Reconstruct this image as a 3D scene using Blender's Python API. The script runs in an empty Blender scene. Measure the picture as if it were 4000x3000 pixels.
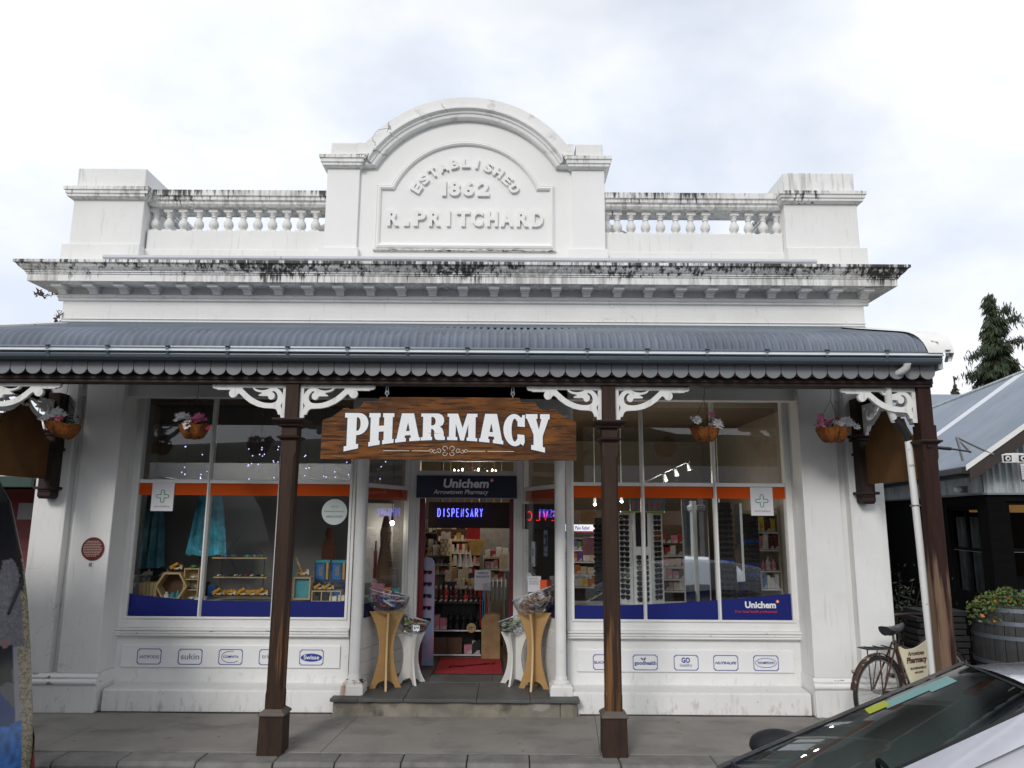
import bpy, bmesh, math, random
from mathutils import Vector, Matrix, noise
random.seed(7)
R = math.radians
sc = bpy.context.scene
COL = sc.collection

# ------------------------------------------------------------------ camera
cam = bpy.data.cameras.new('camera'); cam.sensor_width = 36; cam.lens = 25.88
cam.clip_start = 0.05; cam.clip_end = 2000
camo = bpy.data.objects.new('camera', cam); COL.objects.link(camo)
camo.matrix_world = (Matrix.Translation((0, 0, 1.95)) @ Matrix.Rotation(R(100.2), 4, 'X') @ Matrix.Rotation(R(0.37), 4, 'Z'))
sc.camera = camo

# ------------------------------------------------------------------ sky, sun, exposure
SUN_EL, SUN_AZ = 31, 20          # sun behind the camera, a little to the left
w = bpy.data.worlds.new('World'); sc.world = w; w.use_nodes = True
nt = w.node_tree; N = nt.nodes; L = nt.links; N.clear()
out = N.new('ShaderNodeOutputWorld'); bg = N.new('ShaderNodeBackground'); bg.inputs['Strength'].default_value = 0.1
sky = N.new('ShaderNodeTexSky'); sky.sky_type = 'NISHITA'; sky.sun_disc = False
sky.sun_elevation = R(SUN_EL); sky.sun_rotation = R(180 + SUN_AZ); sky.air_density = 1.0; sky.dust_density = 2.0
tc = N.new('ShaderNodeTexCoord'); mp = N.new('ShaderNodeMapping'); mp.inputs['Scale'].default_value = (1.0, 1.0, 1.7); mp.inputs['Location'].default_value = (2.3, .7, 1.1)
n1 = N.new('ShaderNodeTexNoise'); n1.inputs['Scale'].default_value = 1.7; n1.inputs['Detail'].default_value = 6; n1.inputs['Roughness'].default_value = .5; n1.inputs['Distortion'].default_value = .35
n2 = N.new('ShaderNodeTexNoise'); n2.inputs['Scale'].default_value = 2.3; n2.inputs['Detail'].default_value = 5; n2.inputs['Roughness'].default_value = .55
r1 = N.new('ShaderNodeValToRGB'); r1.color_ramp.elements[0].position = .36; r1.color_ramp.elements[0].color = (.80,.80,.80,1); r1.color_ramp.elements[1].position = .52; r1.color_ramp.elements[1].color = (1,1,1,1)
r2 = N.new('ShaderNodeValToRGB'); r2.color_ramp.elements[0].position = .33; r2.color_ramp.elements[0].color = (7.3,7.95,9.2,1); r2.color_ramp.elements[1].position = .53; r2.color_ramp.elements[1].color = (9.5,9.75,10.2,1)
mx = N.new('ShaderNodeMix'); mx.data_type = 'RGBA'
L.new(tc.outputs['Generated'], mp.inputs['Vector']); L.new(mp.outputs[0], n1.inputs['Vector']); L.new(mp.outputs[0], n2.inputs['Vector'])
L.new(n1.outputs[0], r1.inputs[0]); L.new(n2.outputs[0], r2.inputs[0])
L.new(r1.outputs[0], mx.inputs[0]); L.new(sky.outputs[0], mx.inputs[6]); L.new(r2.outputs[0], mx.inputs[7])
L.new(mx.outputs[2], bg.inputs['Color']); L.new(bg.outputs[0], out.inputs['Surface'])
sun = bpy.data.lights.new('sun', 'SUN'); sun.energy = 1.45; sun.angle = R(15); sun.color = (1, .965, .92)
suno = bpy.data.objects.new('sun', sun); COL.objects.link(suno)
sd = Vector((-math.sin(R(SUN_AZ))*math.cos(R(SUN_EL)), -math.cos(R(SUN_AZ))*math.cos(R(SUN_EL)), math.sin(R(SUN_EL))))
suno.rotation_euler = sd.to_track_quat('Z', 'Y').to_euler()
vs = sc.view_settings; vs.view_transform = 'Standard'; vs.look = 'None'; vs.exposure = 0.12; vs.gamma = 1; vs.use_curve_mapping = False
sc.cycles.use_denoising = True; sc.cycles.max_bounces = 8; sc.cycles.transparent_max_bounces = 24; sc.cycles.sample_clamp_indirect = 4

# ------------------------------------------------------------------ helpers
LOC = {}
class MB:
    def __init__(s): s.v = []; s.f = []; s.sm = []; s.c = None
    def add(s, vs, fs, smooth=False, M=None):
        b = len(s.v); s.v += [tuple(M @ Vector(p)) if M else tuple(p) for p in vs]
        s.f += [tuple(b + i for i in f) for f in fs]; s.sm += [smooth]*len(fs); return s
    def box(s, x0, y0, z0, x1, y1, z1, M=None):
        return s.add([(x0,y0,z0),(x1,y0,z0),(x1,y1,z0),(x0,y1,z0),(x0,y0,z1),(x1,y0,z1),(x1,y1,z1),(x0,y1,z1)],
                     [(0,3,2,1),(4,5,6,7),(0,1,5,4),(1,2,6,5),(2,3,7,6),(3,0,4,7)], M=M)
    def prism(s, pts, a0, a1, axis='y', M=None, smooth=False):
        n = len(pts)
        if axis == 'y': f = lambda p, a: (p[0], a, p[1])
        elif axis == 'x': f = lambda p, a: (a, p[0], p[1])
        else: f = lambda p, a: (p[0], p[1], a)
        vs = [f(p, a0) for p in pts] + [f(p, a1) for p in pts]
        s.add(vs, [tuple(range(n)), tuple(range(2*n-1, n-1, -1))], False, M)
        b = len(s.v) - 2*n
        s.f += [(b+i, b+n+i, b+n+(i+1) % n, b+(i+1) % n) for i in range(n)]; s.sm += [smooth]*n
        return s
    def strip(s, rows, closed=False, smooth=True, M=None, cap=False):
        n = len(rows[0]); vs = [p for r in rows for p in r]; fs = []
        for i in range(len(rows)-1):
            for j in range(n if closed else n-1):
                k = (j+1) % n; fs.append((i*n+j, i*n+k, (i+1)*n+k, (i+1)*n+j))
        if cap: fs += [tuple(range(n-1, -1, -1)), tuple((len(rows)-1)*n + i for i in range(n))]
        return s.add(vs, fs, smooth, M)
    def lathe(s, prof, cx=0, cy=0, n=16, M=None, cap=True, smooth=True):
        rows = [[(cx + r*math.cos(2*math.pi*i/n), cy + r*math.sin(2*math.pi*i/n), z) for i in range(n)] for r, z in prof]
        return s.strip(rows, True, smooth, M, cap)
    def tube(s, pts, r, n=8, M=None, cap=True):
        pts = [Vector(p) for p in pts]; rows = []; rr = r if isinstance(r, (list, tuple)) else [r]*len(pts)
        up = None
        for i, p in enumerate(pts):
            t = (pts[min(i+1, len(pts)-1)] - pts[max(i-1, 0)]).normalized()
            if up is None or abs(up.dot(t)) > .98: up = Vector((0,0,1)) if abs(t.z) < .9 else Vector((0,1,0))
            a = t.cross(up).normalized(); b = a.cross(t).normalized(); up = b
            rows.append([tuple(p + a*rr[i]*math.cos(2*math.pi*k/n) + b*rr[i]*math.sin(2*math.pi*k/n)) for k in range(n)])
        return s.strip(rows, True, True, M, cap)
    def ball(s, c, rx, ry=None, rz=None, n=8, m=6, M=None):
        ry = ry or rx; rz = rz or rx
        rows = [[(c[0]+rx*math.sin(t)*math.cos(a), c[1]+ry*math.sin(t)*math.sin(a), c[2]+rz*math.cos(t))
                 for a in [2*math.pi*k/n for k in range(n)]] for t in [max(.02, min(math.pi-.02, math.pi*i/m)) for i in range(m+1)]]
        return s.strip(rows, True, True, M, True)
    def merge(s, o, M=None):
        b = len(s.v); s.v += [tuple(M @ Vector(p)) if M else p for p in o.v]
        s.f += [tuple(b+i for i in f) for f in o.f]; s.sm += o.sm; return s
    def mesh(s, name, off=(0,0,0), fix=True):
        me = bpy.data.meshes.new(name)
        me.from_pydata([(p[0]-off[0], p[1]-off[1], p[2]-off[2]) for p in s.v], [], s.f)
        me.polygons.foreach_set('use_smooth', s.sm)
        if fix:
            bm = bmesh.new(); bm.from_mesh(me); bmesh.ops.recalc_face_normals(bm, faces=bm.faces); bm.to_mesh(me); bm.free()
        if any(s.sm): me.set_sharp_from_angle(angle=R(40))
        me.update(); return me

def props(o, label=None, cat=None, group=None, kind=None):
    if label: o['label'] = label
    if cat: o['category'] = cat
    if group: o['group'] = group
    if kind: o['kind'] = kind
    return o
def thing(name, label, cat, loc=(0,0,0), rot=None, group=None, local=False):
    o = bpy.data.objects.new(name, None); COL.objects.link(o); o.location = loc; o.empty_display_size = .1
    if rot is not None: o.rotation_euler = rot
    LOC[o.name] = (0,0,0) if (local or rot is not None) else tuple(loc)
    return props(o, label, cat, group)
def link(name, me, mat, parent=None, bevel=0):
    o = bpy.data.objects.new(name, me); COL.objects.link(o)
    if mat is not None and not me.materials: me.materials.append(mat)
    if parent is not None: o.parent = parent
    if bevel:
        b = o.modifiers.new('bevel', 'BEVEL'); b.width = bevel; b.segments = 2; b.limit_method = 'ANGLE'; b.angle_limit = R(45)
    return o
def part(name, mb, mat, parent, bevel=0, label=None, kind=None, fix=True):
    off = LOC.get(parent.name, (0,0,0))
    o = link(name, mb.mesh(name, off, fix), mat, parent, bevel); LOC[o.name] = off
    return props(o, label, kind=kind)
def part_at(name, me, mat, parent, loc, rotz=0, scale=None):      # a part that shares its mesh with its likes
    off = LOC.get(parent.name, (0,0,0)); o = link(name, me, mat, parent)
    o.location = (loc[0]-off[0], loc[1]-off[1], loc[2]-off[2]); o.rotation_euler = (0, 0, rotz)
    if scale: o.scale = scale
    return o
def solo(name, mb, mat, label, cat, group=None, bevel=0, kind=None, fix=True):  # a thing that is one mesh
    xs = [p[0] for p in mb.v]; ys = [p[1] for p in mb.v]; zs = [p[2] for p in mb.v]
    off = ((min(xs)+max(xs))/2, (min(ys)+max(ys))/2, min(zs))
    o = link(name, mb.mesh(name, off, fix), mat, None, bevel); o.location = off; LOC[o.name] = off
    return props(o, label, cat, group, kind)
def place(name, me, mat, loc, rot=(0,0,0), label=None, cat=None, group=None, scale=None):
    o = link(name, me, mat); o.location = loc; o.rotation_euler = rot
    if scale: o.scale = scale
    return props(o, label, cat, group)
def dup(root, loc, rot=None, label=None, group=None, mats=None):
    r = root.copy(); COL.objects.link(r); r.location = loc
    if rot is not None: r.rotation_euler = rot
    if label: r['label'] = label
    if group: r['group'] = group
    for ch in list(root.children):
        c = ch.copy(); COL.objects.link(c); c.parent = r
        for g in list(ch.children):
            d = g.copy(); COL.objects.link(d); d.parent = c
    return r
def structure(name, mb, mat, fix=True):
    o = link(name, mb.mesh(name, (0,0,0), fix), mat); o['kind'] = 'structure'; return o

# flat shapes cut from a sheet (curves give holes), text
def sheet(loops, depth, offset=0):
    cu = bpy.data.curves.new('sheet', 'CURVE'); cu.dimensions = '2D'; cu.fill_mode = 'BOTH'; cu.extrude = depth/2; cu.offset = offset
    for pts in loops:
        sp = cu.splines.new('POLY'); sp.points.add(len(pts)-1); sp.use_cyclic_u = True
        for p, q in zip(sp.points, pts): p.co = (q[0], q[1], 0, 1)
    return _curve_mb(cu)
def _curve_mb(cu):
    o = bpy.data.objects.new('tmp', cu); me = bpy.data.meshes.new_from_object(o)
    mb = MB(); mb.add([tuple(v.co) for v in me.vertices], [tuple(p.vertices) for p in me.polygons])
    bpy.data.objects.remove(o); bpy.data.meshes.remove(me); bpy.data.curves.remove(cu)
    return mb
def text(body, depth=.004, bold=0, shear=0, spacing=1.0):
    cu = bpy.data.curves.new('text', 'FONT'); cu.body = body; cu.extrude = depth/2; cu.offset = bold; cu.shear = shear
    cu.resolution_u = 3; cu.space_character = spacing
    return _curve_mb(cu)
def fit(mb, x0, x1, z0, z1, y, depth=None):     # lay a flat sheet/text upright, facing the street, into a box on plane y
    xs = [p[0] for p in mb.v]; ys = [p[1] for p in mb.v]; a, b, c, d = min(xs), max(xs), min(ys), max(ys)
    sx = (x1-x0)/(b-a); sz = (z1-z0)/(d-c)
    mb.v = [(x0+(p[0]-a)*sx, y-p[2], z0+(p[1]-c)*sz) for p in mb.v]; return mb
def up(mb, y, dx=0, dz=0):                       # sheet in x,z on plane y (depth along y)
    mb.v = [(p[0]+dx, y-p[2], p[1]+dz) for p in mb.v]; return mb
def side(mb, x):                                 # sheet whose first coordinate runs along y, on plane x
    mb.v = [(x+p[2], p[0], p[1]) for p in mb.v]; return mb
def smooth_loop(pts, k=3):
    o = []; n = len(pts)
    for i in range(n):
        p0, p1, p2, p3 = pts[i-1], pts[i], pts[(i+1) % n], pts[(i+2) % n]
        for j in range(k):
            t = j/k
            o.append(tuple(.5*((2*p1[a]) + (-p0[a]+p2[a])*t + (2*p0[a]-5*p1[a]+4*p2[a]-p3[a])*t*t + (-p0[a]+3*p1[a]-3*p2[a]+p3[a])*t**3) for a in (0,1)))
    return o
def circle(cx, cy, r, n=20, ry=None): return [(cx+r*math.cos(2*math.pi*i/n), cy+(ry or r)*math.sin(2*math.pi*i/n)) for i in range(n)]
def arc(cx, cy, rx, ry, a0, a1, n=8): return [(cx+rx*math.cos(R(a0+(a1-a0)*i/n)), cy+ry*math.sin(R(a0+(a1-a0)*i/n))) for i in range(n+1)]

# ------------------------------------------------------------------ materials
def mat(name, col, rough=.6, metal=0, var=.12, scale=6, stretch=(1,1,1), bump=0, bscale=None, spec=.5, emit=None, es=1, coat=0):
    m = bpy.data.materials.new(name); m.use_nodes = True; nt = m.node_tree; b = nt.nodes['Principled BSDF']
    b.inputs['Roughness'].default_value = rough; b.inputs['Metallic'].default_value = metal
    b.inputs['Specular IOR Level'].default_value = spec; b.inputs['Coat Weight'].default_value = coat
    c = (*col, 1)
    if emit: b.inputs['Emission Color'].default_value = (*emit, 1); b.inputs['Emission Strength'].default_value = es
    if var or bump:
        tc = nt.nodes.new('ShaderNodeTexCoord'); mp = nt.nodes.new('ShaderNodeMapping'); mp.inputs['Scale'].default_value = stretch
        nt.links.new(tc.outputs['Object'], mp.inputs[0])
        n = nt.nodes.new('ShaderNodeTexNoise'); n.inputs['Scale'].default_value = scale; n.inputs['Detail'].default_value = 7; n.inputs['Roughness'].default_value = .6
        nt.links.new(mp.outputs[0], n.inputs['Vector'])
        rp = nt.nodes.new('ShaderNodeValToRGB'); e = rp.color_ramp.elements
        e[0].position = .3; e[1].position = .7
        e[0].color = (*[x*(1-var) for x in col], 1); e[1].color = (*[min(1, x*(1+var)) for x in col], 1)
        nt.links.new(n.outputs[0], rp.inputs[0]); nt.links.new(rp.outputs[0], b.inputs['Base Color'])
        if bump:
            n2 = n
            if bscale:
                n2 = nt.nodes.new('ShaderNodeTexNoise'); n2.inputs['Scale'].default_value = bscale; n2.inputs['Detail'].default_value = 4
                nt.links.new(mp.outputs[0], n2.inputs['Vector'])
            bp = nt.nodes.new('ShaderNodeBump'); bp.inputs['Strength'].default_value = bump; bp.inputs['Distance'].default_value = .01
            nt.links.new(n2.outputs[0], bp.inputs['Height']); nt.links.new(bp.outputs[0], b.inputs['Normal'])
    else: b.inputs['Base Color'].default_value = c
    m['col'] = col
    return m
def overlay(m, col, scale=(1,1,1), nscale=5, lo=.5, hi=.6, z=None, detail=8, rough=.6, amount=1.0, kind='noise', distort=0, band=None):
    """dirt, mould, wear or cracks laid over a material: a noise (streaked by SCALE) thresholded between LO and HI; Z=(z_none, z_full) biases it by height, BAND limits it"""
    nt = m.node_tree; b = nt.nodes['Principled BSDF']; s = b.inputs['Base Color']
    tc = nt.nodes.new('ShaderNodeTexCoord'); mp = nt.nodes.new('ShaderNodeMapping'); mp.inputs['Scale'].default_value = scale
    nt.links.new(tc.outputs['Object'], mp.inputs[0])
    if kind == 'noise':
        n = nt.nodes.new('ShaderNodeTexNoise'); n.inputs['Scale'].default_value = nscale; n.inputs['Detail'].default_value = detail; n.inputs['Roughness'].default_value = rough; n.inputs['Distortion'].default_value = distort
        nt.links.new(mp.outputs[0], n.inputs['Vector']); src = n.outputs[0]
    else:                                                    # thin irregular cracks
        d = nt.nodes.new('ShaderNodeTexNoise'); d.inputs['Scale'].default_value = nscale*2.3; d.inputs['Detail'].default_value = 5
        nt.links.new(mp.outputs[0], d.inputs['Vector'])
        va = nt.nodes.new('ShaderNodeVectorMath'); va.operation = 'SCALE'; va.inputs['Scale'].default_value = .45/nscale*2
        nt.links.new(d.outputs['Color'], va.inputs[0]); vb = nt.nodes.new('ShaderNodeVectorMath'); vb.operation = 'ADD'
        nt.links.new(mp.outputs[0], vb.inputs[0]); nt.links.new(va.outputs[0], vb.inputs[1])
        n = nt.nodes.new('ShaderNodeTexVoronoi'); n.feature = 'DISTANCE_TO_EDGE'; n.inputs['Scale'].default_value = nscale
        nt.links.new(vb.outputs[0], n.inputs['Vector']); src = n.outputs['Distance']
        k = nt.nodes.new('ShaderNodeTexNoise'); k.inputs['Scale'].default_value = nscale*.8; nt.links.new(mp.outputs[0], k.inputs['Vector'])
        mk = nt.nodes.new('ShaderNodeMapRange'); mk.inputs[1].default_value = .54; mk.inputs[2].default_value = .64; mk.inputs[3].default_value = .2; mk.inputs[4].default_value = 0
        nt.links.new(k.outputs[0], mk.inputs[0]); ad = nt.nodes.new('ShaderNodeMath'); ad.operation = 'ADD'
        nt.links.new(src, ad.inputs[0]); nt.links.new(mk.outputs[0], ad.inputs[1]); src = ad.outputs[0]
    if z:
        sp = nt.nodes.new('ShaderNodeSeparateXYZ'); nt.links.new(tc.outputs['Object'], sp.inputs[0])
        mr = nt.nodes.new('ShaderNodeMapRange'); mr.inputs[1].default_value = z[0]; mr.inputs[2].default_value = z[1]; mr.inputs[3].default_value = -z[2] if len(z) > 2 else -.25; mr.inputs[4].default_value = 0
        nt.links.new(sp.outputs['Z'], mr.inputs[0]); ad = nt.nodes.new('ShaderNodeMath'); ad.operation = 'ADD'
        nt.links.new(src, ad.inputs[0]); nt.links.new(mr.outputs[0], ad.inputs[1]); src = ad.outputs[0]
    if band:                                                 # patches: a slow second noise along x says where
        n3 = nt.nodes.new('ShaderNodeTexNoise'); n3.inputs['Scale'].default_value = band; n3.inputs['Detail'].default_value = 3
        nt.links.new(tc.outputs['Object'], n3.inputs['Vector'])
        mr = nt.nodes.new('ShaderNodeMapRange'); mr.inputs[1].default_value = .3; mr.inputs[2].default_value = .7; mr.inputs[3].default_value = -.16; mr.inputs[4].default_value = .12
        nt.links.new(n3.outputs[0], mr.inputs[0]); ad = nt.nodes.new('ShaderNodeMath'); ad.operation = 'ADD'
        nt.links.new(src, ad.inputs[0]); nt.links.new(mr.outputs[0], ad.inputs[1]); src = ad.outputs[0]
    mr = nt.nodes.new('ShaderNodeMapRange'); mr.inputs[1].default_value = lo; mr.inputs[2].default_value = hi; mr.inputs[3].default_value = 0; mr.inputs[4].default_value = amount
    nt.links.new(src, mr.inputs[0])
    mx = nt.nodes.new('ShaderNodeMix'); mx.data_type = 'RGBA'; mx.inputs[7].default_value = (*col, 1)
    nt.links.new(mr.outputs[0], mx.inputs[0])
    if s.is_linked: nt.links.new(s.links[0].from_socket, mx.inputs[6])
    else: mx.inputs[6].default_value = s.default_value
    nt.links.new(mx.outputs[2], s); return m
def glass(name, tint=(.95,.97,.96), ior=1.5, rough=.0, dirt=0.0):
    m = bpy.data.materials.new(name); m.use_nodes = True; nt = m.node_tree; nt.nodes.clear()
    o = nt.nodes.new('ShaderNodeOutputMaterial'); t = nt.nodes.new('ShaderNodeBsdfTransparent'); g = nt.nodes.new('ShaderNodeBsdfGlossy')
    f = nt.nodes.new('ShaderNodeMath'); f.operation = 'MULTIPLY_ADD'; x = nt.nodes.new('ShaderNodeMixShader')   # Schlick, alike from both sides of the pane
    lw = nt.nodes.new('ShaderNodeLayerWeight'); lw.inputs[0].default_value = .5; p5 = nt.nodes.new('ShaderNodeMath'); p5.operation = 'POWER'; p5.inputs[1].default_value = 5
    nt.links.new(lw.outputs['Facing'], p5.inputs[0]); nt.links.new(p5.outputs[0], f.inputs[0]); f0 = ((ior-1)/(ior+1))**2; f.inputs[1].default_value = (1-f0)*.8; f.inputs[2].default_value = f0
    t.inputs[0].default_value = (*tint, 1); g.inputs['Roughness'].default_value = rough; g.inputs[0].default_value = (1,1,1,1)
    nt.links.new(f.outputs[0], x.inputs[0]); nt.links.new(t.outputs[0], x.inputs[1]); nt.links.new(g.outputs[0], x.inputs[2]); nt.links.new(x.outputs[0], o.inputs[0])
    return m

MOULD = (.016, .016, .014)
m_render = mat('white_painted_render', (.75,.75,.735), .7, var=.05, scale=1.7, bump=.18, bscale=30)
overlay(m_render, (.40,.37,.33), (1,1,1), 3.0, .62, .78, amount=.16)
overlay(m_render, (.25,.22,.18), (3,3,1.2), 5, .50, .70, z=(.40,.0,.22), amount=.65)
overlay(m_render, (.34,.32,.29), (1,1,1), .8, .006, .001, kind='crack', amount=.3)
overlay(m_render, (.20,.18,.16), (1,1,1), 14, .70, .74, amount=.35)
overlay(m_render, (.33,.30,.26), (9,9,.8), 3, .58, .74, amount=.32)
m_gable = mat('gable_render', (.80,.80,.785), .65, var=.03, scale=1.6, bump=.15, bscale=26)
overlay(m_gable, (.22,.21,.19), (1,1,1), .8, .0075, .001, kind='crack', amount=.7)
overlay(m_gable, (.33,.30,.26), (9,9,.8), 3, .66, .8, amount=.25)
def mouldy(name, z0, z1, lo=.52, hi=.62, bias=.3, band=.9, col=MOULD, amount=.96):
    m = mat(name, (.78,.78,.765), .7, var=.05, scale=3, bump=.3, bscale=22)
    overlay(m, (.22,.20,.17), (10,10,.8), 2.2, .46, .68, band=1.3, amount=.6)
    overlay(m, col, (9,9,.9), 2.6, lo, hi, z=(z0, z1, bias), band=band, detail=10, rough=.68, amount=amount)
    return m
m_cornice = mouldy('mouldy_cornice_render', 4.40, 4.585, .43, .53, .20, .8)
m_coping = mouldy('mouldy_coping_render', 5.44, 5.60, .45, .55, .15, 1.1)
m_cap = mouldy('mouldy_gable_cap_render', 5.84, 6.0, .49, .60, .15, 1.3)
m_archm = mat('cracked_arch_render', (.76,.76,.745), .7, var=.06, scale=3, bump=.3, bscale=22)
overlay(m_archm, MOULD, (1,1,1), 1.5, .013, .003, kind='crack', amount=.7)
overlay(m_archm, (.30,.28,.25), (4,4,4), 1.6, .56, .74, amount=.6)
m_block = mat('stained_block_render', (.76,.76,.745), .7, var=.05, scale=3, bump=.3, bscale=22)
overlay(m_block, (.10,.095,.085), (10,10,.9), 2.2, .58, .76, band=1.5, amount=.42)
overlay(m_block, MOULD, (1,1,1), 1.3, .016, .003, kind='crack', amount=.8)
m_white = mat('white_gloss_paint', (.75,.75,.735), .45, var=.045, scale=5, bump=.04, bscale=40)
overlay(m_white, (.36,.33,.29), (1,1,1), 9, .62, .74, amount=.35)
overlay(m_white, (.30,.27,.23), (5,5,1.5), 4, .52, .72, z=(.55,.15,.2), amount=.5)
m_sill = mat('chipped_sill_paint', (.79,.79,.77), .45, var=.04, scale=5)
overlay(m_sill, (.12,.11,.10), (3,3,9), 3, .66, .69, amount=.8)
m_base = mat('chipped_base_render', (.78,.78,.765), .65, var=.05, scale=3, bump=.3, bscale=25)
overlay(m_base, (.15,.12,.09), (1.5,3,4), 2.4, .635, .645, amount=.95)
overlay(m_base, (.3,.27,.22), (4,4,2), 3, .5, .7, z=(.3,.0,.2), amount=.6)
m_rust = mat('rust_stained_white', (.74,.73,.70), .6, var=.05)
overlay(m_rust, (.30,.10,.02), (14,14,.8), 1.3, .54, .68, amount=.8)
overlay(m_rust, (.06,.018,.01), (5,5,22), 2, .52, .58, z=(.225,.262,.35), amount=1)
m_slate = mat('slate_slab', (.075,.078,.078), .6, var=.35, scale=3, bump=.5, bscale=9)
m_riser = mat('rough_step_riser', (.21,.19,.155), .85, var=.35, scale=4, bump=.8, bscale=12)
overlay(m_riser, (.05,.045,.035), (1,1,1), 3.2, .56, .66, amount=.7)
overlay(m_riser, (.33,.31,.28), (1,1,1.6), 1.9, .62, .66, amount=.7)
m_pave = mat('asphaltic_pavement', (.235,.22,.20), .88, var=.16, scale=1.6, bump=.5, bscale=60)
overlay(m_pave, (.30,.285,.265), (1,1,1), 90, .62, .7, amount=.45)
overlay(m_pave, (.07,.063,.055), (1,1.6,1), 1.5, .52, .72, amount=.6)
overlay(m_pave, (.34,.325,.30), (1,2.2,1), 2.3, .58, .74, amount=.4)
overlay(m_pave, (.04,.036,.033), (1,1,1), 6.5, .665, .69, amount=.75)
overlay(m_pave, (.05,.045,.04), (1,1,1), .55, .004, .001, kind='crack', amount=.8)
m_kerb = mat('bluestone_kerb', (.165,.16,.15), .8, var=.3, scale=5, bump=.7, bscale=14)
overlay(m_kerb, (.2,.19,.17), (1,1,1), 3, .55, .7, amount=.5)
m_road = mat('asphalt', (.05,.05,.052), .85, var=.2, scale=3, bump=.5, bscale=70)
m_roof = mat('slate_blue_roof_paint', (.150,.175,.220), .42, var=.20, scale=1.3)
overlay(m_roof, (.085,.095,.115), (1.3,1,1), 2.2, .5, .75, amount=.5)
overlay(m_roof, (.34,.34,.34), (1,1,1), 26, .68, .74, amount=.4)
overlay(m_roof, (.30,.31,.33), (3,.5,.5), 3, .55, .8, amount=.35)
m_gutter = mat('gutter_paint', (.115,.145,.175), .28, var=.06, scale=3)
overlay(m_gutter, (.22,.22,.22), (6,6,1), 3, .6, .75, amount=.4)
m_gface = mat('gutter_bead_sky_glint', (.62,.66,.70), .22, var=.05, scale=4, metal=.2)  # pale colour stands in for the sky reflected along the gutter
m_scal = mat('grey_scallop_paint', (.19,.20,.215), .5, var=.07, scale=5)
m_brown = mat('dark_brown_paint', (.026,.013,.011), .6, spec=.3, var=.2, scale=5, bump=.15, bscale=20)
m_post = mat('worn_brown_post', (.034,.017,.010), .68, spec=.3, var=.35, scale=3, stretch=(9,9,.8), bump=.35, bscale=12)
overlay(m_post, (.21,.095,.032), (11,11,.55), 1.5, .50, .62, z=(2.2,.9,.25), amount=.8)
overlay(m_post, (.012,.010,.010), (8,8,.7), 1.9, .60, .68, z=(1.2,.5,.3), amount=.8)
m_post3 = mat('weathered_raw_post', (.028,.011,.008), .75, spec=.25, var=.35, scale=3, stretch=(9,9,.8), bump=.4, bscale=12)
overlay(m_post3, (.19,.12,.078), (10,10,.5), 1.5, .40, .52, z=(2.0,1.35,.35), amount=.9)
overlay(m_post3, (.05,.04,.045), (12,12,.5), 2, .58, .64, z=(1.6,1.0,.3), amount=.8)
m_foot = mat('post_foot_brown', (.036,.020,.013), .65, spec=.3, var=.4, scale=3, stretch=(7,7,1), bump=.3, bscale=12)
m_greywood = mat('bare_grey_timber', (.11,.088,.075), .75, var=.25, scale=4, stretch=(1,6,6), bump=.3)
m_sign = mat('varnished_sign_timber', (.165,.058,.010), .6, spec=.2, var=.40, scale=2.6, stretch=(1.2,4,6), bump=.3, bscale=6)
overlay(m_sign, (.030,.012,.007), (1.7,6,24), 2.2, .51, .59, amount=.88)
overlay(m_sign, (.36,.25,.15), (2,6,22), 2.8, .67, .71, amount=.6)
m_board = mat('old_brown_board', (.115,.055,.018), .7, spec=.2, var=.35, scale=3, bump=.15)
m_letter = mat('white_sign_paint', (.80,.81,.82), .5, var=.03)
overlay(m_sign, (.030,.012,.006), (1,1,2.2), 1.5, .44, .62, amount=.72)
overlay(m_sign, (.05,.022,.010), (2,9,40), 1.6, .60, .66, amount=.8)
overlay(m_letter, (.16,.09,.05), (1.2,6,26), 2.6, .685, .70, amount=.8)
m_navyedge = mat('navy_letter_edge', (.012,.014,.03), .5, var=0)
m_cream = mat('cream_scroll_paint', (.75,.72,.62), .5, var=0)
m_glass = glass('shop_window_glass', (.95,.96,.955), 1.55)
m_glassd = glass('dark_room_glass', (.55,.58,.58))
m_orange = mat('orange_vinyl', (.56,.075,.003), .6, var=.02, spec=.15)
m_blue = mat('royal_blue_vinyl', (.008,.015,.145), .5, var=.03, spec=.25)
m_navy = mat('navy_sign_face', (.008,.010,.045), .35, var=.03)
m_print = mat('white_print', (.78,.78,.80), .45, var=0)
m_redprint = mat('red_print', (.5,.04,.02), .45, var=0)
m_blueprint = mat('blue_print', (.03,.05,.30), .4, var=0)
m_bluegrey = mat('grey_blue_print', (.17,.21,.33), .4, var=0)
m_greenp = mat('green_print', (.04,.30,.10), .45, var=0)
m_greyp = mat('grey_print', (.25,.25,.26), .5, var=0)
m_poster = mat('poster_paper', (.72,.72,.76), .5, var=.02)
m_panel = mat('white_sign_panel', (.80,.80,.80), .35, var=.02)
m_bulb = mat('lit_bulb', (1,.9,.75), .4, var=0, emit=(1,.82,.55), es=14)
m_spotlit = mat('lit_spot_lens', (1,1,1), .4, var=0, emit=(1,.95,.88), es=12)
m_fairy = mat('fairy_bulb', (.6,.6,1), .4, var=0, emit=(.55,.55,1), es=2.6)
m_neon = mat('blue_neon_tube', (.1,.1,1), .4, var=0, emit=(.13,.14,1.0), es=3.2)
m_neonr = mat('red_neon_tube', (1,.05,.05), .4, var=0, emit=(1,.02,.03), es=1.3)
m_black = mat('black_metal', (.012,.012,.013), .4, var=.1)
m_iron = mat('galvanised_steel', (.30,.31,.32), .4, metal=.8, var=.1)
m_plaque = mat('maroon_plaque', (.135,.022,.024), .4, var=.08)
m_pale = mat('plaque_print', (.55,.45,.36), .5, var=0)
m_batten = mat('grey_white_batten', (.50,.51,.55), .35, var=.03)
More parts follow.
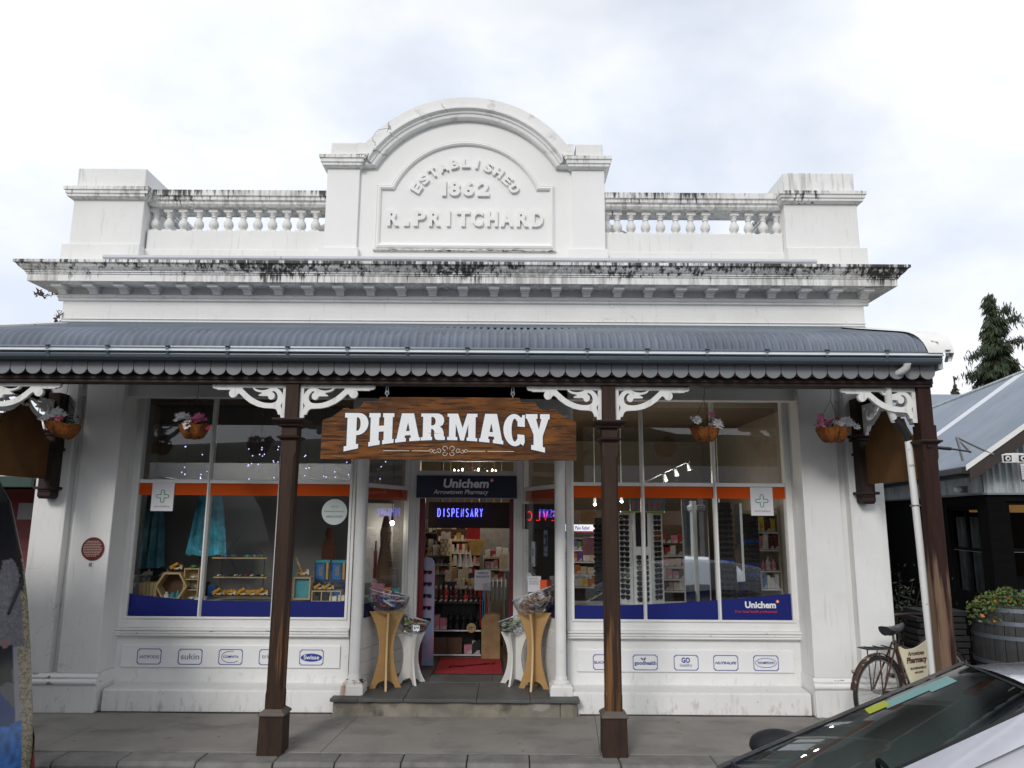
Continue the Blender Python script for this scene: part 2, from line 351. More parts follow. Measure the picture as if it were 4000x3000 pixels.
m_pvc = mat('white_pvc', (.74,.75,.74), .4, var=.04)
overlay(m_pvc, (.1,.1,.1), (3,3,5), 3, .66, .70, amount=.5)
m_rubber = mat('black_rubber', (.015,.015,.016), .65, var=.1)
# ================================================================== GROUND
g = MB(); g.box(-300, -300, -.6, 300, 300, -.125); structure('ground', g, mat('earth_ground', (.10,.10,.08), .9, var=.2, scale=.3))
g = MB(); g.box(-60, -9, -.135, 60, 6.33, -.118); structure('road', g, m_road)
pv = MB(); pv.box(-40, 6.60, -.12, 40, 40, -.012); pav = structure('pavement', pv, mat('pavement_joint_fill', (.06,.054,.046), .95, var=.2))
xs = [-14, -9.2, -6.3, -3.95, -1.585, .76, 2.95, 5.2, 9.5, 14]
for i in range(len(xs)-1):
    for y0, y1 in ((6.605, 7.98 if xs[i] > -6.4 and xs[i] < 2.9 else 9.2),) + (((7.99, 12),) if xs[i] >= 2.9 or xs[i] < -6.4 else ()):
        skew = -.10 if i == 3 else 0
        b = MB(); b.prism([(xs[i]+.0015, y0+.002), (xs[i+1]-.0015, y0+.002), (xs[i+1]-.0015+.10*(i < 5), y1-.003), (xs[i]+.0015+.10*(0 < i < 6), y1-.003)], -.05, random.uniform(-.002, .002), 'z')
        part('paving_slab', b, m_pave, pav, .003)
kb = MB(); kb.box(-40, 6.36, -.4, 40, 6.598, -.06); kerb = structure('kerb', kb, m_kerb)
x = -6.2
while x < 6:
    wd = random.uniform(.42, .78); d = random.uniform(-.012, .012); h = random.uniform(-.008, .004)
    b = MB(); b.prism([(6.335+d, -.3), (6.335+d, -.03+h), (6.36+d, h), (6.60, h), (6.60, -.3)], x+.004, x+wd-.004, 'x')
    part('kerb_stone', b, m_kerb, kerb, .012); x += wd

# ================================================================== PHARMACY BUILDING
CX = -.545
B = thing('pharmacy_building', 'white rendered two-part shop building with arched gable above a dark verandah', 'building', (CX, 7.9, 0))
# main walls (upper front wall, sides, back)
b = MB()
b.box(-4.97, 7.86, 3.2, 3.885, 8.0, 4.5)
b.box(-4.97, 8.0, .0, -4.60, 16, 4.3); b.box(3.52, 8.35, 0, 3.885, 16, 4.3); b.box(-4.6, 15.7, 0, 3.52, 16, 4.3)
part('wall', b, m_render, B)
b = MB(); b.box(-4.96, 8.2, 4.31, 3.87, 16, 4.42); part('roof', b, m_gutter, B)
b = MB(); b.prism([(7.86,4.262),(7.835,4.27),(7.835,4.29),(7.815,4.302),(7.81,4.327),(7.86,4.3275)], -5.015, 3.93, 'x'); b.box(-4.985, 7.848, 4.06, 3.90, 7.8595, 4.066)
part('frieze_moulding', b, m_render, B)
# cornice: profile mitred round the front and the two sides
def mitred(prof, x0, x1, yb, ybase):
    rows = []
    for y, z in prof:
        o = ybase - y
        rows.append([(x0-o, yb, z), (x0-o, y, z), (x1+o, y, z), (x1+o, yb, z)])
    rows.append([(x0+.1, yb, prof[-1][1]), (x0+.1, ybase+.1, prof[-1][1]), (x1-.1, ybase+.1, prof[-1][1]), (x1-.1, yb, prof[-1][1])])
    rows.insert(0, [(x0+.1, yb, prof[0][1]), (x0+.1, ybase+.1, prof[0][1]), (x1-.1, ybase+.1, prof[0][1]), (x1-.1, yb, prof[0][1])])
    m = MB(); m.strip(rows, False, False); return m
prof = [(7.60,4.415),(7.60,4.485),(7.588,4.492),(7.588,4.506),(7.575,4.510),(7.575,4.52),(7.555,4.535),(7.530,4.56),(7.515,4.585),(7.495,4.592),(7.495,4.622)]
part('cornice', mitred(prof, -4.955, 3.87, 9.2, 7.87), m_cornice, B)
b = MB(); b.prism([(7.60,4.6225),(7.52,4.626),(8.2,4.66),(8.2,4.60)], -5.2, 4.1, 'x'); part('cornice_flashing', b, m_coping, B)
# corbels
cb = MB(); cb.prism([(7.859,4.4145),(7.655,4.4145),(7.655,4.377),(7.675,4.370),(7.69,4.3805),(7.859,4.3805)], -.056, .056, 'x')
cb.prism([(7.859,4.380),(7.735,4.380),(7.742,4.365),(7.775,4.352),(7.782,4.330),(7.859,4.328)], -.042, .042, 'x')
cbm = cb.mesh('corbel', (0,0,0)); 
for i in range(27):
    o = part_at('corbel', cbm, m_render, B, (-4.945+i*.3387, 0, 0))
# parapet: piers, dies, balustrades
for q in ((-5.035,-4.165,4.915,-4.985,-4.185),(3.07,3.955,4.925,3.075,3.90)):
    b = MB(); b.box(q[0], 7.81, 4.55, q[1], 9.0, q[2]); part('pier_plinth', b, m_render, B, .006)
    b = MB(); b.box(q[3], 7.86, 4.9, q[4], 8.95, 5.475); part('pier', b, m_render, B, .008)
cp = [(7.835,5.46),(7.80,5.478),(7.80,5.50),(7.785,5.51),(7.785,5.54),(7.77,5.548),(7.77,5.585)]
for a, c in ((-4.955,-4.215),(3.105,3.87)):
    part('pier_cornice', mitred(cp, a, c, 9.0, 7.88), m_coping, B)
    b = MB(); b.box(a-.02, 7.86, 5.583, c+.02, 8.93, 5.845); part('pier_block', b, m_block, B, .012)
for a, c in ((-4.166,-2.13),(1.045,3.072)):
    b = MB(); b.box(a, 7.93, 4.55, c, 8.28, 4.905); b.box(a, 7.95, 4.903, c, 8.26, 5.135); part('parapet_wall', b, m_render, B, .006)
    b = MB(); b.prism([(7.95,5.43),(7.93,5.452),(7.93,5.475),(7.905,5.49),(7.905,5.525),(7.885,5.535),(7.885,5.60),(8.31,5.60),(8.31,5.535),(8.27,5.475),(8.27,5.43)], a, c, 'x')
    part('parapet_rail', b, m_coping, B)
bl = MB(); bl.box(-.055,-.055,0,.055,.055,.03); bl.box(-.05,-.05,.245,.05,.05,.296)
bl.lathe([(.05,.029),(.05,.036),(.030,.043),(.034,.055),(.052,.08),(.056,.105),(.048,.135),(.030,.165),(.026,.185),(.035,.19),(.035,.2),(.026,.206),(.034,.225),(.046,.24),(.046,.247)], n=14, cap=False)
blm = bl.mesh('baluster', (0,0,0))
for xb in (-4.13,-3.972,-3.804,-3.628,-3.456,-3.285,-3.118,-2.947,-2.779,-2.61,-2.445,-2.281, 1.085,1.205,1.362,1.532,1.704,1.88,2.051,2.222,2.554,2.721,2.891,3.045):
    part_at('baluster', blm, m_render, B, (xb, 8.05, 5.136))
# gable
ZC = 5.29
b = MB(); pts = [(-2.08,4.5),(1.0,4.5),(1.0,6.0),(.62,6.0)] + arc(CX, ZC, 1.36, 1.38, 31, 149, 28) + [(-1.71,6.0),(-2.08,6.0)]
b.prism(pts, 7.90, 8.3, 'y'); part('gable_wall', b, m_gable, B)
for a, c in ((-2.125,-1.755),(.668,1.04)):
    b = MB(); b.box(a,7.855,4.88,c,8.2,5.87); part('gable_pilaster', b, m_gable, B, .006)
    b = MB(); b.box(a-.04,7.825,4.55,c+.024,8.2,4.90); part('gable_pilaster_plinth', b, m_gable, B, .006)
cp = [(7.835,5.855),(7.80,5.875),(7.80,5.90),(7.785,5.908),(7.785,5.945),(7.77,5.953),(7.77,5.99)]
for a, c in ((-2.095,-1.80),(.70,1.01)):
    part('gable_pilaster_cap', mitred(cp, a, c, 8.4, 7.88), m_cap, B)
    b = MB(); b.box(a+.01, 7.81, 5.988, c+.045 if a < 0 else c+.01, 8.25, 6.155); part('gable_block', b, m_block, B, .012)
# arch moulding: profile (radius, y) swept over the arc, running level into the shoulders
ap = [(1.185,7.90),(1.19,7.845),(1.205,7.83),(1.235,7.825),(1.245,7.81),(1.265,7.805),(1.275,7.785),(1.285,7.77),(1.305,7.77),(1.31,7.79),(1.43,7.795),(1.44,7.81),(1.44,8.25)]
rows = []
for i in range(49):
    a = R(30 + 120*i/48); rows.append([(CX + r*math.cos(a), y, ZC + r*math.sin(a)) for r, y in ap])
b = MB(); b.strip(rows, False, False, cap=False)
for s in (1, -1):                                            # level shoulders between the arch and the pilaster caps
    r0 = [(CX + s*r*math.cos(R(30)), y, ZC + r*math.sin(R(30))) for r, y in ap]
    r1 = [(CX + s*(1.185*math.cos(R(30))+.075), y, 5.875+(r-1.185)*1.10) for r, y in ap]; r2 = [(CX + s*1.235, y, 5.875+(r-1.185)*1.10) for r, y in ap]
    b.strip([r0, r1, r2], False, False)
part('arch_moulding', b, m_archm, B)
# sunk panel frame (roll moulding) : ring between two outlines
def ring(out, inn, y0, y1, roll=True):
    m = MB(); n = len(out); rows = []
    for k, (t, y) in enumerate([(0,y1),(.06,y0+.012),(.2,y0+.02),(.25,y0+.004),(.5,y0-.006),(.75,y0+.004),(.8,y0+.022),(.94,y0+.03),(1,y1)]):
        rows.append([(o[0]+(i[0]-o[0])*t, y, o[1]+(i[1]-o[1])*t) for o, i in zip(out, inn)])
    m.strip(rows, True, False); return m
ro, ri = .93, .865; ao, ai = math.degrees(math.asin((5.672-ZC)/ro)), math.degrees(math.asin((5.605-ZC)/ri))
po = [(-1.56,4.895),(.475,4.895),(.475,5.672),(CX+ro*math.cos(R(ao))+.0,5.672)] + arc(CX,ZC,ro,ro,ao,180-ao,28)[1:-1] + [(CX-ro*math.cos(R(ao)),5.672),(-1.56,5.672)]
pi_ = [(-1.49,4.985),(.405,4.985),(.405,5.605),(CX+ri*math.cos(R(ai)),5.605)] + arc(CX,ZC,ri,ri,ai,180-ai,28)[1:-1] + [(CX-ri*math.cos(R(ai)),5.605),(-1.49,5.605)]
part('panel_moulding', ring(po, pi_, 7.868, 7.9005), m_gable, B)
b = MB(); b.prism([(7.90,4.884),(7.86,4.888),(7.86,4.896),(7.90,4.896)], -1.575, .485, 'x'); part('panel_sill', b, m_rust, B)
# raised letters
def letters(word, spots, z0, z1, y, depth, m, parent, bold=.045):
    for ch, (a, c) in zip(word, spots):
        part('letter', fit(text(ch, depth, bold), a, c, z0, z1, y), m, parent)
letters('RPRITCHARD', [(-1.424,-1.293),(-1.127,-.987),(-.952,-.820),(-.750,-.712),(-.640,-.490),(-.467,-.339),(-.295,-.173),(-.138,.002),(.042,.177),(.212,.344)], 5.175, 5.365, 7.885, .04, m_gable, B)
b = MB(); b.box(-1.236,7.868,5.175,-1.176,7.9005,5.235); part('letter', b, m_gable, B)
letters('1862', [(-.812,-.765),(-.735,-.605),(-.575,-.448),(-.408,-.272)], 5.54, 5.725, 7.885, .04, m_gable, B)
for i, ch in enumerate('ESTABLISHED'):
    a = R(148.5 - 11.7*i); t = fit(text(ch, .04, .045), -.035 if ch == 'I' else -.048, -.008 if ch == 'I' else .048, -.058, .058, 0)
    if ch == 'I': t.v = [(p[0]+.02, p[1], p[2]) for p in t.v]
    rr = math.pi/2 - a; t.v = [(CX+.655*math.cos(a) + p[0]*math.cos(rr)+p[2]*math.sin(rr), 7.885+p[1], ZC+.655*math.sin(a) - p[0]*math.sin(rr)+p[2]*math.cos(rr)) for p in t.v]
    part('letter', t, m_gable, B)
for s in (-1, 1):
    b = MB(); b.prism([(CX+s*1.3,4.6),(CX+s*2.5,4.6),(CX+s*2.45,5.12),(CX+s*1.3,5.72)], 8.55, 8.8, 'y'); part('gable_buttress', b, m_render, B)
# ---- lower front: pilasters either side of the windows
for s, (x0, x1, gx0, gx1, ox) in ((-1, (-4.605,-4.150,-4.645,-4.555,-4.99)), (1, (3.058,3.450,3.450,3.545,3.91))):
    b = MB()
    if s < 0: b.box(gx1,7.79,.37,x1,8.15,3.4); b.box(ox,7.79,.37,gx0,8.15,3.4); b.box(gx0,7.885,.37,gx1,8.15,3.4)
    else: b.box(x0,7.79,.37,gx0,8.15,3.4); b.box(gx1,7.79,.37,ox,8.15,3.4); b.box(gx0,7.885,.37,gx1,8.15,3.4)
    part('pilaster', b, m_render, B, .01)
    e0, e1 = (ox-.06, x1+.012) if s < 0 else (x0-.012, ox+.06)
    b = MB(); b.prism([(7.80,0),(7.765,0),(7.765,.262),(7.80,.262)], e0, e1, 'x'); b.box(e0,7.799,0,e1,8.3,.262)
    part('pilaster_plinth', b, m_render, B, .01)
    pr = [(7.79,.255),(7.76,.262)] + [(7.775-.028*math.sin(R(t)), .292-.028*math.cos(R(t))) for t in range(15,170,20)] + [(7.775,.325),(7.765,.333),(7.765,.345),(7.775,.352),(7.79,.372)]
    ee0, ee1 = (e0+.0, e1) ; b = MB(); b.prism(pr, ee0-.008, ee1+.008, 'x', smooth=True); b.box(ee0, 7.789, .256, ee1, 8.14, .371)
    part('pilaster_base', b, m_base, B)
# ---- dado and plinth under the windows
for x0, x1, pl0, pl1 in ((-4.195,-1.70,-4.10,-1.64),(.60,3.115,.56,3.03)):
    b = MB(); b.box(x0, 8.13, .2, x1, 8.30, .70); part('dado_wall', b, m_white, B)
    b = MB(); b.prism([(7.84,0),(7.845,.20),(7.87,.212),(8.13,.225),(8.13,0)], pl0, pl1, 'x'); part('plinth', b, m_render, B, .004)
    b = MB(); b.prism([(8.13,.682),(8.085,.688),(8.075,.700),(8.088,.706),(8.085,.716),(8.07,.722),(8.07,.735),(8.085,.742),(8.06,.752),(8.06,.764),(8.13,.772)], x0, x1, 'x'); part('sill_moulding', b, m_sill, B)
# ---- shop windows
def shop_window(x0, x1, gx0, gx1, mulls, wave, words):
    f = MB(); T = 3.30
    f.box(x0, 8.115, .772, x1, 8.20, .874); f.box(x0, 8.115, .874, gx0, 8.20, T); f.box(gx1, 8.115, .874, x1, 8.20, T); f.box(x0, 8.12, T, x1, 8.2, 3.5)
    f.box(gx0-.028, 8.10, .862, gx0, 8.118, T); f.box(gx1, 8.10, .862, gx1+.028, 8.118, T); f.box(gx0, 8.10, .862, gx1, 8.118, .886)
    f.box(gx0, 8.11, 2.285, gx1, 8.19, 2.325)
    win = part('window', f, m_white, B, .004)
    ed = [gx0] + mulls + [gx1]
    for i in range(len(ed)-1):
        for za, zb in ((.886, 2.285), (2.325, T)):
            b = MB(); b.box(ed[i]+(.014 if i else 0), 8.140, za, ed[i+1]-(.014 if i < len(ed)-2 else 0), 8.146, zb); part('pane', b, m_glass, win)
    for m_ in mulls:
        b = MB(); b.prism([(m_-.016,8.20),(m_-.020,8.125),(m_-.006,8.095),(m_+.006,8.095),(m_+.020,8.125),(m_+.016,8.20)], .874, T, 'z'); part('mullion', b, m_white, win)
    b = MB()
    for i in range(len(ed)-1): b.box(ed[i]+(.015 if i else .001), 8.134, 2.158, ed[i+1]-(.015 if i < len(ed)-2 else .001), 8.138, 2.285)
    part('vinyl_band', b, m_orange, win)
    b = MB()
    for i in range(len(ed)-1):
        a, c = ed[i]+(.015 if i else .001), ed[i+1]-(.015 if i < len(ed)-2 else .001)
        top = [(a+(c-a)*k/10, wave(a+(c-a)*k/10)) for k in range(11)]
        b.prism([(a,.888)] + [(c,.888)] + top[::-1], 8.134, 8.138, 'y')
    part('vinyl_wave', b, m_blue, win)
    return win
WL = shop_window(-4.195,-1.70,-4.068,-1.760,[-3.306,-2.53], lambda x: 1.046 + .07*max(0,(-3.0-x)/1.07)**2, None)
WR = shop_window(.60,3.115,.678,2.992,[1.435,2.227], lambda x: 1.022 + .134*max(0,(x-.9)/2.09)**1.6, None)
part('lettering', fit(text('Unichem', .003, .035), 2.497, 2.825, 1.005, 1.075, 8.131), m_print, WR)
part('lettering', fit(text('Your local health professional', .003, .01, .15), 2.385, 2.835, .950, .985, 8.131), m_redprint, WR)
def starburst(cx, cz, y, r, parent, m1=None):
    part('logo', up(sheet([circle(cx, cz, r, 16)], .003), y), m1 or m_redprint, parent)
    part('logo', up(sheet([[(cx-r*.22,cz-r*.7),(cx+r*.22,cz-r*.7),(cx+r*.22,cz-r*.22),(cx+r*.7,cz-r*.22),(cx+r*.7,cz+r*.22),(cx+r*.22,cz+r*.22),(cx+r*.22,cz+r*.7),(cx-r*.22,cz+r*.7),(cx-r*.22,cz+r*.22),(cx-r*.7,cz+r*.22),(cx-r*.7,cz-r*.22),(cx-r*.22,cz-r*.22)]], .003), y-.003), m_cream, parent)
starburst(2.845, 1.075, 8.131, .019, WR)
# ---- entrance recess: columns, angled side windows, door frame
for s, cx in ((-1, -1.596), (1, .519)):
    b = MB(); b.lathe([(.066,.30),(.066,.33),(.060,.345),(.0585,.36),(.056,3.3)], cx, 7.95, 20, cap=False); part('column', b, m_white, B)
    b = MB(); b.box(cx-.115, 7.83, .165, cx+.115, 8.07, .262); part('column_block', b, m_rust if s < 0 else m_white, B, .008)
    b = MB(); b.box(cx-.10, 7.845, .262, cx+.10, 8.055, .278); b.lathe([(.085,.277),(.09,.288),(.085,.298),(.07,.305)], cx, 7.95, 20); part('column_base', b, m_rust if s < 0 else m_white, B)
DX0, DX1 = -1.27, .178
b = MB(); b.box(-1.69, 7.86, 3.02, .60, 8.2, 3.4); part('entrance_beam', b, m_white, B)
def vplane(p, q, u, z, o=0):                                  # point at fraction u of the line p-q, pushed o out of the wall towards the recess
    dx, dy = q[0]-p[0], q[1]-p[1]; l = math.hypot(dx, dy); return (p[0]+dx*u - dy/l*o, p[1]+dy*u + dx/l*o, z)
def slab(mb, p, q, u0, u1, z0, z1, o0, o1):
    vs = [vplane(p,q,u,z,o) for z in (z0,z1) for u, o in ((u0,o0),(u1,o0),(u1,o1),(u0,o1))]
    mb.add(vs, [(0,3,2,1),(4,5,6,7),(0,1,5,4),(1,2,6,5),(2,3,7,6),(3,0,4,7)])
SL = ((-1.62,8.02), (DX0,9.15)); SR = ((DX1,9.15), (.545,8.02))
for p, q in (SL, SR):
    for k, (za, zb) in enumerate(((.165,.30),(.303,.437),(.440,.573),(.576,.69))):
        b = MB(); slab(b, p, q, 0, 1, za, zb, -.06, .0 + .004*(k % 2)); part('weatherboard', b, m_white, B, .003)
    b = MB(); slab(b, p, q, 0, 1, .69, .76, -.06, .028); slab(b, p, q, 0, 1, .705, .725, .02, .04); part('sill_moulding', b, m_sill, B)
    f = MB(); slab(f,p,q,0,1,.76,.88,-.05,.012); slab(f,p,q,0,.06,.88,3.1,-.05,.012); slab(f,p,q,.94,1,.88,3.1,-.05,.012); slab(f,p,q,.06,.94,2.255,2.30,-.04,.01)
    sw = part('side_window', f, m_white, B)
    for za, zb in ((.88,2.255),(2.30,3.1)):
        b = MB(); slab(b,p,q,.06,.94,za,zb,-.026,-.020); part('pane', b, m_glass, sw)
    b = MB(); slab(b,p,q,.061,.939,2.13,2.255,-.018,-.014); part('vinyl_band', b, m_orange, sw)
    b = MB(); slab(b,p,q,.061,.939,.88,1.02,-.018,-.014); part('vinyl_wave', b, m_blue, sw)
# door frame
b = MB()
for a, c in ((DX0, -1.125), (.03, DX1)):
    b.box(a, 9.12, .17, c, 9.24, 3.1); b.box(a+.035, 9.10, .17, c-.035, 9.125, 3.1)
b.box(-1.125, 9.13, 2.44, .03, 9.23, 2.50); b.box(-1.125, 9.13, 2.62, .03, 9.23, 3.1); b.box(-1.125, 9.15, 2.20, .03, 9.23, 2.44)
DF = part('door_frame', b, m_white, B, .004)
b = MB(); b.box(-1.12, 9.17, 2.502, .025, 9.176, 2.618); part('pane', b, m_glass, DF)
m_redoor = mat('dark_red_door_edge', (.16,.012,.02), .4)
for a, c in ((-1.124,-1.06),(-.02,.029)): b = MB(); b.box(a, 9.20, .176, c, 9.26, 2.195); part('door_stop', b, m_redoor, DF)
# shop room (floor, ceiling, inner walls)
b = MB(); b.box(-4.6, 9.19, .10, 3.52, 15.7, .172); part('shop_floor', b, mat('brown_shop_floor', (.10,.07,.045), .5, var=.25), B)
b = MB(); b.box(-4.6, 8.22, 3.3, 3.52, 15.7, 3.36); part('shop_ceiling', b, mat('tan_board_ceiling', (.12,.085,.055), .7, var=.1), B)
b = MB(); b.box(-4.6, 13.3, .172, 3.52, 13.4, 3.3); b.box(-4.6, 8.3, .172, -4.5, 13.3, 3.3); b.box(3.42, 8.36, .172, 3.52, 13.3, 3.3)
part('shop_inner_wall', b, mat('dim_cream_wall', (.24,.20,.155), .7, var=.1), B)
b = MB(); b.box(-4.5, 9.35, .172, -1.30, 9.42, 3.3); part('display_partition', b, mat('grey_display_backing', (.20,.19,.18), .7, var=.08, scale=1.5), B)
b = MB(); b.box(-4.5, 8.21, .90, -1.72, 9.34, 1.0); b.box(.62, 8.21, .90, 3.40, 9.1, .965); part('display_shelf', b, mat('pale_display_floor', (.42,.45,.46), .5), B)
for a, c in ((-4.14,-1.78),(.70,3.05)): b = MB(); b.prism([(a,7.842),(c,7.842),(c,7.815),((a+c)/2,7.800),(a+.4,7.822),(a,7.808)], .0022, .0065, 'z'); part('grime_strip', b, mat('damp_grit', (.045,.038,.03), .95, var=.5, scale=25), pav)
# landing step
ST = thing('entrance_step', 'rough grey stone entrance step with slate slabs on top', 'step', (-.55, 7.71, 0))
b = MB(); b.box(-1.755, 7.735, -.02, .499, 9.16, .138); 
b.prism([(.50,7.735),(.62,7.735),(.665,7.765),(.685,7.86),(.62,8.2),(.5,8.2)], -.02, .138, 'z'); part('riser', b, m_riser, ST, .015)
xs = [-1.78, -1.50, -1.05, -.33, .20, .69]
for i in range(5):
    top = MB(); n = 7
    fr = [(xs[i]+.0015+(xs[i+1]-xs[i]-.003)*k/(n-1), 7.695+random.uniform(-.010,.012)) for k in range(n)]
    top.prism(fr + [(xs[i+1]-.0015, 8.455), (xs[i]+.0015, 8.455)], .139, .172+random.uniform(-.004,.003), 'z'); part('slate_slab', top, m_slate, ST, .004)
for i, (a, c) in enumerate(((-1.55,-.9),(-.898,-.2),(-.198,.48))):
    b = MB(); b.box(a, 8.458, .139, c, 9.18, .171+.001*i); part('slate_slab', b, m_slate, ST, .004)
# brand sign panels under the windows
def frame_badge(x0, x1, z0, z1, y, parent, t=.006, m=m_blueprint):
    c = .016
    def oct_(a, b_, d, e): return [(a+c,d)] + arc(a, d, c, c, 0, 90, 3)[1:] + [(a,e-c)] + arc(a, e, c, c, -90, 0, 3)[1:] + [(b_-c,e)] + arc(b_, e, c, c, 180, 270, 3)[1:] + [(b_,d+c)] + arc(b_, d, c, c, 90, 180, 3)[1:]
    part('badge_border', up(sheet([oct_(x0,x1,z0,z1), oct_(x0+t,x1-t,z0+t,z1-t)], .003), y), m, parent)
def ellipse_ring(cx, cz, rx, rz, y, parent, t=.004, m=m_blueprint, n=32):
    part('badge_ring', up(sheet([circle(cx,cz,rx,n,rz), circle(cx,cz,rx-t,n,rz-t)], .003), y), m, parent)
SGL = thing('brand_sign_panel', 'white panel with five blue framed brand badges under the left shop window', 'sign', (-2.935, 8.12, .375), group='brand panels under the shop windows')
b = MB(); b.box(-4.083, 8.108, .376, -1.787, 8.1305, .597); part('board', b, m_panel, SGL, .003)
SGR = thing('brand_sign_panel', 'white panel with five blue framed brand badges under the right shop window', 'sign', (1.84, 8.12, .36), group='brand panels under the shop windows')
b = MB(); b.box(.703, 8.108, .358, 2.975, 8.1305, .577); part('board', b, m_panel, SGR, .003)
Yb = 8.106
for x0, x1 in ((-3.912,-3.660),(-3.482,-3.230),(-3.058,-2.807),(-2.634,-2.383),(-2.210,-1.958)): frame_badge(x0, x1, .403, .560, Yb, SGL)
for x0, x1 in ((.868,1.120),(1.285,1.545),(1.715,1.972),(2.130,2.389),(2.549,2.812)): frame_badge(x0, x1, .377, .531, Yb, SGR)
part('lettering', fit(text('ANTIPODES', .003), -3.888, -3.682, .462, .493, Yb), m_bluegrey, SGL)
part('lettering', fit(text('sukin', .003), -3.452, -3.262, .455, .512, Yb), m_bluegrey, SGL)
part('lettering', fit(text('COMVITA', .003, .012), -3.010, -2.848, .472, .496, Yb), m_blueprint, SGL)
t = MB(); t.tube([(-2.93+.098*math.cos(R(a)), Yb, .482+.058*math.sin(R(a))) for a in range(75, 335, 13)], .0028, 5); part('badge_ring', t, m_blueprint, SGL)
part('lettering', fit(text('trilogy', .003), -2.605, -2.41, .455, .512, Yb), m_bluegrey, SGL)
part('badge_ring', up(sheet([circle(-2.084,.480,.112,32,.040)], .003), Yb), m_blueprint, SGL)
part('lettering', fit(text('Swisse', .003, .02), -2.165, -2.003, .462, .505, Yb-.003), m_print, SGL)
part('lettering', fit(text('BLACKMORES', .003, .01), .882, 1.106, .438, .465, Yb), m_blueprint, SGR)
part('lettering', fit(text('goodhealth', .003, .015), 1.302, 1.530, .418, .468, Yb), m_blueprint, SGR)
part('badge_ring', up(sheet([smooth_loop([(1.40,.472),(1.375,.487),(1.365,.497),(1.385,.497)]), smooth_loop([(1.402,.474),(1.405,.495),(1.42,.506),(1.418,.485)])], .003), Yb), m_blueprint, SGR)
part('lettering', fit(text('GO', .003, .03), 1.795, 1.885, .452, .505, Yb), m_blueprint, SGR)
part('lettering', fit(text('healthy', .003), 1.778, 1.905, .405, .445, Yb), m_bluegrey, SGR)
part('lettering', fit(text('NUTRALIFE', .003, .02, .25), 2.148, 2.372, .440, .466, Yb), m_blueprint, SGR)
ellipse_ring(2.680, .456, .112, .048, Yb, SGR)
part('lettering', fit(text("THOMPSON'S", .003, .012), 2.590, 2.770, .444, .470, Yb), m_blueprint, SGR)
# heritage plaque
PQ = thing('heritage_plaque', 'round maroon heritage plaque on the left pilaster', 'plaque', (-4.315, 7.79, 1.59))
b = MB(); b.prism(circle(-4.315, 1.594, .117, 40), 7.778, 7.792, 'y'); part('disc', b, m_plaque, PQ, .002)
for i in range(10):
    hw = math.sqrt(max(0, .095**2 - (.075-.0165*i)**2)); b = MB(); x = -4.315-hw
    while x < -4.315+hw-.01:
        wd = random.uniform(.012,.03); wd = min(wd, -4.315+hw-x); b.box(x, 7.775, 1.667-.0165*i, x+wd, 7.7785, 1.6735-.0165*i); x += wd+.006
    part('lettering', b, m_pale, PQ)
b = MB(); b.box(-4.34, 7.783, 1.418, -4.31, 7.7895, 1.455); solo('information_label', b, m_greyp, 'tiny grey label below the round maroon plaque', 'label')
# posters on the glass
def cross_poster(x0, x1, z0, z1, label):
    p = thing('care_poster', label, 'poster', ((x0+x1)/2, 8.13, z0), group='cross posters on the shop windows')
    b = MB(); b.box(x0, 8.118, z0, x1, 8.124, z1); part('sheet', b, m_poster, p)
    cx, cz = (x0+x1)/2, z0+(z1-z0)*.52; a, c = .072, .022
    def plus(a, c): return arc(cx, cz+a-c, c, c, 0, 180, 6) + [(cx-c, cz+c)] + arc(cx-a+c, cz, c, c, 90, 270, 6) + [(cx-c, cz-c)] + arc(cx, cz-a+c, c, c, 180, 360, 6) + [(cx+c, cz-c)] + arc(cx+a-c, cz, c, c, -90, 90, 6) + [(cx+c, cz+c)]
    part('cross', up(sheet([plus(a, c), plus(a-.008, c-.008)], .003), 8.117), m_greenp, p)
    part('lettering', fit(text('care+advice', .003), cx-.085, cx+.085, z0+.04, z0+.062, 8.117), m_greyp, p)
cross_poster(-3.920,-3.680,1.984,2.290, 'white poster with a green cross at the left end of the left window')
cross_poster(2.609,2.852,1.976,2.281, 'white poster with a green cross at the right end of the right window')
p = thing('round_window_sticker', 'pale round sticker near the right end of the left window', 'sticker', (-1.923, 8.13, 1.85))
b = MB(); b.prism(circle(-1.923, 1.986, .138, 40), 8.130, 8.134, 'y'); part('disc', b, mat('pale_mint_vinyl', (.50,.56,.55), .4, var=.05), p)
for t_, hw, zz in (('((\u00b7))', .035, 2.04), ('Beautynmore', .105, 1.99), ('OFFICIAL STOCKIST', .09, 1.935)): part('lettering', fit(text(t_, .003), -1.923-hw, -1.923+hw, zz-.01, zz+.013, 8.128), m_greyp, p)
# fascia sign over the door
U = thing('door_fascia_sign', 'navy sign box with white lettering over the shop doorway', 'sign', (CX, 9.08, 2.17))
b = MB(); b.box(-1.157, 9.06, 2.172, .067, 9.13, 2.438); part('box', b, m_navy, U, .004)
b = MB(); b.box(-1.16, 9.064, 2.160, .07, 9.13, 2.171); part('trim', b, m_iron, U)
part('lettering', fit(text('Unichem', .004, .035, .12), -.829, -.273, 2.288, 2.398, 9.057), m_print, U)
part('lettering', fit(text('Arrowtown Pharmacy', .004, .012, .2), -.947, -.279, 2.196, 2.268, 9.057), m_print, U)
starburst(-.238, 2.382, 9.056, .026, U)
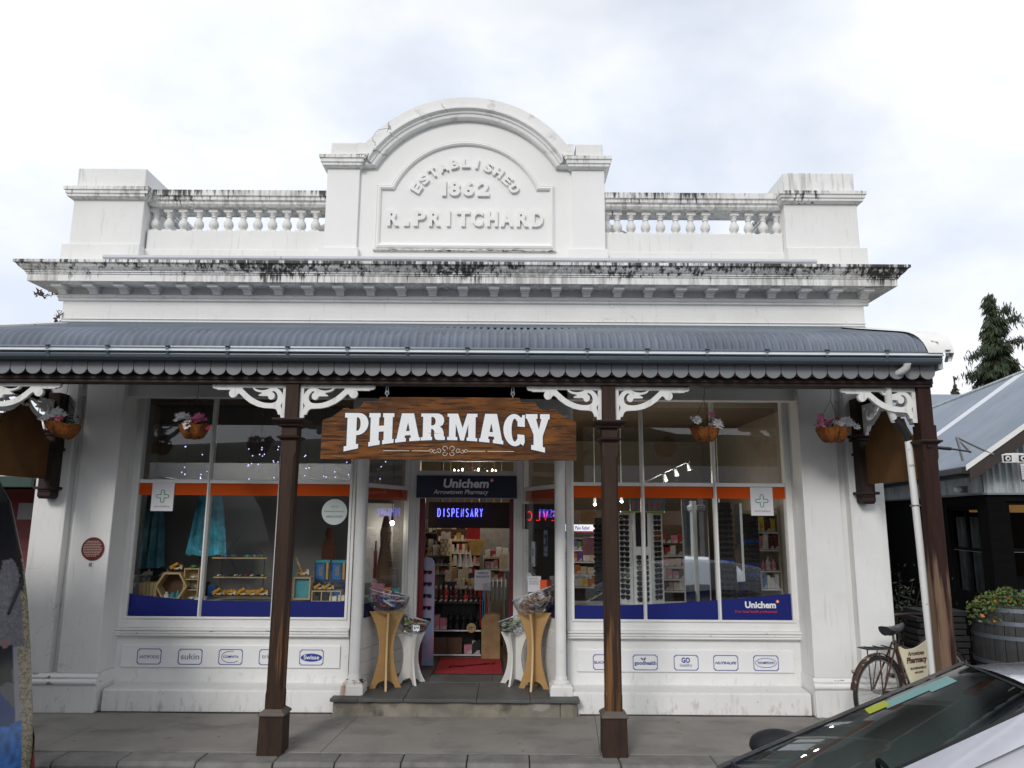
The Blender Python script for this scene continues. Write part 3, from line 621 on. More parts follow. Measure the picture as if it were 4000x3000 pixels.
# batten lights standing on the cornice
for i, lab in enumerate(('leftmost', 'second from the left', 'third from the left', 'rightmost')):
    x0 = -4.42+1.925*i
    lb = thing('batten_light', f'long white light batten on the cornice, {lab} of the four', 'light fitting', (x0+.96, 7.58, 4.63), group='light battens along the cornice')
    b = MB(); b.prism([(7.595,4.640),(7.556,4.664),(7.554,4.670),(7.566,4.698),(7.60,4.702),(7.62,4.698),(7.62,4.640)], x0+.004, x0+1.92, 'x'); part('housing', b, m_batten, lb)
    for k in ((.32, 1.55) if i % 2 == 0 else (.25, 1.25)):
        c = MB(); c.box(x0+k, 7.56, 4.624, x0+k+.03, 7.66, 4.654); c.tube([(x0+k+.015,7.57,4.65),(x0+k-.03,7.62,4.628)], .006, 6); part('bracket', c, m_gutter, lb)
# dried creeper under the left end of the cornice
v = MB()
for k in range(4):
    p0 = Vector((-4.99, 7.88, 4.28-.12*k)); pts = [p0]
    for j in range(6): p0 = p0 + Vector((-random.uniform(.02,.08) if k == 0 else random.uniform(-.02,.01), random.uniform(-.02,.02), random.uniform(-.03,.04) if k == 0 else -random.uniform(.01,.05))); pts.append(p0)
    v.tube(pts, .004, 5)
    for q in pts[2:] + pts[-2:]*2:
        for j in range(5):
            a = Vector(q) + Vector((random.uniform(-.04,.04), random.uniform(-.03,.03), random.uniform(-.03,.03))); d = [Vector((random.uniform(-.03,.03), random.uniform(-.03,.03), random.uniform(-.03,.03))) for _ in range(3)]
            v.add([a+d[0], a+d[1], a+d[2]], [(0,1,2)])
solo('dried_creeper', v, mat('dead_brown_leaf', (.10,.045,.03), .8), 'dead brown creeper on the wall corner under the left cornice end', 'plant', fix=False)
# ================================================================== VERANDAH
V = thing('verandah', 'dark timber street verandah with curved corrugated roof and scalloped fascia', 'verandah', (-.55, 6.6, 0))
VX0, VX1 = -5.02, 3.80
rp = [(6.345,3.385),(6.352,3.43),(6.372,3.478),(6.405,3.522),(6.45,3.560),(6.505,3.590),(6.57,3.614),(6.64,3.636),(7.0,3.741),(7.4,3.857),(7.85,3.988)]
def roof_rows(pts, x0, x1, per, amp, nper=8):
    rows = []; n = int((x1-x0)/per*nper)
    for i, (y, z) in enumerate(pts):
        a, c = pts[max(0,i-1)], pts[min(len(pts)-1,i+1)]; l = math.hypot(c[0]-a[0], c[1]-a[1]); ny, nz = -(c[1]-a[1])/l, (c[0]-a[0])/l
        rows.append([(x0+(x1-x0)*k/n, y+ny*amp*math.cos(2*math.pi*k/nper), z+nz*amp*math.cos(2*math.pi*k/nper)) for k in range(n+1)])
    return rows
b = MB(); b.strip(roof_rows(rp, VX0, VX1-.02, .0716, .0155), smooth=True); part('corrugated_roof', b, m_roof, V, fix=False)
b = MB(); lo = [(6.40,3.36),(6.44,3.46),(6.55,3.54),(6.65,3.585),(7.85,3.93)]
b.prism(lo + [(y, z-.02) for y, z in lo[::-1]], VX0+.02, VX1-.04, 'x'); part('roof_lining', b, m_brown, V)
# flashing against the wall, barge cap at each end
b = MB(); b.prism([(7.79,3.975),(7.855,3.998),(7.858,4.03),(7.85,4.03)], -4.96, 3.88, 'x'); part('wall_flashing', b, m_gutter, V)
m_barge = mat('dirty_white_barge', (.76,.75,.72), .6, var=.06, bump=.2); overlay(m_barge, (.07,.055,.045), (1,1,1), 7, .62, .68, amount=.85); overlay(m_barge, (.25,.2,.15), (1,1,1), 1.5, .02, .004, kind='crack', amount=.8)
for xa, xb in ((3.60, 3.885), (-5.14, -4.86)):
    o_, i_ = [], []
    for i, (y, z) in enumerate(rp):
        a, c = rp[max(0,i-1)], rp[min(len(rp)-1,i+1)]; l = math.hypot(c[0]-a[0], c[1]-a[1]); ny, nz = -(c[1]-a[1])/l, (c[0]-a[0])/l
        o_.append((y+ny*.03, z+nz*.03)); i_.append((y-ny*.02, z-nz*.02))
    b = MB(); n = len(rp)
    t0 = 3 if xa > 0 else 3
    r_ = [[(xa + (.06*max(0, (5-i)/5)), o_[i][0], o_[i][1]) for i in range(n)], [(xb, o_[i][0], o_[i][1]) for i in range(n)], [(xb, i_[i][0], i_[i][1]-.06) for i in range(n)], [(xb-.03, i_[i][0], i_[i][1]-.06) for i in range(n)]]
    b.strip(r_, False, True); part('barge_cap', b, m_barge, V, fix=False)
    b = MB(); b.box(xb-.075, 6.44, 3.27, xb-.035, 6.62, 3.40); part('end_rafter', b, m_barge, V)
    b = MB(); b.box(min(xb-.14, xb-.145), 6.62, 3.12, xb-.10, 7.80, 3.30); part('end_beam', b, m_brown, V)
# gutter
b = MB(); gp = [(6.335,3.408),(6.325,3.412),(6.322,3.398),(6.332,3.392)]
b.prism(gp + [(6.345,3.36),(6.34,3.34),(6.352,3.318),(6.375,3.303),(6.42,3.30),(6.43,3.40),(6.424,3.40),(6.415,3.31)], VX0-.02, VX1-.005, 'x')
gut = part('gutter', b, m_gutter, V)
b = MB(); b.prism([(6.334,3.393),(6.312,3.366),(6.322,3.360),(6.338,3.389)], VX0-.02, VX1-.005, 'x'); part('gutter_bead', b, m_gface, gut)  # bead coloured bright as a painted sky reflection
gb = MB(); gb.prism([(6.318,3.405),(6.318,3.362),(6.337,3.337),(6.350,3.312),(6.358,3.318),(6.346,3.342),(6.33,3.365),(6.33,3.405)], -.012, .012, 'x'); gb.box(-.02,6.30,3.407,.02,6.36,3.416)
gbm = gb.mesh('gutter_bracket')
for i in range(17):
    o = part_at('gutter_bracket', gbm, m_gutter, gut, (-4.62+i*.528, 0, 0))
# scalloped boards
sp = [(-.0665,.145)] + arc(0, .0, .0665, .0625, 180, 360, 14) + [(.0665,.145)]
sb = sheet([sp], .018); sbm = up(sb, 0).mesh('scallop_board')
n = 64; pitch = .1381
for i in range(n):
    part_at('scallop_board', sbm, m_scal, V, (3.722-pitch*i, 6.475 + random.uniform(-.001,.001), 3.243+random.uniform(-.0015,.0015)))
b = MB(); b.box(VX0, 6.488, 3.20, VX1-.02, 6.53, 3.40); part('fascia_board', b, m_brown, V)
b = MB(); b.box(VX0+.02, 6.545, 3.122, 3.802, 6.68, 3.30); b.box(VX0+.02, 6.532, 3.15, 3.802, 6.545, 3.235); part('beam', b, m_brown, V, .004)
b = MB()
for i in range(15):
    xx = -4.8+i*.6; b.prism([(6.6,3.50),(7.8,3.85),(7.8,3.80),(6.6,3.45)], xx, xx+.045, 'x')
part('rafter', b, m_brown, V)
# posts
PX = [-4.85, -1.987, .876, 3.732]
def chamfer_sq(h, c): return [(-h+c,-h),(h-c,-h),(h,-h+c),(h,h-c),(h-c,h),(-h+c,h),(-h,h-c),(-h,-h+c)]
for i, px in enumerate(PX):
    mm = m_post3 if i == 3 else m_post
    b = MB(); M = Matrix.Translation((px, 6.62, 0))
    hw = .0685
    rows = []
    for z, h, c in ((.34,hw,.002),(.46,hw,.002),(.50,hw,.020),(2.46,hw,.020),(2.50,hw,.002),(2.78,.070,.002),(2.781,.058,.002),(3.13,.058,.002)):
        rows.append([(p[0], p[1], z) for p in chamfer_sq(h, c)])
    b.strip(rows, True, False, M, True); po = part('post', b, mm, V)
    if i in (1, 2):
        b = MB(); h = .104; b.strip([[(p[0],p[1],z) for p in chamfer_sq(hh,.006)] for z, hh in ((-.01,h),(.30,h-.004))], True, False, M, True); part('foot', b, m_foot, po)
        b = MB(); b.strip([[(p[0],p[1],z) for p in chamfer_sq(hh,.004)] for z, hh in ((.30,.11),(.308,.112),(.318,.108),(.348,.072))], True, False, M, True); part('collar', b, m_greywood, po)
    if i != 3:
        b = MB(); b.strip([[(p[0],p[1],z) for p in chamfer_sq(hh,.004)] for z, hh in ((2.725,.078),(2.735,.10),(2.752,.105),(2.758,.12),(2.778,.14),(2.790,.145),(2.80,.14),(2.806,.06))], True, False, M, True); part('capital', b, m_brown if i != 3 else m_foot, po)
    b = MB(); b.strip([[(p[0],p[1],z) for p in chamfer_sq(hh,.004)] for z, hh in ((2.606,.07),(2.618,.084),(2.63,.102),(2.64,.104),(2.652,.072))], True, False, M, True); part('ring_moulding', b, m_brown if i != 3 else m_foot, po)
# fretwork brackets (0.68 x 0.32 m, cut from 30 mm board)
U_ = .001056
def fl(pts): return [(p[0]*U_, -p[1]*U_) for p in pts]
fo = fl([(2,0),(640,4),(647,14),(642,30),(628,40),(602,42),(600,50),(485,50),(494,62),(498,82),(490,104),(472,118),(450,116),(432,104),(424,88),(412,80),(395,92),(360,128),(310,164),(250,192),(190,206),(130,209),(100,211),(84,220),(72,238),(66,256),(66,262),(46,262),(40,297),(4,299)])
fh = [smooth_loop(fl([(388,32),(340,30),(298,31),(285,48),(262,62),(228,70),(214,76),(240,92),(236,101),(180,102),(160,104),(152,124),(136,133),(116,128),(104,112),(103,92),(112,76),(128,64),(112,58),(94,70),(80,92),(76,118),(84,142),(104,158),(140,164),(190,160),(250,140),(310,106),(356,66)]), 2),
      smooth_loop(fl([(150,31),(215,30),(280,31),(262,44),(225,52),(190,50),(165,42)]), 2),
      fl([(32,32),(90,32),(62,48),(42,74),(33,96)]), fl([(33,158),(47,185),(34,222)])]
fo2 = [fo] + fh
fr = sheet(fo2, .034); frm = up(fr, 0).mesh('fretwork_bracket'); frl = MB(); frl.v = [(-p[0],p[1],p[2]) for p in fr.v]; frl.f = [f[::-1] for f in fr.f]; frl.sm = fr.sm; frlm = frl.mesh('fretwork_bracket')
for px, sides in ((PX[0],(1,)),(PX[1],(-1,1)),(PX[2],(-1,1)),(PX[3],(-1,))):
    for s in sides:
        o = part_at('fretwork_bracket', frm if s > 0 else frlm, m_white, V, (px+s*.060, 6.62, 3.121)); 
        bv = o.modifiers.new('bevel', 'BEVEL'); bv.width = .003; bv.limit_method = 'ANGLE'
# end bays: half posts on the wall, side fretwork, plain hanging boards
for px, lab in ((-4.80, 'left'), (3.675, 'right')):
    b = MB(); b.box(px-.065, 7.63, 2.17, px+.065, 7.7895, 3.2)
    b.strip([[(px+p[0], 7.71+p[1], z) for p in chamfer_sq(h,.004)] for z, h in ((2.10,.055),(2.13,.07),(2.17,.07))], True, False, None, True)
    for z, h in ((2.195,.10),(2.60,.085),(2.75,.10),(2.785,.115)):
        b.box(px-h, 7.71-h, z, px+h, 7.789, z+.028)
    part('wall_post', b, m_brown, V, .006)
    if lab == 'right':
        fb = up(sheet(fo2, .034), 0); fb.v = [(px+p[1]-0, 7.62-p[0], 3.115+p[2]) for p in fb.v]; part('side_bracket', fb, m_white, V)
        fb = up(sheet(fo2, .034), 0); fb.v = [(px+p[1], 6.69+p[0], 3.115+p[2]) for p in fb.v]; part('side_bracket', fb, m_white, V)
    else:
        for s in (1, -1):
            fb = up(sheet(fo2, .034), 0); fb.v = [(px+p[1], (6.69+p[0]) if s > 0 else (7.62-p[0]), 3.115+p[2]) for p in fb.v]; part('side_bracket', fb, m_white, V)
    hb = thing('hanging_end_board', f'plain brown shaped board hanging in the {lab} end of the verandah', 'sign board', (px, 7.15, 2.45), group='boards hanging in the verandah ends')
    c = 7.155; hp = [(c-.46,2.30),(c+.46,2.30),(c+.46,2.70),(c+.40,2.72),(c+.33,2.80),(c+.29,2.88),(c+.22,2.89),(c+.17,2.98),(c+.05,3.0),(c-.05,3.0),(c-.17,2.98),(c-.22,2.89),(c-.29,2.88),(c-.33,2.80),(c-.40,2.72),(c-.46,2.70)]
    b = side(sheet([hp], .03), px); part('board', b, m_board, hb, .003)
    for k in (-.25, .25):
        t = MB(); t.tube([(px, c+k, 2.86), (px, c+k, 3.11)], .006, 6); part('hook', t, m_iron, hb)
# hanging pharmacy sign
SX = -.565
HS = thing('hanging_pharmacy_sign', 'long varnished timber sign with big white slab-serif letters hanging under the verandah', 'sign', (SX, 6.62, 2.45))
h = [(.0,3.012),(.633,3.010),(.648,2.970),(.782,2.967)] + [(.790,2.945),(.805,2.922),(.828,2.908),(.86,2.90)] + [(.902,2.898),(.925,2.912),(.96,2.905),(1.00,2.872),(1.065,2.822),(1.10,2.812),(1.145,2.795),(1.147,2.447)]
outl = [(SX+p[0], p[1]) for p in h] + [(SX-p[0], p[1]) for p in h[::-1]]
BY = 6.602
b = up(sheet([outl], .036), 6.62); part('board', b, m_sign, HS, .003)
GL = {
 'P': ([[(0,0),(.60,0),(.60,.13),(.50,.13),(.50,.38),(.62,.38)] + arc(.60,.69,.40,.31,-85,88,10) + [(.60,1),(0,1),(0,.88),(.11,.88),(.11,.13),(0,.13)], [(.50,.50),(.55,.50)] + arc(.55,.69,.12,.19,-90,90,8) + [(.50,.88)]]),
 'H': ([[(0,0),(.45,0),(.45,.13),(.40,.13),(.40,.41),(.60,.41),(.60,.13),(.55,.13),(.55,0),(1,0),(1,.13),(.94,.13),(.94,.87),(1,.87),(1,1),(.55,1),(.55,.87),(.60,.87),(.60,.60),(.40,.60),(.40,.87),(.45,.87),(.45,1),(0,1),(0,.87),(.06,.87),(.06,.13),(0,.13)]]),
 'A': ([[(0,0),(.43,0),(.43,.12),(.375,.12),(.39,.22),(.61,.22),(.63,.12),(.57,.12),(.57,0),(1,0),(1,.12),(.95,.12),(.73,1),(.24,1),(.05,.12),(0,.12)], [(.425,.37),(.575,.37),(.50,.68)]]),
 'R': ([[(0,0),(.47,0),(.47,.12),(.42,.12),(.42,.42),(.50,.41),(.555,.33),(.56,.14),(.61,.03),(.70,0),(1,0),(1,.12),(.955,.14),(.94,.30),(.88,.43),(.78,.50),(.90,.57),(.955,.70),(.94,.84),(.85,.95),(.72,1),(0,1),(0,.88),(.08,.88),(.08,.12),(0,.12)], [(.42,.55),(.50,.55),(.58,.60),(.605,.70),(.58,.81),(.50,.87),(.42,.87)]]),
 'M': ([[(0,0),(.34,0),(.34,.12),(.28,.12),(.28,.62),(.44,0),(.56,0),(.70,.62),(.70,.12),(.65,.12),(.65,0),(1,0),(1,.12),(.94,.12),(.94,.88),(1,.88),(1,1),(.66,1),(.51,.46),(.35,1),(0,1),(0,.88),(.06,.88),(.06,.12),(0,.12)]]),
 'C': ([arc(.50,.50,.50,.50,52,308,20) + [(.93,.06),(1.0,.18),(.98,.38),(.66,.38),(.66,.24)] + arc(.53,.50,.15,.36,-50,-310,16) + [(.66,.80),(.66,.62),(1.0,.62),(1.0,.97),(.88,.97),(.86,.90)]]),
 'Y': ([[(0,1),(0,.87),(.05,.87),(.33,.42),(.33,.13),(.23,.13),(.23,0),(.80,0),(.80,.13),(.71,.13),(.71,.42),(.95,.87),(1,.87),(1,1),(.60,1),(.60,.87),(.655,.87),(.55,.58),(.43,.87),(.49,.87),(.49,1)]])}
spans = [('P',-1.505,-1.292),('H',-1.286,-1.061),('A',-1.046,-.823),('R',-.817,-.600),('M',-.580,-.310),('A',-.293,-.075),('C',-.075,.118),('Y',.126,.342)]
def zb(x): return 2.622-.133*(x+.6)**2
for ch, a, c in spans:
    for off, mm, yy, dp in ((.008, m_navyedge, BY-.0015, .003), (0, m_letter, BY-.004, .004)):
        lp = []
        for loop in GL[ch]:
            q = []
            for i in range(len(loop)):                       # subdivide so the arched foot bends
                p0, p1 = loop[i], loop[(i+1) % len(loop)]; k = 4 if abs(p1[0]-p0[0]) > .2 else 1
                q += [(p0[0]+(p1[0]-p0[0])*t/k, p0[1]+(p1[1]-p0[1])*t/k) for t in range(k)]
            lp.append([(a+(c-a)*u, zb(a+(c-a)*u)+(2.861-zb(a+(c-a)*u))*v) for u, v in q])
        part('letter' if not off else 'letter_outline', up(sheet(lp, dp, off), yy), mm, HS)
t = MB()
for s in (-1, 1):
    fx = SX-.0
    for x0, x1 in ((.17,.33),(.35,.585)): t.box(fx+s*x0 if s > 0 else fx-x1, BY-.004, 2.521, fx+s*x1 if s > 0 else fx-x0, BY-.0005, 2.525)
    def curl(cx, cz, r0, r1, a0, a1, n=14): t.tube([(fx+s*(cx+(r0+(r1-r0)*i/n)*math.cos(R(a0+(a1-a0)*i/n))), BY-.002, cz+(r0+(r1-r0)*i/n)*math.sin(R(a0+(a1-a0)*i/n))) for i in range(n+1)], .0022, 5)
    curl(.033,.001+2.545,.024,.016,200,-120); curl(.033,2.500,.022,.014,160,480); curl(.085,2.523,.022,.010,30,390); curl(.125,2.523,.022,.006,190,520); curl(.155,2.523,.016,.010,0,330)
part('scroll', t, m_cream, HS)
for hx in (-1.138, .008):
    t = MB(); t.tube([(hx,6.62,3.0),(hx,6.62,3.035)], .005, 6); t.tube([(hx+.016*math.cos(R(a)),6.62,3.05+.016*math.sin(R(a))) for a in range(0,361,30)], .0045, 6)
    t.tube([(hx+.012*math.cos(R(a)),6.622,3.085+.03*math.sin(R(a))) for a in range(0,361,30)], .004, 6); t.tube([(hx,6.62,3.11),(hx,6.62,3.125)], .005, 6); part('hook', t, m_iron, HS)
# hanging baskets
m_coir = mat('orange_coir_liner', (.27,.085,.012), .9, var=.5, scale=11, bump=1, bscale=60); overlay(m_coir, (.06,.025,.01), (1,1,1), 30, .52, .66, amount=.7); overlay(m_coir, (.05,.03,.015), (4,4,1), 6, .56, .70, amount=.6)
m_petw = mat('white_petal', (.80,.79,.80), .6, var=.05); m_petp = mat('pink_petal', (.62,.17,.30), .6, var=.25, scale=30)
m_leaf = mat('green_leaf', (.045,.10,.05), .6, var=.4, scale=20); m_red = mat('red_petal', (.4,.02,.06), .6)
def flower(mb, c, r, n=9):
    c = Vector(c); d = Vector((random.uniform(-.5,.5), random.uniform(-1.2,-.7), random.uniform(.3,1.0))).normalized(); a = d.orthogonal().normalized(); b_ = d.cross(a)
    for k in range(n):
        t = 2*math.pi*k/n + random.uniform(-.15,.15); u = a*math.cos(t)+b_*math.sin(t); s_ = u.cross(d); q = r*random.uniform(.75,1.1)
        mb.add([c+u*q*.1, c+u*q*.6+s_*q*.19+d*q*.10, c+u*q+d*q*.25, c+u*q*.6-s_*q*.19+d*q*.10], [(0,1,2,3)])
def basket(x, z, y, lab, wht, pnk, red, side_, rx=.165, tilt=0):
    k = thing('hanging_flower_basket', lab, 'flower basket', (x, y, z-.11), group='flower baskets hanging under the verandah')
    rx *= .93; b = MB(); rows = []
    for j, (r, zz) in enumerate(((.36,-.115),(.62,-.10),(.82,-.06),(.95,-.015),(1.0,.02),(.93,.022),(.86,-.03),(.3,-.06))):
        rows.append([(x+rx*r*(1+.035*math.cos(8*a))*math.cos(a), y+rx*r*(1+.035*math.cos(8*a))*math.sin(a), z+zz+.010*math.sin(5*a+x)+tilt*math.cos(a)) for a in [2*math.pi*i/40 for i in range(40)]])
    b.strip(rows, True, True, None, True); part('liner', b, m_coir, k)
    t = MB()
    for i in range(8):
        a = 2*math.pi*i/8; t.tube([(x+rx*1.02*r*math.cos(a), y+rx*1.02*r*math.sin(a), z+zz) for r, zz in ((1.0,.02),(.95,-.02),(.8,-.068),(.6,-.108),(.34,-.122))], .0025, 4)
    for i in range(3):
        a = 2*math.pi*i/3+.5; t.tube([(x+rx*math.cos(a), y+rx*math.sin(a), z+.02),(x, y, z+.30)], .002, 4)
    t.tube([(x, y, z+.30),(x+.01, y, z+.36),(x, y, 3.5)], .0022, 4); part('wire_frame', t, m_black, k)
    f = MB()
    for i in range(70):
        c = Vector((x+random.uniform(-.13,.13), y+random.uniform(-.06,.12), z+random.uniform(.0,.10))); d = [Vector((random.uniform(-.03,.03) for _ in range(3))) for _ in range(3)]
        f.add([c+d[0], c+d[1], c+d[2]], [(0,1,2)])
    for fx, fz in wht+pnk+red: f.tube([(x+fx*.4, y, z), (x+fx, y-.05, z+fz)], .003, 4)
    part('foliage', f, m_leaf, k, fix=False)
    for nm, mm, lst, r in (('white_flower', m_petw, wht, .054), ('pink_flower', m_petp, pnk, .046), ('red_flower', m_red, red, .034)):
        for fx, fz in lst:
            for q in range(2):
                f = MB()
                if q: flower(f, (x+fx+random.uniform(-.045,.045), y-.09+random.uniform(-.04,.06), z+fz+random.uniform(-.02,.03)), r*.6, 8)
                else: flower(f, (x+fx, y-.12+random.uniform(-.03,.03), z+fz), r, 10); flower(f, (x+fx, y-.122, z+fz+.003), r*.6, 7)
                part(nm, f, mm, k, fix=False)
basket(-4.385,2.80,7.15,'flower basket with white flowers beside the left wall post',[(-.02,.13),(-.05,.09),(.02,.11),(.05,.08),(-.13,.05),(-.09,.06),(.0,.085)],[(.03,.05)],[(.07,.05),(-.05,.03)],0,.172,-.02)
basket(-3.12,2.80,7.2,'flower basket with white and pink flowers before the left window, pink one trailing',[(-.09,.09),(-.045,.08),(-.11,.06),(.0,.02),(-.01,-.01)],[(.06,.07),(.09,.085),(-.03,.02),(.11,.06),(.07,.05)],[(.185,-.03)],0,.158)
basket(1.90,2.805,7.2,'flower basket with few pale flowers before the right window',[(-.10,.08),(-.12,.06),(.09,.05),(.11,.03),(.07,.03)],[(.05,.13)],[],0,.152)
basket(3.155,2.805,7.2,'flower basket with a big white bunch before the right pilaster',[(.02,.05),(.06,.08),(.09,.06),(.12,.05),(.17,.02),(.0,.04),(.04,.03),(.08,.09)],[(-.17,.10),(-.165,.07),(-.15,.12),(-.16,.04),(-.09,.06)],[(.0,.095),(-.08,.065)],0,.172)
# downpipe and its wiring
DP = thing('downpipe', 'white plastic downpipe with a black bend beside the right verandah post', 'downpipe', (3.69, 6.72, 0))
t = MB(); t.tube([(3.50,6.38,3.31),(3.50,6.40,3.275),(3.48,6.43,3.25),(3.45,6.50,3.235)], .032, 14); t.tube([(3.42,6.60,3.15),(3.44,6.64,2.95),(3.50,6.68,2.83)], .033, 14); t.tube([(3.630,6.72,2.66),(3.655,6.73,1.8),(3.675,6.74,.9),(3.685,6.74,-.01)], .031, 14); part('pipe', t, m_pvc, DP)
t = MB(); t.tube([(3.49,6.672,2.85),(3.545,6.69,2.79),(3.60,6.71,2.73),(3.628,6.718,2.66)], .0335, 14); part('bend', t, m_rubber, DP)
for z, x in ((2.07,3.648),(.57,3.680)):
    t = MB(); t.tube([(x+.036*math.cos(R(a)),6.735+.036*math.sin(R(a)),z) for a in range(0,361,24)], .008, 6); t.tube([(x+.035,6.72,z),(x+.09,6.68,z+.002)], .007, 6); part('strap', t, m_iron if z > 1 else mat('rusty_strap', (.10,.035,.02), .7), DP)
# ================================================================== DUMP-BIN STANDS AT THE DOOR
m_ply = mat('honey_plywood', (.40,.235,.085), .55, var=.10, scale=3, stretch=(1,1,4))
m_plyedge = mat('pale_ply_edge', (.58,.42,.22), .6, var=.1)
m_wply = mat('white_painted_ply', (.66,.65,.62), .5, var=.05)
m_acryl = glass('clear_acrylic', (.90,.92,.94), 1.75, .04)
m_rimw = mat('clear_rim_highlight', (.45,.47,.48), .2, var=0)
def bin_stand(x, y, ang, z0, zt, wt, ww, wb, rb, zb_, tilt, mat_, lab, edge):
    s = thing('dump_bin_stand', lab, 'display stand', (x, y, z0), (0, 0, ang), group='dump bin stands at the doorway')
    H = zt - z0
    def prof(sgn):
        n = 12; o = []
        for i in range(n+1):
            t = i/n; wv = ww + (wb-ww)*max(0, (1-t/.52))**2.0 + (wt-ww)*max(0, (t-.52)/.48)**2.0
            o.append((sgn*wv/2, t*H))
        return o
    cut = [(wb*.30, 0)] + [(wb*.30*math.cos(R(a)), H*.10*math.sin(R(a))) for a in range(20, 170, 25)] + [(-wb*.30, 0)]
    op = prof(1) + prof(-1)[::-1] + cut[::-1]
    for a in (0, math.pi/2):
        b = MB(); b.prism(op, -.011 if a == 0 else -.0112, .011 if a == 0 else .0112, 'y', Matrix.Rotation(a, 4, 'Z')); part('leg_panel', b, mat_, s, .002)
    if edge:
        for a in (0, math.pi/2):
            for sg in (1, -1):
                b = MB(); q = prof(sg); rows = [[(p[0]+sg*.0006, -.0095, p[1]) for p in q], [(p[0]+sg*.0006, .0095, p[1]) for p in q]]; b.strip(rows, False, True, Matrix.Rotation(a, 4, 'Z')); part('panel_edge', b, edge, s, fix=False)
    b = MB(); rows = []
    M = Matrix.Translation((0,0,zb_-z0)) @ Matrix.Rotation(tilt, 4, 'Y')
    pr = [(.12,-.72),(.45,-.66),(.75,-.48),(.93,-.22),(1.0,.05),(1.0,.30),(.985,.30),(.985,.05),(.915,-.21),(.735,-.465),(.44,-.64),(.1,-.70)]
    b.lathe([(r*rb, z*rb) for r, z in pr], 0, 0, 28, M, False); part('bowl', b, m_acryl, s)
    b = MB(); b.tube([tuple(M @ Vector((rb*math.cos(2*math.pi*i/36), rb*math.sin(2*math.pi*i/36), rb*.30))) for i in range(37)], .004, 6); part('bowl_rim', b, m_rimw, s)
    return s
A1 = R(12)
bin_stand(-1.312,8.16,A1,.17,.95,.385,.15,.34,.222,1.075,.22,m_ply,'tall honey plywood bin stand left of the door',m_plyedge)
bin_stand(-1.085,8.42,R(28),.17,.69,.33,.17,.35,.185,.80,.30,m_wply,'short white bin stand left of the door',None)
bin_stand(.050,8.40,R(-22),.17,.70,.33,.16,.33,.185,.815,-.36,m_wply,'short white bin stand right of the door',None)
bin_stand(.252,8.17,R(-14),.17,.945,.375,.15,.33,.225,1.075,-.36,m_ply,'tall honey plywood bin stand right of the door',m_plyedge)
def pillow(w_, h_, d_):
    b = MB(); rows = []
    for i in range(5):
        u = -1+2*i/4; k = max(.12, math.sqrt(1-abs(u)**3)); rows.append([(u*w_/2, math.cos(a)*h_/2*(.8+.2*k), math.sin(a)*d_/2*k) for a in [2*math.pi*j/8 for j in range(8)]])
    b.strip(rows, True, True, None, True); return b.mesh('packet')
pk1 = pillow(.085,.055,.022); pk2 = pillow(.115,.032,.024); pk3 = pillow(.06,.05,.016)
def cm(n, c, r=.35):                                          # printed packaging: pale label patches, dark lines of print
    m = mat(n, c, r, var=.3, scale=45); overlay(m, (.62,.60,.56), (1,1,1), 13, .55, .565, amount=.8, detail=1); overlay(m, (.02,.02,.03), (1,1,5), 22, .63, .65, amount=.8, detail=2); return m
cred, cblue, cwht, cpink, cgrn, cyel, cbrn, ctan, clime, cteal = [cm('packet_'+n, c) for n, c in (('red',(.45,.015,.05)),('blue',(.03,.16,.5)),('white',(.62,.62,.64)),('pink',(.5,.1,.2)),('green',(.12,.30,.06)),('yellow',(.6,.42,.05)),('brown',(.16,.06,.03)),('tan',(.42,.22,.11)),('lime',(.45,.55,.28)),('teal',(.03,.25,.3)))]
def copyme(me): return me
_pm = {}
def coloured(me, m):
    k = (me.name, m.name)
    if k not in _pm:
        c = me.copy(); c.materials.clear(); c.materials.append(m); _pm[k] = c
    return _pm[k]
def fill_bowl(cx, cy, cz, r, tilt, n, kinds, name, lab, cat, grp):
    for i in range(n):
        me, m, lb = random.choice(kinds); q = r*.80*math.sqrt(random.random()); a = random.random()*6.283
        dx, dy = q*math.cos(a), q*math.sin(a); lay = i/n
        bottom = -.62*r*math.sqrt(max(.02, 1-(q/r)**2)); z = cz + bottom + (.62*r+.0)*lay*.72 - dx*math.sin(tilt) + .02
        place(name, coloured(me, m), m, (cx+dx, cy+dy, z), (random.uniform(-.7,.7), random.uniform(-.7,.7), random.random()*6.28), lb, cat, grp)
fill_bowl(-1.312,8.16,1.10,.20,.22,64,[(pk1,cred,'red wrapped packet in the bowl of the tall left plywood stand')]*3+[(pk1,cblue,'blue wrapped packet in the bowl of the tall left plywood stand')]*2+[(pk2,cwht,'white wrapped packet in the bowl of the tall left plywood stand')]+[(pk1,cpink,'pink wrapped packet in the bowl of the tall left plywood stand')],'sweet_packet','','packet','packets in the tall left bowl')
fill_bowl(-1.085,8.42,.81,.165,.30,48,[(pk2,cbrn,'brown tube in the bowl of the short left white stand'),(pk2,cred,'red tube in the bowl of the short left white stand'),(pk2,cwht,'white tube in the bowl of the short left white stand'),(pk2,cyel,'yellow tube in the bowl of the short left white stand'),(pk2,cgrn,'green tube in the bowl of the short left white stand')],'hand_cream_tube','','tube','tubes in the short left bowl')
fill_bowl(.05,8.40,.82,.165,-.36,48,[(pk3,clime,'pale lime sachet in the bowl of the short right white stand')]*2+[(pk3,cwht,'white sachet in the bowl of the short right white stand')],'sachet','','sachet','sachets in the short right bowl')
fill_bowl(.252,8.17,1.09,.20,-.36,56,[(pk2,ctan,'tan brush in the bowl of the tall right plywood stand')]*3+[(pk1,cwht,'clear white pack in the bowl of the tall right plywood stand')],'wooden_brush','','brush','brushes in the tall right bowl')
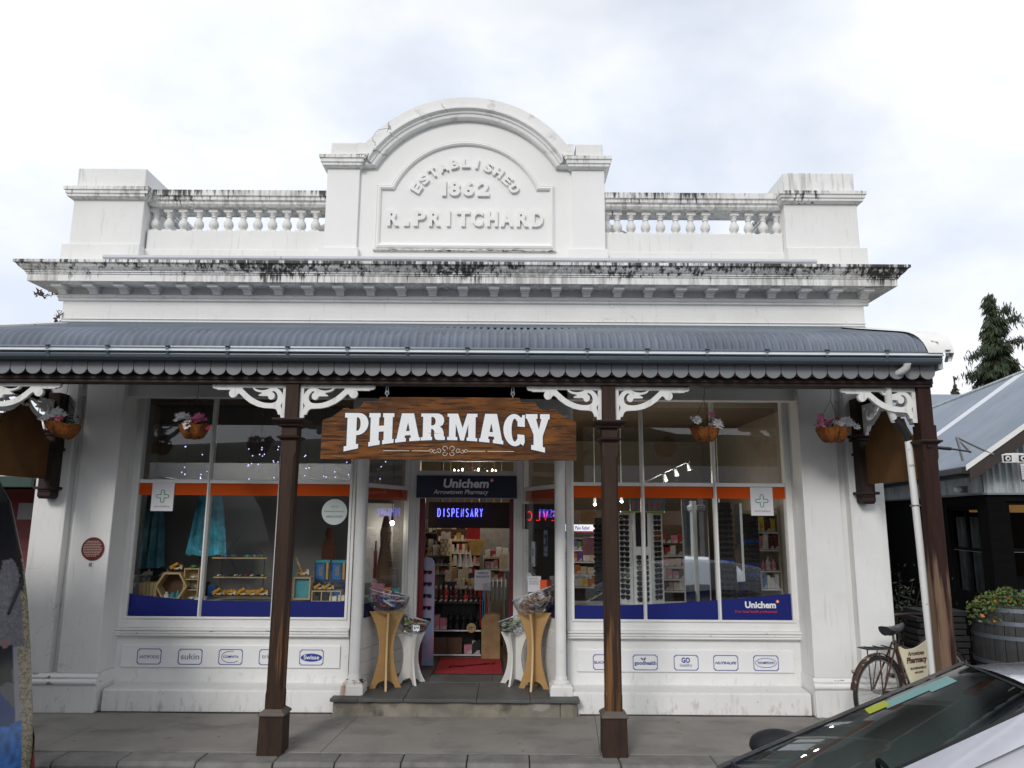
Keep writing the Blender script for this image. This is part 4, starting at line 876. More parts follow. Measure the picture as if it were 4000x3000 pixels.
def card(name, lab, cat, x0, x1, z0, z1, y, m, txt=None, tm=None, rot=0, back=None):
    t = thing(name, lab, cat, ((x0+x1)/2, y, z0), (0, 0, rot)); b = MB(); b.box(-(x1-x0)/2, 0, 0, (x1-x0)/2, .004, z1-z0); part('card', b, m, t)
    if txt:
        for (s, fx0, fx1, fz0, fz1) in txt:
            part('lettering', fit(text(s, .002, .02), (fx0-.5)*(x1-x0), (fx1-.5)*(x1-x0), fz0*(z1-z0), fz1*(z1-z0), -.001), tm or m_navyedge, t)
    return t
card('price_ticket','white 9.95 price ticket on the short left bowl','price ticket',-1.045,-.975,.735,.792,8.235,m_print,[('9',.1,.42,.2,.8),('95',.5,.92,.42,.82)])
card('clear_notice','white notice card standing behind the tall right bowl','notice',.19,.335,1.13,1.30,8.42,m_poster,[('Mailorder form',.1,.75,.80,.86),('aaaa aa aaaa aa',.1,.8,.62,.68),('aaa aaaa aa aaa',.1,.8,.48,.54)],m_greyp)
b = MB(); b.box(.325,8.40,1.16,.40,8.405,1.262); solo('orange_ticket', b, mat('orange_card', (.7,.10,.02), .5, var=0), 'orange ticket above the tall right bowl', 'ticket')
# door mat
MT = thing('door_mat', 'red entrance mat lying across the shop doorway', 'mat', (-.48, 9.3, .174))
b = MB(); b.prism([(-.865,8.88),(-.085,8.86),(-.128,9.80),(-.885,9.80)], .1745, .184, 'z'); part('pile', b, mat('red_mat_pile', (.30,.012,.022), .9, var=.25, scale=60, bump=.3), MT)
b = MB(); b.prism([(-.89,8.855),(-.06,8.835),(-.10,9.83),(-.91,9.83)], .1735, .179, 'z'); part('rubber_edge', b, m_rubber, MT)
t = fit(text('Dispensary', .002, .02, .3), -.30, .30, -.05, .05, 0); c_, s_ = math.cos(R(17)), math.sin(R(17))
t.v = [(-.45+p[0]*c_-p[2]*s_, 9.33+(p[0]*s_+p[2]*c_)*1.6, .185+abs(p[1])*.3) for p in t.v]; part('lettering', t, m_rubber, MT)

# ================================================================== BICYCLE
BH = R(27)
BK = thing('bicycle', 'old rusty bicycle with a cream shop sign in its frame by the right pilaster', 'bicycle', (3.455, 7.34, 0), (R(3), 0, BH))
m_rustb = mat('rusty_brown_frame', (.055,.022,.016), .7, var=.4, scale=20, bump=.3); m_rim = mat('dull_steel_rim', (.36,.36,.35), .4, metal=.7, var=.2, scale=20)
m_mud = mat('peeling_mudguard', (.06,.028,.018), .7, var=.3, scale=15); overlay(m_mud, (.55,.50,.42), (1,1,1), 16, .56, .62, amount=.8)
def ringtube(mb, cx, cz, rr, r, a0=0, a1=360, n=40, m=8, y=0): mb.tube([(cx+rr*math.cos(R(a0+(a1-a0)*i/n)), y, cz+rr*math.sin(R(a0+(a1-a0)*i/n))) for i in range(n+1)], r, m)
RW = .335
for cx, nm in ((0, 'rear'), (1.03, 'front')):
    b = MB(); ringtube(b, cx, RW+.01, RW-.018, .019, n=48); wh = part('wheel', b, m_rubber, BK)
    b = MB(); ringtube(b, cx, RW+.01, RW-.044, .010, n=48, m=6); part('rim', b, m_rim, wh)
    b = MB(); b.tube([(cx,-.05,RW+.01),(cx,.05,RW+.01)], .018, 10)
    for i in range(28):
        a = 2*math.pi*i/28; a2 = a+(.5 if i % 2 else -.5); sy = .035 if i % 4 < 2 else -.035
        b.tube([(cx+.016*math.cos(a2), sy, RW+.01+.016*math.sin(a2)), (cx+(RW-.046)*math.cos(a), 0, RW+.01+(RW-.046)*math.sin(a))], .0016, 4)
    part('spokes', b, m_rim, wh)
    b = MB(); a0, a1 = (-5, 172) if cx == 0 else (20, 200); rows = []
    for i in range(25):
        a = R(a0+(a1-a0)*i/24); rows.append([(cx+(RW+.022-abs(q)*abs(q)*9)*math.cos(a), q, RW+.01+(RW+.022-abs(q)*abs(q)*9)*math.sin(a)) for q in (-.03,-.018,0,.018,.03)])
    b.strip(rows, False, True); part('mudguard', b, m_mud, BK, fix=False)
def bt(name, pts, r, m=m_rustb): t = MB(); t.tube(pts, r, 8); return part(name, t, m, BK)
BBX = (.46, .29)
bt('seat_tube', [(.42,0,.29),(.25,0,.80)], .016); bt('down_tube', [(.42,0,.29),(.85,0,.82)], .016); bt('top_tube', [(.27,0,.76),(.55,0,.68),(.85,0,.88)], .0001 if False else .012)
bt('head_tube', [(.84,0,.78),(.81,0,.93)], .019)
for y in (-.055,.055):
    bt('chain_stay', [(0,y,RW+.01),(.42,y*.3,.29)], .010); bt('seat_stay', [(0,y,RW+.01),(.255,y*.4,.78)], .009); bt('fork_blade', [(1.03,y,RW+.01),(.95,y,.50),(.845,y*.5,.78)], .010)
    bt('carrier_stay', [(-.01,y*1.1,RW+.01),(-.05,y*1.2,.72)], .006); bt('carrier_stay', [(.0,y*1.1,RW+.01),(.10,y*1.2,.735)], .005)
b = MB()
for y in (-.06,-.02,.02,.06): b.tube([(-.20,y*.7,.755),(-.12,y,.752),(.23,y*.6,.728)], .005, 6)
for x_ in (-.19,-.1,.02,.14): b.tube([(x_,-.06,.754-.04*max(0,x_)),(x_,.06,.754-.04*max(0,x_))], .005, 6)
part('luggage_carrier', b, m_black, BK)
b = MB(); rows = []
for i in range(9):
    t = i/8; x_ = .12+.27*t; wv = (.085*(1-t)**.7*min(1,(t+.12)*5)+.018); zt = .915+.02*t-.02*math.sin(t*3.1); rows.append([(x_, wv*math.cos(a), zt+ (.022 if math.sin(a) > 0 else .05*(1-t)+.015)*math.sin(a)) for a in [2*math.pi*k/12 for k in range(12)]])
b.strip(rows, True, True, None, True); part('saddle', b, m_black, BK)
bt('seat_post', [(.25,0,.78),(.235,0,.885)], .012, m_rim)
b = MB()
for y in (-.03,.03): ringtube(b, .155, .875, .02, .004, n=14, m=5, y=y)
part('saddle_spring', b, m_rim, BK)
t = MB(); t.tube([(.815,0,.92),(.80,0,.99),(.83,-.10,1.0),(.79,-.22,.985),(.65,-.27,.97)], .010, 8); t.tube([(.80,0,.99),(.83,.10,1.0),(.79,.22,.985),(.65,.27,.97)], .010, 8); part('handlebar', t, m_rustb, BK)
for y in (-.268,.268): bt('grip', [(.69,y*.97,.975),(.59,y*1.02,.965)], .015, m_black)
b = MB(); b.prism(circle(.42,.29,.085,24), -.045, -.040, 'y'); part('chain_wheel', b, m_rustb, BK)
b = MB(); b.tube([(.42,-.05,.29),(.49,-.06,.14)], .009, 6); b.box(.45,-.14,.125,.53,-.06,.15); b.tube([(.42,.05,.29),(.35,.06,.44)], .009, 6); b.box(.31,.06,.43,.39,.14,.455); part('crank', b, m_rustb, BK)
b = MB(); b.tube([(0,-.043,RW+.045),(.42,-.043,.375)], .004, 5); b.tube([(0,-.043,RW-.025),(.42,-.043,.205)], .004, 5); part('chain', b, m_black, BK)
b = MB(); b.ball((-.335,0,.56), .018, .016, .018); part('rear_reflector', b, m_iron, BK)
# sign plate fills the frame (bicycle plane: x along, z up)
so = smooth_loop([(.285,.735),(.38,.712),(.50,.712),(.60,.735),(.70,.775),(.79,.815),(.80,.70),(.77,.56),(.70,.44),(.60,.34),(.50,.31),(.455,.36),(.36,.55)], 3)
part('shop_plate', up(sheet([so], .012), -.022), mat('cream_sign_plate', (.72,.66,.46), .5, var=.06, scale=6), BK)
m_mar = mat('maroon_lettering', (.11,.03,.03), .5, var=0)
for s, x0, x1, z0, z1, bo in (('Arrowtown',.41,.65,.645,.69,.01),('Pharmacy',.39,.69,.560,.635,.04),('BUCKINGHAM ST',.44,.68,.516,.537,.02),('442 0975',.50,.63,.476,.495,.02)):
    part('lettering', fit(text(s, .002, bo), x0, x1, z0, z1, -.030), m_mar, BK)

# ================================================================== NEIGHBOURING PUB (right)
NA = R(-10.8)
NB = thing('dark_timber_pub', 'dark timber building with grey corrugated roof right of the pharmacy', 'building', (6.064, 9.5, 0), (0, 0, NA))
m_dark = mat('near_black_timber', (.004,.004,.0045), .85, spec=.08, var=.3, scale=3, stretch=(1,1,6)); m_eave = mat('dark_eave_paint', (.028,.018,.015), .5, var=.2)
m_nroof = mat('light_grey_iron_roof', (.20,.235,.285), .5, var=.10, scale=1.3, stretch=(1,1,1)); overlay(m_nroof, (.09,.10,.11), (1,1,1), 14, .68, .73, amount=.6); overlay(m_nroof, (.30,.335,.38), (1,1,1), 1.2, .5, .75, amount=.5)
m_galv = mat('weathered_galvanised_iron', (.42,.46,.46), .5, metal=.25, var=.25, scale=4, stretch=(4,4,.7)); overlay(m_galv, (.20,.18,.22), (6,6,.7), 2, .52, .62, amount=.5)
m_tan = mat('translucent_roof_sheet', (.62,.64,.68), .4, var=.06)
def nbp(*a, **k): return part(*a, **k)
DPT = 9.0; RU, RZ, EZ = 2.3, 4.50, 2.60
b = MB(); b.box(.0,0,-.05,.2,DPT,.94); b.box(0,1.33,.94,.2,DPT,2.28); b.box(0,0,.94,.2,.31,2.28); b.box(0,.31,2.12,.2,1.33,2.28)
b.box(.2,0,-.05,4.6,.2,.96); b.box(.2,0,2.18,4.6,.2,2.28); b.box(.2,.001,.96,.22,.2,2.18); b.box(1.35,0,.96,1.6,.2,2.18); b.box(2.8,0,.96,4.6,.2,2.18); b.box(.3,DPT-.2,0,4.6,DPT,2.5); b.box(4.4,.2,0,4.6,DPT,2.5)
part('wall', b, m_dark, NB)
b = MB(); b.box(.1,.1,.0,4.4,DPT-.1,.05); part('floor', b, m_dark, NB)
def corr(x0, x1, z0, ztop, per, amp, M=None, seg=8):
    m = MB(); amp *= 1.5; n = int((x1-x0)/per*seg); lo, hi = [], []
    for k in range(n+1):
        x = x0+(x1-x0)*k/n; y = amp*math.cos(2*math.pi*k/seg); lo.append((x,y,z0)); hi.append((x,y,ztop(x)))
    m.strip([lo, hi], False, True, M); return m
part('side_cladding', corr(0, DPT, 2.285, lambda x: 2.60, .076, .010, Matrix.Translation((-.022,0,0)) @ Matrix.Rotation(R(90), 4, 'Z')), m_galv, NB, fix=False)
part('gable_cladding', corr(-.02, 4.62, 2.285, lambda x: RZ-.15-abs(x-RU)*.725, .076, .010, Matrix.Translation((0,-.022,0))), m_galv, NB, fix=False)
b = MB(); b.box(-.035,-.04,2.262,4.62,-.005,2.286); b.box(-.04,-.04,2.262,-.005,DPT,2.286); part('flashing', b, m_iron, NB)
def slope_roof(sgn):
    m = MB(); n = int((DPT+.45)/.076*6); lo, hi = [], []
    for k in range(n+1):
        v_ = -.40+(DPT+.45)*k/n; a = .010*math.cos(2*math.pi*k/6); lo.append((RU-sgn*2.62, v_, EZ-.01+a)); hi.append((RU, v_, RZ+a))
    m.strip([lo, hi], False, True); return m
for s in (1, -1): part('roof', slope_roof(s), m_nroof, NB, fix=False)
b = MB()
k0 = (EZ+.02, RZ+.016); b.add([(RU-2.3, 3.55, EZ+.02+.215), (RU-.02, 3.55, RZ+.006), (RU-.02, 4.0, RZ+.006), (RU-2.3, 4.0, EZ+.02+.215), (RU-2.3, 3.55, EZ+.235-.012), (RU-.02, 3.55, RZ-.006), (RU-.02, 4.0, RZ-.006), (RU-2.3, 4.0, EZ+.235-.012)], [(0,1,2,3),(4,7,6,5),(0,4,5,1),(1,5,6,2),(2,6,7,3),(3,7,4,0)])
part('roof_skylight', b, m_tan, NB)
b = MB(); b.tube([(RU,-.42,RZ+.01),(RU,DPT+.1,RZ+.01)], .045, 8); part('ridge_cap', b, m_galv, NB)
b = MB(); b.box(-.40,-.40,2.50,-.30,DPT,2.60); b.box(-.30,-.02,2.50,-.02,DPT,2.53); part('eave_gutter', b, m_black, NB, .02)
b = MB()
for s in (1, -1): b.prism([(RU, RZ-.02),(RU, RZ-.20),(RU-s*2.62, EZ-.20),(RU-s*2.62, EZ-.03)], -.41, -.36, 'y')
part('bargeboard', b, m_eave, NB)
b = MB()
for s in (1, -1): b.prism([(RU, RZ+.03),(RU, RZ-.035),(RU-s*2.66, EZ-.055),(RU-s*2.66, EZ+.01)], -.43, -.409, 'y')
part('barge_flashing', b, m_white, NB)
def nwin(name, pts_frame, fn, u0, u1, z0, z1, mid, zbar):
    f = MB(); t = .045
    for a in ((u0,z0,u0+t,z1),(u1-t,z0,u1,z1),(u0+t,z0,u1-t,z0+t),(u0+t,z1-t,u1-t,z1),(mid-.02,z0+t,mid+.02,z1-t),(u0+t,zbar-.02,mid-.02,zbar+.02),(mid+.02,zbar-.02,u1-t,zbar+.02)): fn(f, a, .0, .05)
    w_ = part('window', f, m_dark, NB)
    for a in ((u0+t,z0+t,mid-.02,zbar-.02),(mid+.02,z0+t,u1-t,zbar-.02),(u0+t,zbar+.02,mid-.02,z1-t),(mid+.02,zbar+.02,u1-t,z1-t)):
        g_ = MB(); fn(g_, a, .022, .028); part('pane', g_, m_glassd, w_)
    s_ = MB(); fn(s_, (u0+t,zbar-.024,u1-t,zbar-.0205), -.004, .0); part('sash_bead', s_, m_greyp, w_)
nwin('side', None, lambda m, a, d0, d1: m.box(.03+d0, a[0], a[1], .03+d1, a[2], a[3]), .31, 1.33, .94, 2.12, .80, 1.55)
nwin('front', None, lambda m, a, d0, d1: m.box(a[0], .03+d0, a[1], a[2], .03+d1, a[3]), .22, 1.35, .96, 2.18, .79, 1.57)
lp = mat('lit_paper_lampshade', (.8,.5,.2), .5, var=.2, emit=(.85,.42,.12), es=.55)
for i, (lx, ly, lz) in enumerate(((1.55,.9,2.22),(1.0,1.9,2.18))):
    k = Matrix.Rotation(NA, 4, 'Z') @ Vector((lx, ly, 0)); t = thing('lampshade', ('wide orange lampshade glowing behind the pub front window','narrow orange lampshade glowing behind the pub side window')[i], 'lamp', (6.064+k.x, 9.5+k.y, lz))
    b = MB(); b.lathe([(.52,0),(.52,.10),(.50,.10),(.50,0)], 6.064+k.x, 9.5+k.y, 24, Matrix.Translation((0,0,lz-.12)), False); part('shade', b, lp, t)
t = thing('outdoor_speaker', 'white wide outdoor speaker with two round cones under the pub gable', 'speaker', (6.19, 9.08, 2.64), (R(6), 0, NA+R(4)))
b = MB(); b.prism([(-.145,0),(.145,0),(.15,.10),(.10,.115),(0,.12),(-.10,.115),(-.15,.10)], -.02, .12, 'y'); part('cabinet', b, m_white, t, .006)
for sx in (-.088, .088):
    b = MB(); b.box(sx-.046,-.026,.018,sx+.046,-.0205,.092); part('grille', b, m_black, t, .01)
    b = MB(); b.prism(circle(sx,.055,.031,18), -.032, -.027, 'y'); cn = part('cone', b, m_poster, t); b = MB(); b.prism(circle(sx,.055,.013,14), -.040, -.0325, 'y'); part('dust_cap', b, m_black, cn)
b = MB(); b.tube([(0,.11,.06),(0,.35,.08)], .02, 8); part('mount', b, m_black, t)
t = thing('wall_lamp', 'grey bulkhead lamp on the corrugated side wall', 'lamp', (6.09, 10.0, 2.34)); b = MB(); b.ball((6.00,9.98,2.345), .055, .045, .045); part('globe', b, m_pvc, t); b = MB(); b.box(6.03,9.95,2.30,6.12,10.03,2.39); part('mount', b, m_iron, t)
t = thing('wall_notice', 'white printed notice on the pub gable cladding', 'notice', (6.50, 9.37, 2.45), (0,0,NA)); b = MB(); b.box(-.04,-.01,0,.20,0,.20); part('sheet', b, m_poster, t)
for i in range(7): b = MB(); b.box(-.03,-.013,.03+.022*i,.12,-.0105,.036+.022*i); part('lettering', b, m_greyp, t)
# tie between post and barge
t = thing('chain_stay_bracket', 'steel rod and chain tying the right post to a bracket on the pub roof', 'bracket', (3.8, 6.65, 2.56))
b = MB(); b.tube([(3.70,6.55,2.585),(3.95,6.62,2.575)], .016, 8); b.tube([(3.95,6.62,2.575),(4.33,6.95,2.58)], .009, 6)
p0, p1 = Vector((4.33,6.95,2.58)), Vector((5.55,9.15,2.96))
b.tube([p0, p0.lerp(p1,.5)+Vector((0,0,-.02)), p1], .010, 6); part('rod', b, m_black, t)
c = MB()
for i in range(14):
    q = p0.lerp(p1, i/14*.6); c.ball(q, .016, .012, .016, 6, 4)
part('chain', c, m_iron, t)
b = MB(); b.tube([(5.55,9.15,2.96),(5.60,9.15,2.66)], .018, 6); b.tube([(5.55,9.15,2.96),(5.95,9.10,2.74)], .016, 6); part('bracket', b, m_iron, t)
# lane behind: dark end wall, iron sheet, door notice
t = thing('lane_shed', 'dark shed with an upright iron sheet closing the lane end', 'shed', (4.95, 14.3, 0))
b = MB(); b.box(3.9,14.3,0,7.8,14.6,2.9); part('wall', b, m_dark, t); b = MB(); b.box(3.9,13.7,2.25,7.6,14.6,2.33); part('canopy', b, m_galv, t)
part('iron_sheet', corr(5.35,5.85,.4,lambda x: 2.0,.076,.010,Matrix.Translation((0,14.27,0))), m_galv, t, fix=False)
b = MB(); b.box(4.95,14.27,1.62,5.28,14.299,1.78); part('notice_board', b, m_greyp, t)
# foliage helpers
def leaves(n, fn, size, up_=.4, seed=1, elong=1.6):
    rnd = random.Random(seed); m = MB()
    for i in range(n):
        c = Vector(fn(rnd)); d = Vector((rnd.uniform(-1,1), rnd.uniform(-1,1), rnd.uniform(-1,1)*up_)).normalized(); e = d.cross(Vector((rnd.uniform(-1,1), rnd.uniform(-1,1), rnd.uniform(-1,1)))).normalized(); s = size*rnd.uniform(.6,1.3)
        m.add([c-d*s*elong*.5, c+e*s*.4, c+d*s*elong*.5, c-e*s*.4], [(0,1,2,3)])
    return m
# barrel planter
BX, BY2 = 5.80, 8.80
t = thing('barrel_planter', 'big weathered grey wine barrel used as a planter by the pub', 'planter', (BX, BY2, 0))
m_stave = mat('grey_oak_stave', (.027,.028,.030), .75, var=.3, scale=4, stretch=(5,5,.8), bump=.4); m_hoop = mat('steel_hoop', (.12,.14,.165), .4, metal=.5, var=.15)
def br(z): return .36+.09*math.sin(math.pi*min(1,max(0,z/1.02)))
for i in range(26):
    a0, a1 = 2*math.pi*(i+.03)/26, 2*math.pi*(i+.97)/26; rows = []
    for z in (0,.2,.4,.55,.7,.88,1.0): rows.append([(BX+(br(z)-dd)*math.cos(a), BY2+(br(z)-dd)*math.sin(a), z) for a, dd in ((a0,0),((a0+a1)/2,-.002),(a1,0),(a1,.03),(a0,.03))])
    b = MB(); b.strip(rows, True, False, None, True); part('stave', b, m_stave, t)
for z in (.08,.22,.38,.66,.81,.95):
    b = MB(); b.lathe([(br(z)+.002,z-.022),(br(z)+.007,z-.022),(br(z+.02)+.007,z+.022),(br(z+.02)+.002,z+.022)], BX, BY2, 40, cap=False); part('hoop', b, m_hoop, t)
b = MB(); b.lathe([(.33,.94),(.33,.96)], BX, BY2, 24); part('soil', b, mat('potting_soil', (.03,.022,.016), .95, var=.3, scale=30, bump=.6), t)
t = thing('planter_shrub', 'leafy green plant with orange flowers spilling over the barrel', 'plant', (BX-.2, BY2-.2, 1.0))
m_lf = mat('fresh_green_leaf', (.075,.115,.022), .55, var=.6, scale=9); m_lfd = mat('dull_green_leaf', (.05,.085,.045), .6, var=.5, scale=9); m_or = mat('orange_flower', (.55,.12,.02), .6, var=.3, scale=20)
def spill(r):
    a = r.uniform(2.2,5.6); q = r.uniform(.0,.42); x = BX-.06+q*math.cos(a)*1.05; y = BY2+q*math.sin(a)*.8; return (x, y, .96+.20*(1-q/.5)*r.random()+.05*r.random()-(max(0,q-.30)*2.2*r.random()))
part('foliage', leaves(1700, spill, .034, .6, 3), m_lf, t, fix=False)
part('dull_foliage', leaves(420, lambda r: (BX+.08+r.gauss(0,.16), BY2-.12+r.gauss(0,.12), 1.03+r.gauss(0,.05)), .04, .6, 4, 1.2), m_lfd, t, fix=False)
part('blossom', leaves(70, spill, .040, .8, 5, 1.1), m_or, t, fix=False)
t = thing('lane_shrub', 'dark straggly shrub in the lane behind the bicycle', 'shrub', (4.75, 9.6, 0))
b = MB()
for i in range(9):
    a = random.random()*6.28; b.tube([(4.75,9.6,0),(4.75+.25*math.cos(a),9.6+.2*math.sin(a),.6),(4.75+.5*math.cos(a),9.6+.4*math.sin(a),1.1+random.random()*.5)], [.015,.01,.004], 5)
part('stem', b, m_brown, t)
part('foliage', leaves(1500, lambda r: (4.75+r.gauss(0,.35), 9.6+r.gauss(0,.25), .62+r.gauss(0,.30)), .03, 1, 6, 2.2), mat('dark_shrub_leaf', (.022,.034,.013), .6, var=.5, scale=8), t, fix=False)
m_dslate = mat('dark_slate', (.007,.007,.008), .7, var=.3)
t = thing('slate_stack', 'low stack of dark slate slabs beside the barrel planter', 'stone stack', (5.0, 9.05, 0))
for i in range(13): b = MB(); b.box(4.75+random.uniform(-.03,.03),8.9,i*.07,5.30+random.uniform(-.03,.03),9.3,i*.07+.058); part('slab', b, m_dslate, t, .006)
# conifers
m_con = mat('conifer_needles', (.030,.052,.024), .7, var=.7, scale=.9); m_con2 = mat('conifer_needles_olive', (.055,.066,.020), .7, var=.6, scale=.9); m_bark = mat('brown_bark', (.06,.04,.03), .9, var=.3)
def conifer(lab, x, y, z0, h, rad, seed, tips=(), n=200, twin=None):
    r = random.Random(seed); t = thing('conifer', lab, 'tree', (x, y, 0)); b = MB(); b.tube([(x,y,-.2),(x+.1,y,z0+h*.5),(x,y,z0+h)], [rad*.12,rad*.07,.04], 8)
    m1, m2 = MB(), MB()
    tops = [(x, z0+h, rad)] + list(tips)
    for i in range(n):
        u = r.random()**.75; zz = z0+h*(1-u); ln = rad*(.10+.95*u)*(.55+.6*r.random()); a = r.uniform(0,6.283)
        p = Vector((x, y, zz)); d = Vector((math.cos(a), math.sin(a), .15)); pts = [p]
        for k in range(7): d.z -= .10; p = p + d*ln/7; pts.append(p.copy())
        b.tube([pts[0], pts[3], pts[6]], [.05,.03,.015], 4, cap=False)
        for k in range(1, 8):
            for j in range(16):
                c = pts[min(k,7)] + Vector((r.gauss(0,.12), r.gauss(0,.12), r.gauss(0,.10)))*rad*.30; s = rad*.062*r.uniform(.6,1.5); e = (d+Vector((r.uniform(-.6,.6), r.uniform(-.6,.6), -.7-r.random()*.6))).normalized(); f = e.cross(Vector((r.uniform(-1,1),r.uniform(-1,1),r.uniform(-1,1)))).normalized()
                (m1 if r.random() < .68 else m2).add([c-e*s, c+f*s*.20, c+e*s*1.6, c-f*s*.20], [(0,1,2,3)])
    for tx, tz, bx, bz in tips:
        q = [Vector((bx,y,bz)), Vector((bx+(tx-bx)*.35,y,bz+(tz-bz)*.75)), Vector((bx+(tx-bx)*.75,y,tz)), Vector((tx,y,tz-.12*abs(tx-bx)))]; b.tube(q, [.08,.06,.04,.02], 5)
        for k in range(260):
            s0 = r.random()*2.999; i0 = int(s0); c = q[i0].lerp(q[i0+1], s0-i0) + Vector((r.gauss(0,.16), r.gauss(0,.2), r.gauss(0,.14)-.1)); s = .14*r.uniform(.5,1.3); e = Vector((r.uniform(-.5,.5), r.uniform(-.5,.5), -1)).normalized(); f = e.cross(Vector((r.uniform(-1,1),r.uniform(-1,1),0))).normalized(); m1.add([c-e*s, c+f*s*.22, c+e*s*1.4, c-f*s*.22], [(0,1,2,3)])
    part('trunk', b, m_bark, t); part('crown', m1, m_con, t, fix=False); part('inner_crown', m2, m_con2, t, fix=False)
conifer('tall ragged dark conifer above the pub roof', 27.0, 40, 3.5, 10.9, 2.25, 11, ((27.9,13.7,27.1,12.3),(28.45,13.2,27.2,11.8),(28.6,11.9,27.3,11.2),(25.5,11.0,26.6,11.6),(25.2,9.9,26.2,10.4)), 330)
conifer('small dark conifer left of the tall ragged one', 24.75, 40.5, 4.0, 5.85, .85, 12, (), 130)
conifer('dark conifer showing behind the left balustrade', -20.0, 46, 2, 11.6, 2.0, 13, (), 120)
conifer('dark conifer showing behind the right balustrade', 22.8, 50, 2, 12.7, 1.6, 14, (), 120)
t = thing('far_roof', 'pale iron roof of a house behind the pub', 'building', (15, 24, 0))
b = MB(); b.box(11.5,24,0,19,28,4.6); part('wall', b, m_dark, t); b = MB(); b.prism([(23.6,4.55),(26,6.35),(28.4,4.55)], 11.2, 19.3, 'x'); part('roof', b, m_nroof, t)
# red shop on the left
t = thing('red_shop', 'red timber shop with green fascia left of the pharmacy', 'building', (-9, 11, 0))
m_redw = mat('red_weatherboard_paint', (.14,.008,.012), .5, var=.12)
for i in range(14): b = MB(); b.prism([(11.0,i*.16),(10.985,i*.16),(11.0,i*.16+.158)], -12, -6.6, 'x'); part('weatherboard', b, m_redw, t)
b = MB(); b.box(-12,11.002,0,-6.6,15,2.30); part('wall', b, m_redw, t)
b = MB(); b.box(-12.2,9.66,2.36,-6.2,15.1,2.40); part('canopy', b, m_brown, t)
b = MB(); b.box(-12.2,9.6,2.28,-6.2,9.655,2.425); part('fascia', b, mat('dark_green_fascia', (.018,.045,.035), .45), t, .01)
b = MB(); b.box(-7.24,10.972,1.86,-6.7,10.984,2.10); part('notice', b, m_greyp, t)
t = thing('mossy_tree', 'bare mossy tree behind the red shop at the left edge', 'tree', (-9.3, 13.6, 0)); b = MB(); r = random.Random(4)
def limb(p, d, ln, rad_, dep):
    q = p + d*ln; b.tube([p, p.lerp(q,.5)+Vector((r.uniform(-.06,.06),0,r.uniform(-.06,.06)))*ln, q], [rad_, rad_*.8, rad_*.6], 6)
    if dep:
        for k in range(3): limb(q, (d+Vector((r.uniform(-.8,.8), r.uniform(-.4,.4), r.uniform(-.3,.6)))).normalized(), ln*.72, rad_*.6, dep-1)
limb(Vector((-9.5,13.6,0)), Vector((.05,0,1)), 1.35, .16, 4); part('trunk', b, mat('mossy_bark', (.11,.11,.07), .9, var=.5, scale=6), t)
# ================================================================== VEHICLES
m_carw = mat('white_car_paint', (.46,.47,.52), .12, var=0, coat=1.0); m_gls = mat('dark_car_glass_seal', (.008,.008,.009), .35, var=0)
m_cglass = glass('windscreen_glass', (.52,.60,.57), 2.0, .0)
PS = R(-8.5)
CF = Matrix(((-math.cos(PS), math.sin(PS), 0, 2.326), (-math.sin(PS), -math.cos(PS), 0, 3.595), (0, 0, 1, -.12), (0, 0, 0, 1)))
CR = thing('white_hatchback', 'white hatchback parked at the right with stickers on its windscreen', 'car', (2.326, 3.595, -.12), (0, 0, math.pi+PS))
# local: x forward, y left (towards the street camera), z up from the road
ST_ = [  # x, half width low, half width at belt, half width at top, z sill, z belt, z top
 (2.15,.55,.58,.50,.28,.38,.42),(2.05,.68,.70,.56,.22,.46,.50),(1.75,.76,.70,.56,.18,.42,.50),(1.30,.78,.72,.585,.18,.48,.60),
 (1.285,.78,.72,.585,.18,.50,.722),(.80,.80,.74,.565,.18,.60,.955),(.40,.82,.80,.54,.18,.72,1.142),(.0,.83,.83,.515,.18,.80,1.325),(-.5,.83,.83,.53,.18,.82,1.375),(-1.2,.83,.82,.52,.18,.84,1.36),(-1.75,.82,.80,.47,.18,.86,1.27),(-2.02,.80,.78,.55,.20,.86,.98),(-2.10,.70,.72,.5,.28,.70,.80)]
def cs(s): x, a, b_, c, z0, z1, z2 = s; h = [(-a,z0),(-b_*1.0,(z0+z1)/2),(-b_*.985,z1),(-c,z2-.02),(-c*.7,z2+.004),(-c*.35,z2+.018),(0,z2+.022)]; return [(x,-p[0],p[1]) for p in h] + [(x,p[0],p[1]) for p in h[::-1][1:]]
b = MB(); b.strip([cs(s) for s in ST_], False, True, None, False)
# leave the windscreen and side glass open: drop those faces
keep = []; ksm = []
nr = 13; rows_n = len(ST_)
for f, s_ in zip(b.f, b.sm):
    c = [sum(b.v[i][k] for i in f)/len(f) for k in range(3)]
    ws = -.001 < c[0] < 1.286 and abs(c[1]) < .60 and c[2] > .72
    if ws: continue
    keep.append(f); ksm.append(s_)
b.f, b.sm = keep, ksm
body = part('body', b, m_carw, CR, fix=False)
# windscreen (curved glass), black ceramic edge, seals
def wsp(x, v, o=0): t = x/1.285; c = .515+(.585-.515)*t; z = 1.325+.022-(1.325-.722)*t; y = v*c; return (x+.05*(1-v*v)*1.0*(1 if True else 0)+o*.42, y, z-.022*(v*v)+o*.9)
m = MB(); rows = [[wsp(.0+1.285*i/10, -1+2*j/12) for j in range(13)] for i in range(11)]; m.strip(rows, False, True)
WS = part('windscreen', m, m_cglass, CR, fix=False)
def patch(x0, x1, v0, v1, o): q = MB(); q.strip([[wsp(x0+(x1-x0)*i/8, v0+(v1-v0)*j/6, o) for j in range(7)] for i in range(9)], False, True); return q
for nm, a in (('edge_seal',(0,1.285,-1.0,-.84)),('edge_seal',(0,1.285,.68,.73)),('edge_seal',(0,.012,-.945,.945))): part(nm, patch(*a, .004), m_gls, WS, fix=False)
part('pillar_panel', patch(0,1.285,.73,1.08,.004), m_carw, CR, fix=False)
